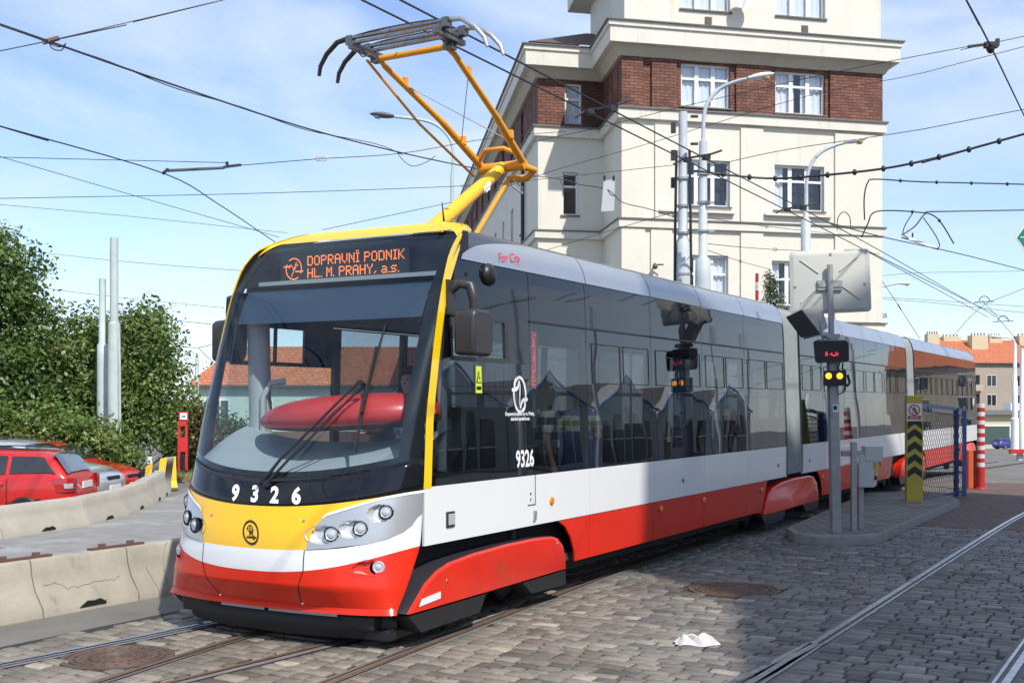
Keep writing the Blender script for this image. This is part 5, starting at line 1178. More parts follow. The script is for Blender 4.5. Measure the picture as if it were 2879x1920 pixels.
P_=curve([t0-Vector((0,0,.2)),pd(1852,420,30),pd(1862,378,30),pd(1885,350,30),pd(1915,335,30),pd(1938,328,30)]); lamp(t,P_,pd(1985,320,30)-pd(1938,328,30),m_greypaint,m_white,None,.045,.95)
# right edge
b0,t0=vert(2330,788,86); t=pole('street_lamp','white lamp post at the right edge near the blue car','lamp',b0,t0,[(0,.3),(.33,.28),(.34,.2),(.66,.19),(.67,.14),(1,.12)],m_white)
lamp(t,curve([t0,t0+Vector((-.2,0,.35)),t0+Vector((-.9,0,.45))]),(-1,0,.05),m_white,m_white,None,.07,1.6)
b0,t0=vert(2347,800,88); pole('catenary_pole','white catenary pole at the right edge behind the lamp post','pole',b0,t0,[(0,.26),(.4,.25),(.41,.2),(1,.17)],m_white)
P_=[pd(2020,660,55),pd(2045,654,55),pd(2062,651,55)]; t=thing('street_lamp','small distant lamp arm sticking out beside the corner building','lamp',(P_[0].x,P_[0].y,-1)); lamp(t,[Vector((P_[0].x-.4,P_[0].y,-1)),Vector((P_[0].x-.4,P_[0].y,P_[0].z-.3))]+P_,(1,0,0),m_greypaint,m_white,None,.05,1.)
# ================================================================ signal mast on the island
ib=pz(1919,1222,.12); sp_t=pd(1905,608,ib.y)
t=thing('signal_mast','grey mast carrying a square sign seen from behind, a red display and two amber lamps','signal',(ib.x,ib.y,.12))
def at(x,y,dy=0.): return pd(x,y,ib.y+dy)
m_mast=mat('weathered mast steel',(.36,.355,.35),.55,.3,noise=(5,.2,(.22,.2,.18),3,.6))
b=MB(); b.tube([ib,at(1911,820),at(1910,770)],[.085,.085,.075],8); b.tube([at(1909,775),sp_t],.042,10); b.box(at(1909,772),(.2,.16,.06)); b.build('shaft',m_mast,t,smooth=30)
m_sback=mat('sign back off white',(.50,.50,.46),.5,noise=(2,.06))
def panel(u,v,dy): # u,v in 0..1 on sign back
    p=at(1810+190*u,(1-v)*(722-0)+v*576 if False else 0,dy); return p
SPt=[(1812,578),(1996,571),(2001,715),(1814,724)]
def sgn_pt(u,v,dy):
    a=Vector(SPt[3]).lerp(Vector(SPt[2]),u); c=Vector(SPt[0]).lerp(Vector(SPt[1]),u); q=a.lerp(c,v); return at(q.x,q.y,.10+dy)
rp=[];rr=.05
for (cx_,cy_,a0) in ((1-rr,1-rr*1.3,0),(rr,1-rr*1.3,90),(rr,rr*1.3,180),(1-rr,rr*1.3,270)):
    for k in range(5): a_=R(a0+k*22.5); rp.append((cx_+rr*math.cos(a_),cy_+rr*1.3*math.sin(a_)))
b=MB(); b.prism(rp,lambda u,v:sgn_pt(u,v,.0),lambda u,v:sgn_pt(u,v,.05)); sg=b.build('sign_panel',m_sback,t,smooth=30,bevel=.012)
b=MB(); n_=len(rp); vs=[sgn_pt(u,v,-.0) for u,v in rp]+[sgn_pt(.5+(u-.5)*.90,.5+(v-.5)*.87,-.025) for u,v in rp]; b.add(vs,[(i,(i+1)%n_,(i+1)%n_+n_,i+n_) for i in range(n_)]+[tuple(range(n_,2*n_))]) ; b.build('sign_stiffener',m_sback,sg,smooth=20)
for (p,q) in (((.13,.86),(.36,.64)),((.85,.88),(.62,.66)),((.13,.18),(.34,.40)),((.87,.20),(.65,.42))):
    b=MB(); b.beam(sgn_pt(*p,-.03),sgn_pt(*q,-.03),.018,.016); b.build('sign_rib',m_sback,sg,bevel=.004)
b=MB(); c=at(1905,648,.05); b.box(c,(.36,.03,.05)); b.box(c+Vector((0,0,-.09)),(.36,.03,.05)); b.box(c+Vector((0,-.02,-.045)),(.34,.02,.05)); b.build('sign_bracket',m_steel,t)
for x,y in ((1908,584),(1825,655),(1985,655)):
    b=MB(); b.disc(sgn_pt((x-1812)/186,1-(y-575)/145,-.03),(0,-1,0),[(.02,0),(.015,.012)],8); b.build('rivet',m_steel,sg)
# floodlight box
def quad(pts,dy): return [at(x,y,dy) for x,y in pts]
b=MB(); fA=quad([(1806,727),(1838,712),(1882,766),(1841,774)],-.28); fB=[at(1838,712,-.1),at(1885,701,.15),at(1901,752,.15),at(1882,766,-.1)]
front_=[at(1806,727,-.30),at(1834,714,.12),at(1879,762,.12),at(1841,774,-.30)]
back_=[at(1842,711,-.22),at(1885,701,.14),at(1902,752,.14),at(1884,765,-.22)]
b.add(front_+back_,[(0,1,2,3),(7,6,5,4),(0,4,5,1),(1,5,6,2),(2,6,7,3),(3,7,4,0)]); fl_=b.build('floodlight',mat('floodlight housing',(.40,.38,.35),.55,noise=(6,.12)),t,bevel=.008)
b=MB(); b.add([f+Vector((-.015,-.02,-.012)) for f in front_],[(0,1,2,3)]); 
b.add([at(1806,727,-.31),at(1841,711,-.235),at(1884,767,-.235),at(1841,775,-.31)],[(0,1,2,3)]); b.build('floodlight_glass',mat('floodlight dark face',(.015,.014,.013),.25),fl_,recalc=False)
b=MB(); b.tube([at(1881,727,-.24),at(1882,735,-.25),at(1887,770,-.2),at(1890,778,-.1)],.014,6); b.tube([at(1845,777,-.2),at(1885,767,-.2),at(1905,775,0)],.016,6); b.build('floodlight_bracket',m_steel,fl_)
# display
DP_=[(1867,785),(1874,782),(1942,781),(1949,788),(1950,826),(1945,831),(1877,834),(1871,829)]
b=MB(); b.prism(DP_,lambda x,y:at(x,y,-.16),lambda x,y:at(x,y,.06)); di=b.build('red_display',mat('display housing grey',(.36,.36,.35),.5),t)
b=MB(); b.prism([(1908.5+(x-1908.5)*.985,807.5+(y-807.5)*.98) for x,y in DP_],lambda x,y:at(x,y,-.17),lambda x,y:at(x,y,-.15)); b.build('display_face',m_blackpaint,di)
b=MB(); b.add(quad([(1868,784),(1948,783),(1944,778),(1878,779)],-.04),[(0,1,2,3)]); b.build('display_hood',mat('display hood grey',(.45,.45,.43),.5),di,recalc=False)
b=MB()
for x,y in ((0,0),(0,2),(1,1),(2,0),(2,2),(0,4),(2,4),(1,3),(6,3),(7,2),(8,3),(9,4),(10,4),(11,4),(12,4),(13,3),(13,1),(14,0),(16,1),(15,2),(16,3),(14,4),(8,1)):
    c=at(1896+x*1.75,812-(4-y)*1.8+4,-.175); b.box(c,(.008,.006,.008))
b.build('display_text',MATS['red leds'],di)
# twin amber lamp box
LP_=[(1890,851),(1943,850),(1944,885),(1891,886)]
b=MB(); b.prism(LP_,lambda x,y:at(x,y,-.14),lambda x,y:at(x,y,.06)); lb=b.build('lamp_box',m_blackpaint,t,bevel=.006)
for x in (1902.5,1928):
    b=MB(); b.disc(at(x,863,-.145),(0,-1,0),[(.045,0),(.04,.014),(.02,.02)],16); b.build('amber_lamp',mat('lit amber lamp',(.9,.4,.02),.3,emit=((1,.36,.02),2.2)),lb,smooth=50)
b=MB(); b.tube([at(1935,833,-.05),at(1934,845,-.08),at(1938,850,-.02)],.012,5); b.tube([at(1928,832,-.06),at(1924,846,-.1),at(1928,851,-.05)],.012,5); b.tube([at(1940,885,0),at(1938,900,-.05),at(1925,905,-.06),at(1919,890,-.05)],.012,5); b.tube([at(1946,860,.03),at(1951,878,.05),at(1945,886,.02)],.02,5); b.build('loose_cable',m_wire,t)
b=MB(); b.box(at(1918,937,-.09),(.08,.01,.11)); b.build('sticker',m_white,t)
b=MB(); b.box(at(1917.5,936,-.097),(.05,.006,.06)); b.build('sticker_mark',m_blackpaint,t)
# ================================================================ electrical cabinet
c0=pz(1977,1212,.12); Y=c0.y
t=thing('electrical_cabinet','pale grey electrical cabinet on two galvanised legs on the island','cabinet',(c0.x,c0.y,.12))
for x,yy,dY in ((1960,1216,-.25),(1976,1211,.0)):
    q=pd(x,yy,Y+dY); b=MB(); b.box((q.x,q.y,.12+.95*.5+(.17 if dY<0 else .0)),(.075,.075,.95+(.34 if dY<0 else 0))); b.build('leg',m_steel,t)
ca=pd(1968,1060,Y-.1); x0=pd(1969,1060,Y-.15).x; x1=pd(2000,1060,Y-.15).x; x2=pd(2014,1060,Y+.1).x; zt=pd(1985,1043,Y).z; zb_=pd(1985,1116,Y).z
m_cab=mat('cabinet grey',(.50,.51,.49),.45,noise=(3,.05))
b=MB(); vs=[Vector((x,y,z)) for z in (zb_,zt) for x,y in ((x0,Y-.20),(x1,Y-.24),(x2,Y+.12),(x0+.1,Y+.16))]; b.add(vs,[(3,2,1,0),(4,5,6,7),(0,1,5,4),(1,2,6,5),(2,3,7,6),(3,0,4,7)]); cb=b.build('cabinet_box',m_cab,t,bevel=.008)
b=MB(); b.box(((x0+x1)/2-.06,Y-.1,zt+.02),(x1-x0+.32,.12,.08)); b.build('top_rail',m_steel,t)
b=MB(); b.box((x1+.02,Y-.14,zt+.02),(.26,.2,.22)); b.build('junction_box',m_cab,t,bevel=.006)
lx=lambda f:x1+(x2-x1)*f; ly=lambda f:Y-.24+.36*f
b=MB(); b.box((lx(.5)+.012,ly(.5)-.012,(zb_*.45+zt*.55)),(.02,.10,.18),R(-35)); st=b.build('warning_sticker',mat('yellow sticker',(.7,.5,.05),.5),cb)
b=MB(); b.box((lx(.45)+.012,ly(.45)-.012,zb_+.13),(.03,.04,.06),R(-35)); b.build('lock',m_blackpaint,cb)
b=MB(); b.tube([Vector((x0+.35,Y-.1,zt+.05)),Vector((x0+.37,Y-.1,zt+.12))],.02,6); b.build('conduit',m_darkmetal,t)
# ================================================================ yellow chevron post
b0=pz(2098,1153,.10); t=thing('chevron_post','dull yellow square steel post with black chevrons and a no pedestrians sign','post',(b0.x,b0.y,.1),R(-12))
tp=pd(2098,908,b0.y); hh=tp.z-.1; wq=.30
Mx=Matrix.Translation((b0.x,b0.y,.1))@Matrix.Rotation(R(-12),4,'Z')
b=MB(); b.box((0,0,hh/2),(wq,wq*.9,hh),M=Mx); b.build('post_body',m_yellowpaint,t,bevel=.012)
zf=lambda y:pd(2098,y,b0.y).z-.1
for y in (972,998,1027,1055,1083):
    z=zf(y+13); b=MB(); b.add([Mx@Vector((a,-wq*.45-.004,z+c)) for a,c in ((-.13,0),(0,.10),(.13,0),(.13,.13),(0,.23),(-.13,.13))],[(0,1,4,5),(1,2,3,4)]); b.build('chevron',m_blackpaint,t,recalc=False)
sz0,sz1=zf(966),zf(926)
b=MB(); b.box((-.01,-wq*.45-.012,(sz0+sz1)/2),(.27,.012,sz1-sz0),M=Mx); pl_=b.build('sign_plate',m_white,t)
b=MB(); c=Vector((-.01,-wq*.45-.022,sz0+(sz1-sz0)*.63))
for k in range(28):
    a0,a1=k/28*6.2832,(k+1)/28*6.2832; b.add([Mx@(c+Vector((r*math.cos(a),0,r*math.sin(a)))) for r,a in ((.105,a0),(.105,a1),(.083,a1),(.083,a0))],[(0,1,2,3)])
b.add([Mx@(c+Vector((x,-.002,z))) for x,z in ((-.075,.06),(-.06,.075),(.075,-.06),(.06,-.075))],[(0,1,2,3)]); b.build('prohibition_ring',m_redpaint,pl_,recalc=False)
b=MB()
for P_ in (((-.015,.03),(.02,.03),(.02,-.02),(-.015,-.02)),((-.015,-.02),(.0,-.02),(-.03,-.075),(-.045,-.07)),((.0,-.02),(.02,-.02),(.045,-.075),(.03,-.08)),((.02,.025),(.055,-.01),(.045,-.018),(.015,.01)),((-.015,.025),(-.05,.0),(-.045,-.012),(-.012,.01))): b.add([Mx@(c+Vector((x,.001,z))) for x,z in P_],[(0,1,2,3)])
b.disc(Mx@(c+Vector((.004,.001,.048))),(0,-1,0),[(.015,0),(.015,.001)],10); b.build('pedestrian_symbol',m_blackpaint,pl_,recalc=False)
b=MB(); b.box((-.01,-wq*.45-.020,sz0+.065),(.235,.006,.075),M=Mx); rbx=b.build('text_strip',m_redpaint,pl_)
vs,fs=text2d('PRŮCHOD\nZAKÁZÁN',.036); b=MB(); b.add([Mx@Vector((-.01+a,-wq*.45-.025,sz0+.065+c)) for a,c in vs],fs); b.build('sign_text',m_white,rbx,recalc=False)
# ================================================================ mesh gate
m_gblue=mat('blue gate paint',(.07,.14,.33),.45,noise=(5,.1)); m_gdark=mat('dark blue gate frame',(.03,.05,.16),.5)
gA=pd(2112,1140,b0.y+.4); gBp=pz(2214,1138,.0); t=thing('mesh_gate','open blue steel gate leaf with diamond mesh beside the chevron post','gate',(gA.x,gA.y,0))
ga=Vector((gA.x,gA.y,0)); gb=Vector((gBp.x,gBp.y,0)); gd=(gb-ga); gl=gd.length
zt0=pd(2112,929,gA.y).z; zt1=pd(2214,941,gBp.y).z; zbm=.07
G=lambda f,z:ga+gd*f+Vector((0,0,z))
b=MB(); b.beam(G(0,zt0),G(1,zt1),.06,.06); b.build('top_rail',m_gblue,t)
b=MB(); b.beam(G(0,zbm+.04),G(1,zbm+.04),.04,.05); b.build('bottom_rail',m_gdark,t)
b=MB(); b.beam(G(1,.0),G(1,zt1),.07,.07); b.build('gate_stile',m_gblue,t)
b=MB(); b.beam(G(.80,.03),G(.80,zt0-.08),.08,.08); b.build('gate_stile',m_gdark,t)
b=MB(); b.beam(G(.0,zt0-.12),G(.98,zt1-.12),.025,.025); b.build('mesh_rail',m_gdark,t)
b=MB(); b.box(G(.83,1.0),(.18,.06,.06),math.atan2(gd.y,gd.x)); b.box(G(.81,.78),(.10,.07,.18),math.atan2(gd.y,gd.x)); b.build('lock',m_black,t)
b=MB(); nx=20; z0_,z1_=zbm+.08,zt0-.15; ny=int((z1_-z0_)/.095)
for j in range(ny):
    for i in range(nx):
        for sg in (0,1):
            f0,f1=(i+ (0 if sg==0 else 1))/nx*.97,(i+(1 if sg==0 else 0))/nx*.97
            b.beam(G(.01+(i+.5*(j%2))/nx*.96,z0_+j*.095),G(.01+min(nx,(i+.5*(j%2)+(.5 if sg else -.5)))/nx*.96,z0_+(j+1)*.095),.006,.006) if i+.5*(j%2)+(.5 if sg else -.5)>=0 else None
b.build('wire_mesh',m_blackpaint,t)
# red posts and striped post
m_orp=mat('orange red post paint',(.55,.10,.04),.5,noise=(5,.12))
for x,xr,y0,l in ((2224,2232,1033,'flat orange red steel post nearer the gate'),(2239,2247,1034,'flat orange red steel post nearer the striped pole')):
    q=pz((x+xr)/2,1121,.0); t=thing('steel_post',l,'post',(q.x,q.y,0),0,'orange red posts by the gate'); z1_=pd(x,y0,q.y).z; b=MB(); b.box((q.x,q.y,z1_/2),(.085*1.6,.12,z1_)); b.build('post_body',m_orp,t,bevel=.008)
    if x>2230: b=MB(); b.box((q.x+.05,q.y-.08,z1_-.06),(.08,.03,.09)); b.build('post_catch',m_blackpaint,t)
q=pz(2252,1122,0); zt=pd(2252,926,q.y).z; t=thing('striped_pole','round pole with red and white bands at the end of the gate','pole',(q.x,q.y,0))
m_strw=mat('worn white band',(.62,.60,.58),.5,noise=(6,.1)); m_strr=mat('red band',(.46,.025,.025),.45,noise=(6,.1))
b=MB(); ns=15; edges=[0,.26]+[.26+(1-.26)*k/ns for k in range(1,ns+1)]
for k in range(len(edges)-1): b.tube([q+Vector((0,0,zt*edges[k])),q+Vector((0,0,zt*edges[k+1]))],.068*1.28,14,0 if k%2==0 else 1)
b.build('banded_shaft',[m_strr,m_strw],t,smooth=40)
b=MB(); b.disc(q,(0,0,1),[(.14,0),(.13,.03),(.09,.04)],12); b.build('base_flange',m_strr,t)
# boom of red and white at far right
q=pd(2345,1036,60); t=thing('barrier_boom','red and white boom end at the far right edge','boom',(q.x,q.y,q.z-.9)); b=MB(); b.box(q,(1.2,.3,.22)); b.build('boom_arm',m_redpaint,t); b=MB(); b.box(q+Vector((.0,.2,-.5)),(.25,.25,.9)); b.build('boom_stand',m_greypaint,t)
# green diamond sign at the right edge
q=pd(2353,545,30); t=thing('diamond_sign','green diamond sign with white border hanging at the right edge','sign',(q.x,q.y,q.z))
b=MB(); b.prism([(-.24,0),(0,-.33),(.24,0),(0,.33)],lambda x,z:q+Vector((x,0,z)),lambda x,z:q+Vector((x,.03,z))); sb=b.build('sign_board',m_white,t)
b=MB(); b.prism([(-.2,0),(0,-.275),(.2,0),(0,.275)],lambda x,z:q+Vector((x,-.012,z)),lambda x,z:q+Vector((x,-.004,z))); b.build('sign_face',mat('sign green',(.01,.22,.13),.4),sb)
b=MB()
for dx in (-.1,-.05,.0,.05): b.disc(q+Vector((dx,-.014,0)),(0,-1,0),[(.02,0),(.02,.003)],10)
b.build('sign_dots',m_white,sb)
b=MB(); b.tube([q+Vector((.3,.02,-6)),q+Vector((.3,.02,.4))],.05,8); b.build('sign_pole',m_greypaint,t)
# striped marker in front of the building
q=pd(1738,690,31); t=thing('striped_marker','thin red and white marker post standing before the corner building','pole',(q.x,q.y,-.1)); b=MB(); zt=pd(1738,628,31).z
zz=[-.1,q.z-1.,q.z,pd(0,667,31).z,pd(0,648,31).z,zt]
for k in range(5): b.tube([Vector((q.x,q.y,zz[k])),Vector((q.x,q.y,zz[k+1]))],.045,8,0 if k in(0,2,4) else 1)
b.build('banded_shaft',[m_strr,m_strw],t)
# left: red stop sign, bollards
q=pd(419,1078,29.3); q.z=gz(q.x,q.y)+.0; zb_=pd(419,1078,29.3).z; t=thing('stop_sign','narrow red tram stop sign frame with a white square timetable head','sign',(q.x,q.y,zb_))
def sgb(name,m,x0,x1,y0,y1,dy=0,par=None,th=.08):
    a=pd(x0,y0,29.3+dy); c=pd(x1,y1,29.3+dy); b=MB(); b.box(((a.x+c.x)/2,29.3+dy,(a.z+c.z)/2),(abs(c.x-a.x),th,abs(c.z-a.z))); return b.build(name,m,par or t)
m_sred=mat('stop sign red',(.62,.03,.03),.4)
sgb('sign_post',m_sred,409,413.5,975,1079); sgb('sign_post',m_sred,426,430.5,975,1079); hd=sgb('sign_head',m_sred,411.5,431.5,945,968)
sgb('sign_face',m_white,413.5,429.5,948,963,-.06,hd,.02); sgb('timetable_box',m_sred,412,428,967,978,-.02,t); sgb('red_panel',m_sred,413.5,426,1004,1036,0); sgb('dark_panel',m_blackpaint,413.5,426,1046,1074,0)
sgb('face_mark',mat('timetable blue',(.1,.2,.5),.5),417,426,954,957,-.075,hd,.01)
for x,y0,y1,l in ((343,1047,1088,'white bollard with red foot band standing clear of the bushes'),(281,1044,1080,'white and red bollard partly among the leaves')):
    q=pd(x,y1,30.5); p_=pd(x,y0,30.5); t=thing('bollard',l,'bollard',q,0,'bollards by the bushes'); b=MB()
    for k in range(5): b.tube([q.lerp(p_,k/5),q.lerp(p_,(k+1)/5)],.055*(1.25 if x>300 else 1.3),10,1 if k in (0,3,4) else 0)
    b.build('banded_shaft',[m_orp,m_white],t)
# ================================================================ trees and shrubs
def leafmat(name,spread=1.):
    m=bpy.data.materials.new(name); m.use_nodes=True; nt=m.node_tree; nt.nodes.clear()
    o=nn(nt,'ShaderNodeOutputMaterial'); mix=nn(nt,'ShaderNodeMixShader'); d=nn(nt,'ShaderNodeBsdfPrincipled'); t=nn(nt,'ShaderNodeBsdfTranslucent'); a=nn(nt,'ShaderNodeAttribute',attribute_name='leaf')
    d.inputs['Roughness'].default_value=.45; mix.inputs[0].default_value=.3
    L(nt,a.outputs['Color'],d.inputs['Base Color']); h=nn(nt,'ShaderNodeVectorMath',operation='MULTIPLY'); h.inputs[1].default_value=(1.5,1.4,.6); L(nt,a.outputs['Color'],h.inputs[0]); L(nt,h.outputs[0],t.inputs[0])
    L(nt,d.outputs[0],mix.inputs[1]); L(nt,t.outputs[0],mix.inputs[2]); L(nt,mix.outputs[0],o.inputs[0]); return m
m_leaf=leafmat('green leaves'); m_bark=mat('bark',(.09,.075,.06),.9,noise=(12,.3),bump=(30,.01))
def crown(name,blobs,ncl,lpc,size,cols,par,crad=.24,shell=.45,twigs=.0,long=1.7):
    vol=np.array([b[1][0]*b[1][1]*b[1][2] for b in blobs])**.75; pr=vol/vol.sum()
    C_=[];K_=[]
    idx=rng.choice(len(blobs),size=ncl,p=pr)
    for i in idx:
        c,r=blobs[i][0],blobs[i][1]; v=rng.normal(size=3); v/=np.linalg.norm(v); rad=(shell+(1-shell)*rng.random()**.6)
        if rng.random()<twigs: rad*=rng.uniform(1.05,1.28)
        rad*=1+.10*math.sin(v[0]*7+v[2]*5+i)+.07*math.sin(v[1]*11-v[2]*9)
        C_.append(np.array(c)+v*np.array(r)*rad); K_.append(v)
    C_=np.array(C_); n=ncl*lpc
    cen=np.repeat(C_,lpc,0)+rng.normal(size=(n,3))*crad*np.array([1,1,.75])
    nor=np.repeat(np.array(K_),lpc,0)*.7+rng.normal(size=(n,3))*.8+np.array([0,0,.35]); nor/=np.linalg.norm(nor,axis=1)[:,None]
    up=rng.normal(size=(n,3))+np.array([0,0,-.3]); a=np.cross(nor,up); a/=np.linalg.norm(a,axis=1)[:,None]; b=np.cross(nor,a)
    s=size*rng.uniform(.6,1.3,n)[:,None]
    v0=cen-b*s*long*.5; v1=cen+a*s*.5+nor*s*.12; v2=cen+b*s*long*.5; v3=cen-a*s*.5+nor*s*.12
    vs=np.stack([v0,v1,v2,v3],1).reshape(-1,3)
    me=bpy.data.meshes.new(name); me.vertices.add(n*4); me.vertices.foreach_set('co',vs.ravel().astype(np.float32)); me.loops.add(n*4); me.polygons.add(n)
    me.loops.foreach_set('vertex_index',np.arange(n*4,dtype=np.int32)); me.polygons.foreach_set('loop_start',np.arange(0,n*4,4,dtype=np.int32)); me.polygons.foreach_set('loop_total',np.full(n,4,dtype=np.int32)); me.update()
    cl=np.array(cols)[np.repeat(rng.integers(0,len(cols),ncl),lpc)]*rng.uniform(.7,1.35,n)[:,None]
    ca=me.color_attributes.new('leaf','FLOAT_COLOR','POINT'); cc=np.ones((n,4),dtype=np.float32); cc[:,:3]=cl; ca.data.foreach_set('color',np.repeat(cc,4,0).ravel())
    me.materials.append(m_leaf); o=bpy.data.objects.new(name,me); COL.objects.link(o); o.parent=par; o.matrix_parent_inverse=MW[par.name].inverted(); MW[o.name]=MW[par.name]; return o
def tree(name,label,cat,base,h,blobs,ncl,lpc,size,cols,trunk_r=.12,limbs=6,**k):
    grp=k.pop('group',None); t=thing(name,label,cat,base,0,grp); base=Vector(base)
    b=MB(); top=base+Vector((.1,.1,h*.62)); b.tube(curve([base-Vector((0,0,.2)),base+Vector((.05,0,h*.2)),base+Vector((-.05,.05,h*.42)),top]),[trunk_r*(1-.75*i/18) for i in range(19)],9)
    tr=b.build('trunk',m_bark,t,smooth=60)
    for i in range(limbs):
        bl=blobs[i%len(blobs)]; e=Vector(bl[0])+Vector((random.uniform(-.6,.6)*bl[1][0],random.uniform(-.6,.6)*bl[1][1],random.uniform(.1,.8)*bl[1][2]))
        s=base+Vector((0,0,h*random.uniform(.15,.5))); b=MB(); mid=s.lerp(e,.5)+Vector((0,0,.2)); pts=curve([s,mid,e],4); b.tube(pts,[trunk_r*.5*(1-.85*j/(len(pts)-1)) for j in range(len(pts))],6); b.build('limb',m_bark,t,smooth=60)
    crown('crown',blobs,ncl,lpc,size,cols,t,**k); return t
GR=[(0.109, 0.179, 0.042), (0.145, 0.218, 0.05), (0.087, 0.147, 0.034), (0.189, 0.25, 0.063), (0.16, 0.192, 0.053)]
GD=[(0.072, 0.128, 0.032), (0.099, 0.166, 0.038), (0.052, 0.096, 0.023)]
def gb_(x,y): return (x,y,gz(x,y))
tree('deciduous_tree','tall dense dark green tree cut off by the left edge, behind the parked cars','tree',gb_(-13.6,30.5),7,[((-14.1,30.5,5.0),(1.7,1.6,1.6)),((-13.6,30.3,3.6),(1.65,1.5,1.7)),((-13.2,30.,2.2),(1.6,1.4,1.3)),((-13.4,29.8,5.7),(.8,.8,.75))],1250,22,.085,GD+GR[:2],.2,7,twigs=.06,crad=.22)
tree('deciduous_tree','broad light green bushy tree behind the two pale green poles','tree',gb_(-10.7,31.5),4.8,[((-11.9,31.5,3.0),(1.5,1.3,1.4)),((-10.7,31.6,3.0),(1.5,1.3,1.45)),((-10.0,31.5,2.2),(1.2,1.2,1.25)),((-11.2,31.,1.6),(1.9,1.3,1.2)),((-9.9,31.3,3.7),(.9,.8,.95)),((-12.3,31,2.2),(1.2,1.1,1.3))],1550,23,.08,GR+GD[:1],.12,12,twigs=.16,crad=.23)
tree('shrub','low leafy bush in front of the poles, just behind the parked cars','bush',gb_(-11.9,28.2),2,[((-12.9,28.3,.9),(1.3,.9,1.15)),((-11.4,28.2,.75),(1.4,.8,1.05)),((-10.2,28.3,.55),(1.0,.8,.95)),((-13.8,28,1.0),(1.1,.8,1.3))],1150,24,.08,GR+GD[1:2],.06,5,twigs=.06,crad=.2)
tree('shrub','dark bush with brownish twigs beside the red stop sign','bush',gb_(-9.6,35.5),2.2,[((-9.6,35.5,.75),(.95,.8,1.05)),((-8.9,36,.7),(.7,.7,.9)),((-10.2,35.5,1.2),(.7,.6,.8))],420,22,.085,GD+[(.10,.085,.035),(.08,.075,.03)],.05,6,twigs=.12,crad=.2)
tree('shrub','small orange tinged shrub at the right edge of the bushes','bush',gb_(-9.3,33.),2.2,[((-9.25,33.2,1.5),(.45,.5,.5)),((-8.95,33.2,.9),(.35,.4,.5))],110,20,.08,[(.13,.085,.03),(.075,.10,.03),(.15,.07,.03)],.04,5,twigs=.2,crad=.2)
b0=Vector(gb_(-10.05,31.0)); b=MB(); b.tube([b0,b0+Vector((0,0,1.2)),b0+Vector((.02,0,2.2))],[.10,.09,.08],10); t=thing('dark_post','dark trunk-like post with white band standing under the bushy tree','post',b0); b.build('shaft',mat('dark green post',(.05,.07,.06),.7,noise=(9,.2)),t,smooth=50)
b=MB(); b.tube([b0+Vector((0,0,.0)),b0+Vector((0,0,.34))],.115,10); b.build('post_foot',m_blackpaint,t)
# dry grass verge
n=2600; px_=rng.uniform(-14,-7.7,n); py_=rng.uniform(29.5,37,n); keep=(px_<-8.2-(py_-31)*.05); px_=px_[keep]; py_=py_[keep]; b=MB()
for x,y in zip(px_,py_):
    a=rng.uniform(0,3.1); z=gz(x,y)-.03; h=rng.uniform(.08,.26); dx,dy=math.cos(a)*.035,math.sin(a)*.035; lx,ly=rng.uniform(-.08,.08,2)
    b.add([(x-dx,y-dy,z),(x+dx,y+dy,z),(x+lx,y+ly,z+h)],[(0,1,2)])
o=b.build('dry_grass',mat('dry grass',(.22,.19,.08),.9,noise=(3,.3,(.09,.13,.04),1.2,.5)),recalc=False,kind='stuff'); o['label']='strip of dry yellowish grass under the bushes'; o['category']='grass'
# conifer before the building
q=pd(1769,700,31); base=(q.x,q.y,-.2); t=thing('conifer','small feathery green conifer top rising behind the tram roof','tree',base)
b=MB(); zt=pd(1769,632,31).z; b.tube([base,(q.x,q.y,zt)],[.08,.012],8); b.build('trunk',m_bark,t)
bl=[((q.x+.02*k,q.y,zt-.12-.30*k),(.07+.075*k,.07+.075*k,.30)) for k in range(9)]
crown('crown',bl,520,26,.036,[(.15,.20,.12),(.11,.16,.085),(.19,.23,.14)],t,crad=.085,shell=.2,long=3.2,twigs=.1)
# ================================================================ cars
def smst(tab,x):
    X=[r[0] for r in tab]; return [float(np.interp(x,X,[r[k] for r in tab])) for k in range(1,6)]
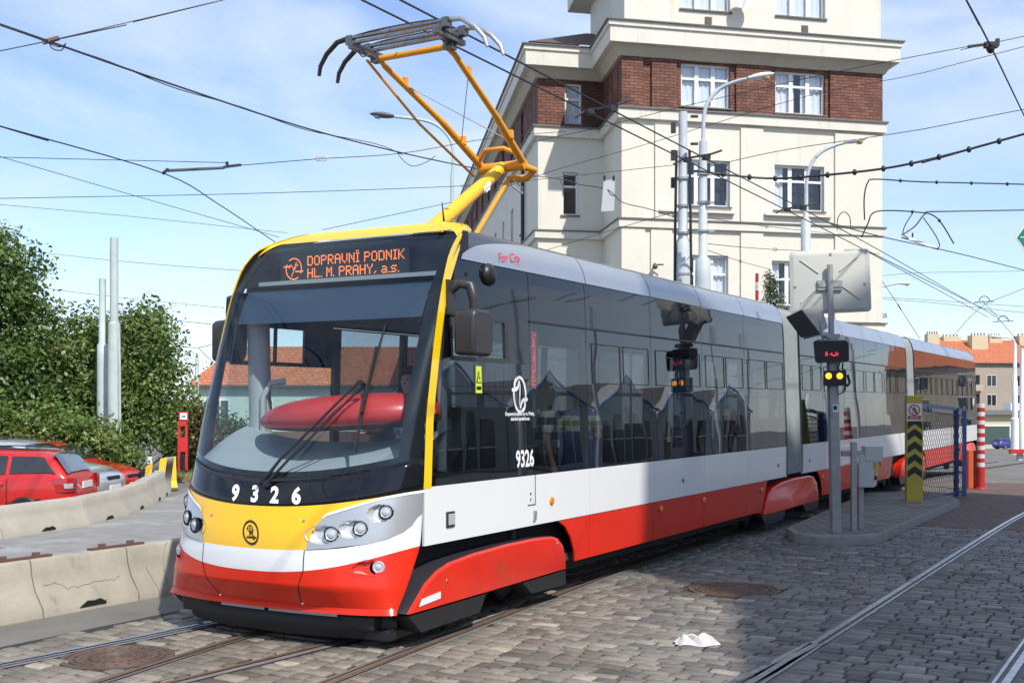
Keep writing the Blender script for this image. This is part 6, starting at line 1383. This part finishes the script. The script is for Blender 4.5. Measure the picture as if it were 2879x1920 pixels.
#       x    zlow belt top  wb   wt
ESTATE=[(0,.42,.62,.64,.66,.60),(.06,.28,.78,.80,.80,.72),(.14,.24,.96,1.0,.86,.76),(.42,.22,1.02,1.36,.875,.64),(.62,.22,1.01,1.44,.88,.62),(1.6,.2,.98,1.475,.885,.62),(2.45,.2,.95,1.45,.885,.62),(2.75,.2,.95,1.36,.88,.61),(3.42,.2,.93,.97,.875,.72),(4.0,.22,.84,.88,.86,.70),(4.36,.26,.70,.74,.80,.66),(4.5,.34,.56,.58,.66,.55)]
def car(name,label,loc,ang,col,tab=ESTATE,sc=1.,rear=True,group=None):
    t=thing(name,label,'car',loc,ang,group); L_=tab[-1][0]
    paint=mat('car paint '+col[0],col[1],.25,col[2],coat=.9)
    def ring(x):
        zl,zb,zt,wb,wt=smst(tab,x)[:5]; 
        return [(.0,zl),(wb*.86,zl),(wb,zl+.16),(wb*1.005,zb-.16 if zb-.16>zl+.2 else (zl+zb)/2+.05),(wb*.965,zb),(wt+.03,zt-.07 if zt-zb>.2 else zt-.01),(wt*.82,zt),(0,zt+.02)]
    def S3(x,y,z): return Vector(((x-L_/2)*sc,y*sc,z*sc))
    xs_=[r[0] for r in tab]; xs2=[]
    for i in range(len(xs_)-1): xs2+= [xs_[i]] + ([(xs_[i]+xs_[i+1])/2] if xs_[i+1]-xs_[i]>.4 else [])
    xs2.append(xs_[-1]); N_=8
    vs=[];fs=[]
    for x in xs2:
        r=ring(x); vs+=[S3(x,y,z) for y,z in r]+[S3(x,-y,z) for y,z in r[::-1][1:]]
    M_=2*N_-1
    for i in range(len(xs2)-1):
        for k in range(M_-1): fs.append((i*M_+k,i*M_+k+1,(i+1)*M_+k+1,(i+1)*M_+k))
    fs+=[tuple(range(M_)),tuple(range((len(xs2)-1)*M_,len(xs2)*M_))]
    b=MB(); b.add(vs,fs); body=b.build('body',paint,t,local=True,smooth=180); md=body.modifiers.new('sub','SUBSURF'); md.levels=2; md.render_levels=2
    gl_=mat('car glass',(.02,.024,.026),.04,coat=1.)
    def sidepatch(nm,x0,x1,x0t,x1t,f0,f1,sg,m,off=.008):
        b=MB()
        def fn(a,c):
            x=(x0+(x1-x0)*a)*(1-c)+(x0t+(x1t-x0t)*a)*c; r=ring(x); f=f0+(f1-f0)*c; y=r[4][0]+(r[5][0]-r[4][0])*f; z=r[4][1]+(r[5][1]-r[4][1])*f; return S3(x,sg*(y+off),z+.004)
        b.grid(fn,12,4); return b.build(nm,m,t,local=True,smooth=60)
    for sg in (1,-1):
        sidepatch('side_window',.34,1.18,.60,1.18,.12,.92,sg,gl_); sidepatch('side_window',1.25,2.12,1.25,2.12,.10,.93,sg,gl_); sidepatch('side_window',2.2,3.1,2.2,2.72,.10,.93,sg,gl_)
        b=MB(); b.tube([S3(.7,sg*.58,1.47),S3(1.6,sg*.58,1.51),S3(2.4,sg*.58,1.48)],.012*sc,6); b.build('roof_rail',m_blackpaint,t,local=True)
        b=MB(); b.box(S3(3.0,sg*.97,1.0),(.14*sc,.2*sc,.14*sc)); b.build('mirror',paint,t,local=True,bevel=.04)
        for x in (.9,3.55):
            b=MB(); c=S3(x,sg*.80,.31); b.disc(c,(0,sg,0),[(.315*sc,-.1),(.315*sc,.085),(.28*sc,.11)],28); w=b.build('wheel',m_black,t,local=True,smooth=30)
            b=MB(); b.disc(c,(0,sg,0),[(.215*sc,.09),(.205*sc,.115),(.06*sc,.10),(.05*sc,.12)],24); 
            b.build('rim',m_steel,w,local=True,smooth=30)
            for k in range(5):
                pass
            b=MB(); 
            for k in range(20):
                pass
            b.disc(c+Vector((0,-sg*.02,.03*sc)),(0,sg,0),[(.38*sc,-.05),(.38*sc,.096)],28); b.build('wheel_arch',m_gap,t,local=True)
        # handles, trim
        for x in (1.35,2.3): 
            b=MB(); b.box(S3(x,sg*.895,.84),(.16*sc,.03*sc,.025*sc)); b.build('door_handle',paint,t,local=True,bevel=.008)
        for x in (1.21,2.17):
            b=MB(); b.beam(S3(x,sg*.892,.32),S3(x,sg*.89,.95),.008,.008); b.build('door_seam',m_gap,t,local=True)
        # lamps
        def tl_(a,c):
            x=.045+.36*a*(1-.25*(1-c)); r=ring(x); z=.70+.26*c; y=max(r[2][0],r[3][0],r[4][0])*(1. if z<.9 else .985); return S3(x-.012,sg*(y+.012),z)
        b=MB(); b.grid(tl_,6,4); b.grid(lambda a,c:(lambda q:S3(.045-.02,sg*(q+.012-.16*a),.70+.26*c))(max(ring(.045)[2][0],ring(.045)[3][0])),3,3); b.build('tail_light',mat('tail light red',(.42,.012,.012),.12,coat=1.),t,local=True,smooth=60)
        b=MB(); b.grid(lambda a,c:(lambda q:q+Vector((-.006*sc,sg*.008*sc,0)))(tl_(.02+.45*a,.28+.34*c)),3,2); b.build('reversing_light',m_lamp,t,local=True)
        b=MB(); b.grid(lambda a,c:S3(4.40-.42*a-.10*c,sg*(.52+.31*a+.012),.62+.10*a+.12*c+.02),8,4); b.build('headlight',m_lamp,t,local=True,smooth=60)
    def cap(nm,x0,x1,m,wf=.9,off=.012,f0=0,f1=1):
        b=MB()
        def fn(a,c):
            x=x0+(x1-x0)*c; r=ring(x); z=r[7][1]; y=(a*2-1)*r[5][0]*wf; return S3(x,y,z-.02*abs(a*2-1)**3+off)
        b.grid(fn,10,6); return b.build(nm,m,t,local=True,smooth=60)
    cap('rear_window',.16,.46,gl_,.92); cap('windscreen',3.32,2.78,gl_,.95)
    b=MB(); b.box(S3(.02,0,.80),(.03*sc,.54*sc,.12*sc)); b.build('number_plate',m_white,t,local=True)
    b=MB(); b.box(S3(4.49,0,.44),(.03*sc,.52*sc,.11*sc)); b.build('number_plate',m_white,t,local=True)
    b=MB(); b.box(S3(4.44,0,.62),(.06*sc,.62*sc,.13*sc)); b.build('grille',m_blackpaint,t,local=True,bevel=.02)
    b=MB(); b.box(S3(.03,0,.48),(.08*sc,1.3*sc,.03*sc)); b.build('bumper_trim',paint,t,local=True)
    b=MB(); b.box(S3(2.25,0,.28),(3.9*sc,1.55*sc,.2*sc)); b.build('underbody',m_gap,t,local=True)
    return t
RED=('red',(.55,.012,.010),.0); SIL=('silver',(.60,.63,.66),.5); BLU=('blue',(.03,.06,.35),.2)
car('parked_car','red estate car parked facing left, seen from its rear corner at the left edge',(-10.35,22.1,-.36),R(183),RED)
car('parked_car','silver car showing only its bonnet and headlight between two red cars',(-10.45,24.4,-.20),R(-4),SIL,sc=.97)
car('parked_car','second red car behind the silver one, bonnet pointing right towards the striped barrier',(-10.8,26.9,-.30),R(-5),RED,sc=.95)
q=pd(2300,1031,152); car('parked_car','dark blue estate car far away in front of the low beige outbuilding',(q.x+1.1,152,q.z),R(14),BLU,sc=1.)
# ================================================================ overhead wires
def wire(name,label,pts,r,m=None,group='overhead wires',cat='wire',sag=True,extra=None):
    t=thing(name,label,cat,pts[0],0,group); b=MB(); b.tube(curve(pts,5) if len(pts)>2 else pts,r,5); b.build('cable',m or m_wire,t,smooth=60)
    if extra: extra(t)
    return t
def P_(l,z=None,Y=None): return [pz(x,y,z) for x,y in l] if z else [pd(x,y,Y+(0)) for x,y in l]
def PD(l): return [pd(x,y,Y) for x,y,Y in l]
def ins(t,pts,rs,m=m_wire,name='insulator'):
    for p in pts:
        b=MB(); b.disc(p,(1,0,.05),[(rs*.4,-rs*.7),(rs,-rs*.3),(rs,rs*.3),(rs*.4,rs*.7)],10); b.build(name,m,t,smooth=50)
# twin contact wires over the tram
zc=5.86
for off,l in ((-.16,'left of the two black contact wires running over the pantograph'),(.16,'right of the two black contact wires running over the pantograph')):
    pts=[P0+TD*s+TN*off+Vector((0,0,zc-.012*max(0,s-20))) for s in (-5,2.6,6.8,10.3,16,22,30,45)]
    wire('contact_wire',l,pts,.011,m_wire,'twin contact wires over the tram')
# hanger clamps on the twin wires
for s,l in ((6.8,'dark wire clamp assembly in front of the brick corner of the building'),(10.35,'cluster of clamps and insulators where wires meet at the thick pole'),(15.9,'small clamp assembly over the tram before the right part of the facade')):
    c=P0+TD*s+Vector((0,0,zc+.02-(.012*max(0,s-20)))); t=thing('wire_clamp',l,'clamp',c,0,'wire clamps')
    b=MB(); b.beam(c-TN*.24+Vector((0,0,.02)),c+TN*.24+Vector((0,0,.05)),.028,.028); b.build('yoke',m_darkmetal,t)
    for o in (-.16,.16): b=MB(); b.box(c+TN*o+Vector((0,0,-.0)),(.10,.10,.07),.4); b.build('clamp_jaw',m_wire,t)
    b=MB(); b.tube([c+TN*.24+Vector((0,0,.05)),c+TN*.42+Vector((0,0,.09))],.017,6); b.build('insulator_rod',m_wiregrey,t)
    b=MB(); b.tube([c-TN*.24+Vector((0,0,.02)),c-TN*.40+Vector((0,0,-.05))],.017,6); b.build('insulator_rod',m_wiregrey,t)
W_=[('black twisted feed cable sweeping down from the left edge to the pantograph',[(-20,50,13),(0,57,13.4),(110,95,15),(400,196,19),(700,294,24),(925,352,28),(1095,388,32)],.016),
 ('second strand of the twisted feed cable from the left edge',[(-20,52,13),(40,72,13.8),(110,97,15),(250,142,17),(400,202,19),(560,248,22),(700,298,24),(860,330,27),(925,356,28)],.009),
 ('thin span wire rising from the left edge to the upper picture edge',[(-10,120,15),(110,95,15),(515,0,16),(560,-11,16)],.007),
 ('black contact wire of the left track running down to the tram roof',[(-20,284,15.8),(0,290,16),(375,398,20.2),(500,468,23),(615,545,26.8),(640,562,28)],.011),
 ('span wire along the upper left joined to a strain rod',[(-10,361,24),(520,374,24)],.008),
 ('span wire from the strain rod past the pantograph knuckle',[(552,380,24),(735,365,26),(925,352,28),(1125,318,31),(1300,302,35)],.009),
 ('thin wire slanting down from the left edge to the tram roof corner',[(-10,357,28),(300,447,32),(600,533,36),(640,545,37)],.009),
 ('nearly level thin wire crossing the sky at middle height',[(-10,456,33),(560,445,33),(1070,427,34),(1220,414,36),(1560,378,36)],.010),
 ('faint thin wire running low to the tram roof from the left',[(-10,469,40),(300,497,41),(660,535,42)],.010),
 ('faint thin wire behind the tall green pole',[(70,577,50),(300,602,50),(560,622,50)],.011),
 ('pale thin wire behind the left tree',[(-10,648,48),(250,680,48),(515,707,48)],.011),
 ('thin looping wire from the tall pole towards the tram',[(272,714,30),(330,722,32),(400,735,34),(500,746,36),(560,752,37)],.010),
 ('forked wire beside the cab with short spacer',[(390,790,36),(455,798,36),(510,782,36)],.010),
 ('lower leg of the forked wire beside the cab',[(455,798,36),(490,832,36),(520,852,36)],.010),
 ('short thin wire rising behind the tram roof',[(740,528,38),(1060,460,38),(1100,452,38)],.010),
 ('upper span wire across the brick storey to the right edge',[(1228,325,37),(1390,290,36),(1560,247,34),(1900,170,32),(2225,107,30),(2290,97,30),(2370,80,30)],.010),
 ('second span wire across the facade to the right edge',[(1060,470,38),(1240,402,36),(1500,327,34),(1850,222,32),(2100,172,31),(2370,103,30)],.009),
 ('third span wire across the facade to the right edge',[(1620,385,30),(1800,345,30),(2100,300,29),(2370,248,28)],.010),
 ('diagonal black contact wire of the right track at the upper right corner',[(2205,-25,13),(2218,0,13.4),(2275,108,15),(2370,305,20)],.011),
 ('heavy drooping feed cable with round insulators at the right',[(1600,392,24),(1680,403,24),(1780,410,24),(1900,402,23.5),(2050,384,23),(2200,350,22.5),(2370,303,22)],.024),
 ('level feed cable with clips in the sky at the right',[(1985,505,27),(1984,455,27),(1992,420,27),(2012,412,27),(2120,418,27),(2370,424,27)],.017),
 ('lower feed cable with clips and hanging loops at the right',[(1978,545,28),(1992,515,28),(2012,486,28),(2100,487,28),(2150,500,28),(2190,560,28)],.017),
 ('feed cable from the hanging loops to the right edge',[(2070,540,28),(2100,520,28),(2125,490,28),(2150,486,28),(2370,482,28)],.017),
 ('hanging loop of cable under the lower feed cable',[(2095,490,28),(2075,525,28),(2082,545,28),(2150,570,28),(2152,548,28),(2120,500,28)],.013),
 ('small loop of cable on the facade above the square sign',[(1922,528,29),(1924,500,29),(1937,487,29),(1950,497,29),(1953,520,29)],.012),
 ('bundle of twisted wires crossing the recessed corner',[(1190,400,34),(1290,412,34),(1330,424,34),(1395,436,33),(1430,465,33),(1490,480,32),(1560,503,30)],.012),
 ('small twisted loop beside the narrow window',[(1285,412,34),(1300,440,34),(1315,432,34),(1325,416,34)],.010),
 ('feed cable of the right track slanting to the right edge',[(1905,512,22),(2030,545,25),(2200,582,29),(2370,625,33)],.012),
 ('contact wire of the right track slanting down towards the far house',[(1990,575,28),(2120,640,36),(2240,700,50),(2320,735,70)],.013),
 ('thin wire on the lower facade from the thick pole',[(1545,488,27),(1400,530,34),(1210,588,40)],.009),
 ('thin stay wire with turnbuckle over the right facade, upper',[(1625,560,24.5),(1780,573,30),(2020,583,40)],.008),
 ('thin stay wire with turnbuckle over the right facade, lower',[(1625,575,24.5),(1700,600,29),(1770,619,36)],.008),
 ('level thin stay wire from the lamp post over the windows',[(1620,500,24.5),(1760,520,30),(1905,536,38)],.008),
 ('faint wire from the corner of the building to the right edge, upper',[(2018,682,55),(2150,690,55),(2370,705,55)],.014),
 ('faint wire from the corner of the building to the right edge, lower',[(2018,686,50),(2150,696,50),(2370,720,50)],.013),
 ('steep thin wire beside the building corner',[(2018,634,45),(2065,705,45),(2112,778,45)],.012),
 ('level faint wire above the far orange roof',[(2018,634,70),(2120,626,70),(2370,622,70)],.016),
 ('wire over the orange roof rising to the right',[(2190,770,80),(2260,700,80),(2370,655,80)],.018),
 ('wire over the orange roof sinking to the right',[(2255,690,80),(2300,740,80),(2350,800,80)],.018)]
for l,pts,r in W_:
    heavy='insulators' in l
    pp=PD(pts)
    outf=lambda q:q[0]<0 or q[0]>2351 or q[1]<0
    if outf(pts[0]): pp=[pp[0]+(pp[0]-pp[1]).normalized()*22]+pp
    if outf(pts[-1]): pp=pp+[pp[-1]+(pp[-1]-pp[-2]).normalized()*22]
    def ex(t,pp=PD(pts),l=l):
        cv=curve(pp,14)
        def even(step,skip):
            o=[];acc=skip
            for a_,b_ in zip(cv,cv[1:]):
                acc-=(b_-a_).length
                if acc<0: o.append(b_); acc=step
            return o
        if 'round insulators' in l: ins(t,even(.50,.5),.062)
        elif 'with clips' in l: ins(t,even(.70,1.6),.045)
        elif 'steep thin' in l or 'turnbuckle' in l or 'level thin' in l:
            c=cv[len(cv)//2]; b=MB(); d=(cv[len(cv)//2+1]-c).normalized()
            b.tube([c-d*.17,c-d*.1+Vector((0,0,.035)),c+d*.1+Vector((0,0,.035)),c+d*.17,c+d*.1-Vector((0,0,.035)),c-d*.1-Vector((0,0,.035)),c-d*.17],.008,5); b.build('turnbuckle',m_wiregrey,t)
    wire('overhead_wire',l,pp,r,m_wiregrey if ('faint' in l or 'pale' in l) else m_wire,'overhead wires',extra=ex)
# strain rod
a,c,d=pd(375,398,20.2),pd(385,392,20.4),pd(510,386,22.4); t=thing('strain_rod','pale grey insulated strain rod hanging on the left contact wire','rod',a)
b=MB(); b.tube([c,d],.028,8); b.build('rod',m_wiregrey,t); b=MB(); b.tube([a,c+Vector((0,0,.02))],.03,6); b.build('end_fitting',m_darkmetal,t); b=MB(); b.tube([d,pd(520,383,23),pd(552,379,24)],.03,6); b.tube([pd(522,384,23),pd(521,372,23)],.035,6); b.build('end_fitting',m_darkmetal,t)
q=pd(737,365,26); t=thing('turnbuckle','white egg shaped insulator on the span wire left of the street lamp','insulator',q); b=MB(); b.tube([q+Vector((-.14,0,0)),q+Vector((-.1,0,.04)),q+Vector((.1,0,.045)),q+Vector((.14,0,0)),q+Vector((.1,0,-.04)),q+Vector((-.1,0,-.045)),q+Vector((-.14,0,0))],.014,6); b.build('ring',mat('cream insulator',(.55,.5,.42),.5),t)
q=pd(122,92,15); t=thing('wire_joint','rusty brown joint with loops where wires cross at the upper left','clamp',q); b=MB(); b.beam(pd(98,98,15),pd(135,88,15),.05,.05); b.build('joint_plate',mat('rust brown fitting',(.2,.12,.09),.7),t); b=MB(); b.tube(curve([pd(112,96,15),pd(120,112,15),pd(140,116,15),pd(150,103,15)]),.008,5); b.build('loop',m_wire,t); b=MB(); b.tube(curve([pd(108,97,15),pd(126,106,15),pd(142,108,15),pd(152,100,15)]),.008,5); b.build('loop',m_wire,t)
b=MB(); b.tube(curve([pd(912,350,28),pd(925,368,28),pd(948,382,28),pd(980,372,28),pd(1000,358,28)]),.009,5); t=thing('cable_loop','slack cable loop hanging beside the pantograph arm','wire',pd(912,350,28)); b.build('cable',m_wire,t)
q=pd(2270,104,15); t=thing('wire_clamp','black crossing clamp on the diagonal contact wire at upper right','clamp',q,0,'wire clamps'); b=MB(); b.beam(pd(2222,108,15),pd(2268,102,15),.035,.03); b.build('arm',m_wire,t); b=MB(); b.box(q+Vector((.03,0,.0)),(.17,.08,.07)); b.build('clamp_jaw',m_wire,t); b=MB(); b.box(pd(2290,98,15),(.04,.05,.09)); b.build('clamp_jaw',m_wire,t); b=MB(); b.disc(pd(2274,112,15),(0,0,-1),[(.06,-.03),(.05,.02),(.025,.06)],10); b.build('insulator',m_wire,t)
q=pd(2113,558,28); t=thing('section_insulator','pale section insulator hanging among cable loops at the right','insulator',q); b=MB(); b.beam(pd(2085,548,28),pd(2150,570,28),.07,.06); b.build('body',m_white,t); b=MB(); b.beam(pd(2070,545,28),pd(2155,573,28),.02,.03); b.build('rail',m_darkmetal,t); b=MB(); b.tube([pd(2095,545,28),pd(2095,535,28)],.02,5); b.build('hook',m_darkmetal,t)
for (x,y,s,l) in ((2260,692,1.,'small arched wire hanger against the sky at the right'),(2303,737,1.,'small arched wire hanger just above the orange roof')):
    q=pd(x,y,80); t=thing('wire_hanger',l,'clamp',q,0,'arched wire hangers'); b=MB(); b.tube([q+Vector((.36*math.cos(R(a)),0,.36*math.sin(R(a)))) for a in range(0,181,20)],.03,5); b.build('arch',m_wire,t); b=MB(); b.beam(q+Vector((-.7,0,-.05)),q+Vector((.7,0,.0)),.05,.05); b.build('crossbar',m_wire,t)
q=pd(1395,450,33); t=thing('hanging_plate','pale grey rectangular plate hanging on a wire before the recessed corner','plate',q); b=MB(); b.prism([(1386,415),(1412,412),(1410,484),(1380,486)],lambda x,y:pd(x,y,33),lambda x,y:pd(x,y,33.03)); b.build('plate',mat('pale plate',(.48,.5,.5),.5),t)
for x in (1388,1409): b=MB(); b.tube([pd(x,414,33),pd(x,404,33)],.035,5); b.build('hook',m_wire,t)
# ================================================================ people
m_skin=mat('skin',(.50,.29,.21),.5); m_hair=mat('brown hair',(.06,.04,.025),.7); m_blond=mat('blond hair',(.42,.30,.14),.6); m_jeans=mat('dark trousers',(.03,.035,.05),.8)
m_blue_shirt=mat('light blue shirt',(.36,.50,.68),.8)
def stripes(name,cols,sc):
    m=bpy.data.materials.new(name); m.use_nodes=True; nt=m.node_tree; b=nt.nodes['Principled BSDF']; b.inputs['Roughness'].default_value=.85
    g=nn(nt,'ShaderNodeNewGeometry'); sx=nn(nt,'ShaderNodeSeparateXYZ'); L(nt,g.outputs['Position'],sx.inputs[0]); mu=nn(nt,'ShaderNodeMath',operation='MULTIPLY'); mu.inputs[1].default_value=sc; L(nt,sx.outputs[2],mu.inputs[0]); fr=nn(nt,'ShaderNodeMath',operation='FRACT'); L(nt,mu.outputs[0],fr.inputs[0])
    r=nn(nt,'ShaderNodeValToRGB'); r.color_ramp.interpolation='CONSTANT'; L(nt,fr.outputs[0],r.inputs[0]); e=r.color_ramp.elements
    for i,c in enumerate(cols):
        p=i/len(cols)
        if i<2: el=e[i]; el.position=p
        else: el=e.new(p)
        el.color=(*c,1)
    L(nt,r.outputs[0],b.inputs['Base Color']); return m
def skin(name,verts,edges,radii,m,par,sub=2):
    me=bpy.data.meshes.new(name); me.from_pydata([tuple(v) for v in verts],edges,[]); me.materials.append(m); o=bpy.data.objects.new(name,me); COL.objects.link(o); o.parent=par
    md=o.modifiers.new('skin','SKIN'); md.use_smooth_shade=True
    for i,r in enumerate(radii): me.skin_vertices[0].data[i].radius=(r,r) if not isinstance(r,tuple) else r
    me.skin_vertices[0].data[0].use_root=True; s_=o.modifiers.new('sub','SUBSURF'); s_.levels=sub; s_.render_levels=sub; return o
def person(label,loc,ang,shirt,hair,sit=False,long_hair=False,lk=0.,hold=False):
    t=thing('person',label,'person',loc,ang)   # local: +x forward, +y left
    hp=.46 if sit else .92; V_=[];E_=[];R_=[]
    def v(x,y,z,r): V_.append((x,y,z)); R_.append(r); return len(V_)-1
    def e(*ids): 
        for a,b in zip(ids,ids[1:]): E_.append((a,b))
    pel=v(0,0,hp+.04,(.15,.11)); wa=v(0,0,hp+.2,(.135,.10)); ch=v(.0,0,hp+.42,(.165,.115)); nb=v(-.005,0,hp+.545,.06); nk=v(.01,0,hp+.60,.052); jw=v(.025,0,hp+.66,(.062,.072)); hd=v(.015,0,hp+.735,(.075,.092)); tp=v(.005,0,hp+.80,(.062,.07))
    e(pel,wa,ch,nb,nk,jw,hd,tp); no=v(.118,0,hp+.705,.010); e(hd,no)
    hands=[]
    for s in (1,-1):
        hi=v(0,s*.10,hp,.09)
        if sit: kn=v(.43,s*.12,hp+.02,.062); an=v(.45,s*.12,.08,.042); ft=v(.6,s*.13,.04,.035)
        else: kn=v(.015,s*.11,.50,.06); an=v(-.02,s*.11,.09,.042); ft=v(.14,s*.13,.04,.035)
        e(pel,hi,kn,an,ft)
        sh=v(0,s*.19,hp+.49,.065)
        if sit or hold: el=v(.14,s*.25,hp+.24,.042); wr=v(.38,s*.20,hp+.24,.028); hn=v(.44,s*.19,hp+.25,(.022,.038)); fd=Vector((.06,0,-.01))
        else: el=v(-.02,s*.26,hp+.20,.042); wr=v(.05,s*.27,hp-.05,.028); hn=v(.07,s*.27,hp-.12,(.022,.038)); fd=Vector((.015,0,-.06))
        e(ch,sh,el,wr,hn); H=Vector(V_[hn])
        for k in range(4):
            dy=(k-1.5)*.019; l=(.85,1.05,1.,.75)[k]; side=Vector((0,dy,0)) if fd.z<-.03 or True else 0
            a=v(*(H+fd*.75+Vector((0 if fd.z>-.03 else dy,dy if fd.z>-.03 else 0,0))),.0085); b_=v(*(H+fd*(.75+.75*l)+Vector((0 if fd.z>-.03 else dy,dy if fd.z>-.03 else 0,-.008))),.0075); e(hn,a,b_)
        a=v(*(H+Vector((.03,-s*.03,-.005))),.0095); b_=v(*(H+Vector((.055,-s*.04,-.01))),.008); e(wr,a,b_)
    skin('body',V_,E_,R_,m_skin,t)
    # clothes: shirt with sleeves, trousers
    V_=[];E_=[];R_=[]
    a=v(0,0,hp+.02,(.165,.125)); b_=v(0,0,hp+.2,(.152,.118)); c=v(0,0,hp+.41,(.178,.13)); d=v(0,0,hp+.52,(.10,.085)); e(a,b_,c,d)
    for s in (1,-1):
        sh=v(0,s*.195,hp+.48,.08)
        el=v(.10,s*.245,hp+.30,.062) if (sit or hold) else v(-.015,s*.25,hp+.27,.062)
        e(c,sh,el)
    skin('shirt',V_,E_,R_,shirt,t)
    V_=[];E_=[];R_=[]
    a=v(0,0,hp+.06,(.158,.118)); 
    for s in (1,-1):
        hi=v(0,s*.10,hp-.02,.10)
        if sit: kn=v(.43,s*.12,hp+.02,.075); an=v(.45,s*.12,.12,.06)
        else: kn=v(.015,s*.11,.50,.075); an=v(-.02,s*.11,.08,.06)
        e(a,hi,kn,an)
    skin('trousers',V_,E_,R_,m_jeans,t)
    b=MB(); c=Vector((-.012,0,hp+.775))
    def hf(a,cc):
        th=a*6.2832; ph=cc*1.9; r=math.sin(ph); 
        lo=.0
        q=Vector((math.cos(th)*r*.108-.008,math.sin(th)*r*.09,math.cos(ph)*.085+.012))
        if math.cos(th)>.25 and ph>1.0: q.x=q.x*.82; q.z=max(q.z,.035)
        if long_hair and ph>1.45 and math.cos(th)<.45: q.z-=(ph-1.45)*.45; q.x*=1.05
        return c+q
    b.grid(hf,24,12); b.build('hair',hair,t,local=True,smooth=80)
    for s in (1,-1):
        b=MB(); b.disc((.088,s*.032,hp+.735),(1,s*.25,0),[(.012,-.004),(.010,.004),(.004,.006)],10); b.build('eye',m_gap,t,local=True)
        b=MB(); b.disc((.0,s*.086,hp+.72),(0,s,0),[(.03,-.01),(.028,.008),(.012,.012)],10); b.build('ear',m_skin,t,local=True,smooth=60)
    b=MB(); b.beam((.098,-.024,hp+.665),(.098,.024,hp+.665),.008,.009); b.build('mouth',mat('lips',(.35,.12,.10),.5),t,local=True)
    return t
TA=math.atan2(TD.y,TD.x)
def tl(x,yt,z): q=P0+TD*x+TN*yt; return (q.x,q.y,z)
person('tram driver in a light blue shirt sitting behind the windscreen',tl(1.98,.25,1.02),TA+math.pi,m_blue_shirt,m_hair,sit=True)
s1=stripes('yellow blue white stripes',[(.75,.72,.6),(.42,.38,.10),(.75,.72,.6),(.10,.16,.38)],4.2); s2=stripes('black white stripes',[(.80,.80,.74),(.06,.07,.07)],6.)
person('standing passenger in a shirt striped yellow, blue and white behind the side glass',tl(4.85,.62,.44),TA+R(200),s1,m_blond,hold=True)
person('standing passenger in a black and white striped top behind the side glass',tl(4.22,.55,.44),TA+R(-60),s2,m_blond,long_hair=True)
q=pd(2312,1020,140); person('tiny far pedestrian by the blue car at the right edge',(pd(2322,1005,140).x,140,gz(50,140)),R(200),m_white,m_hair)
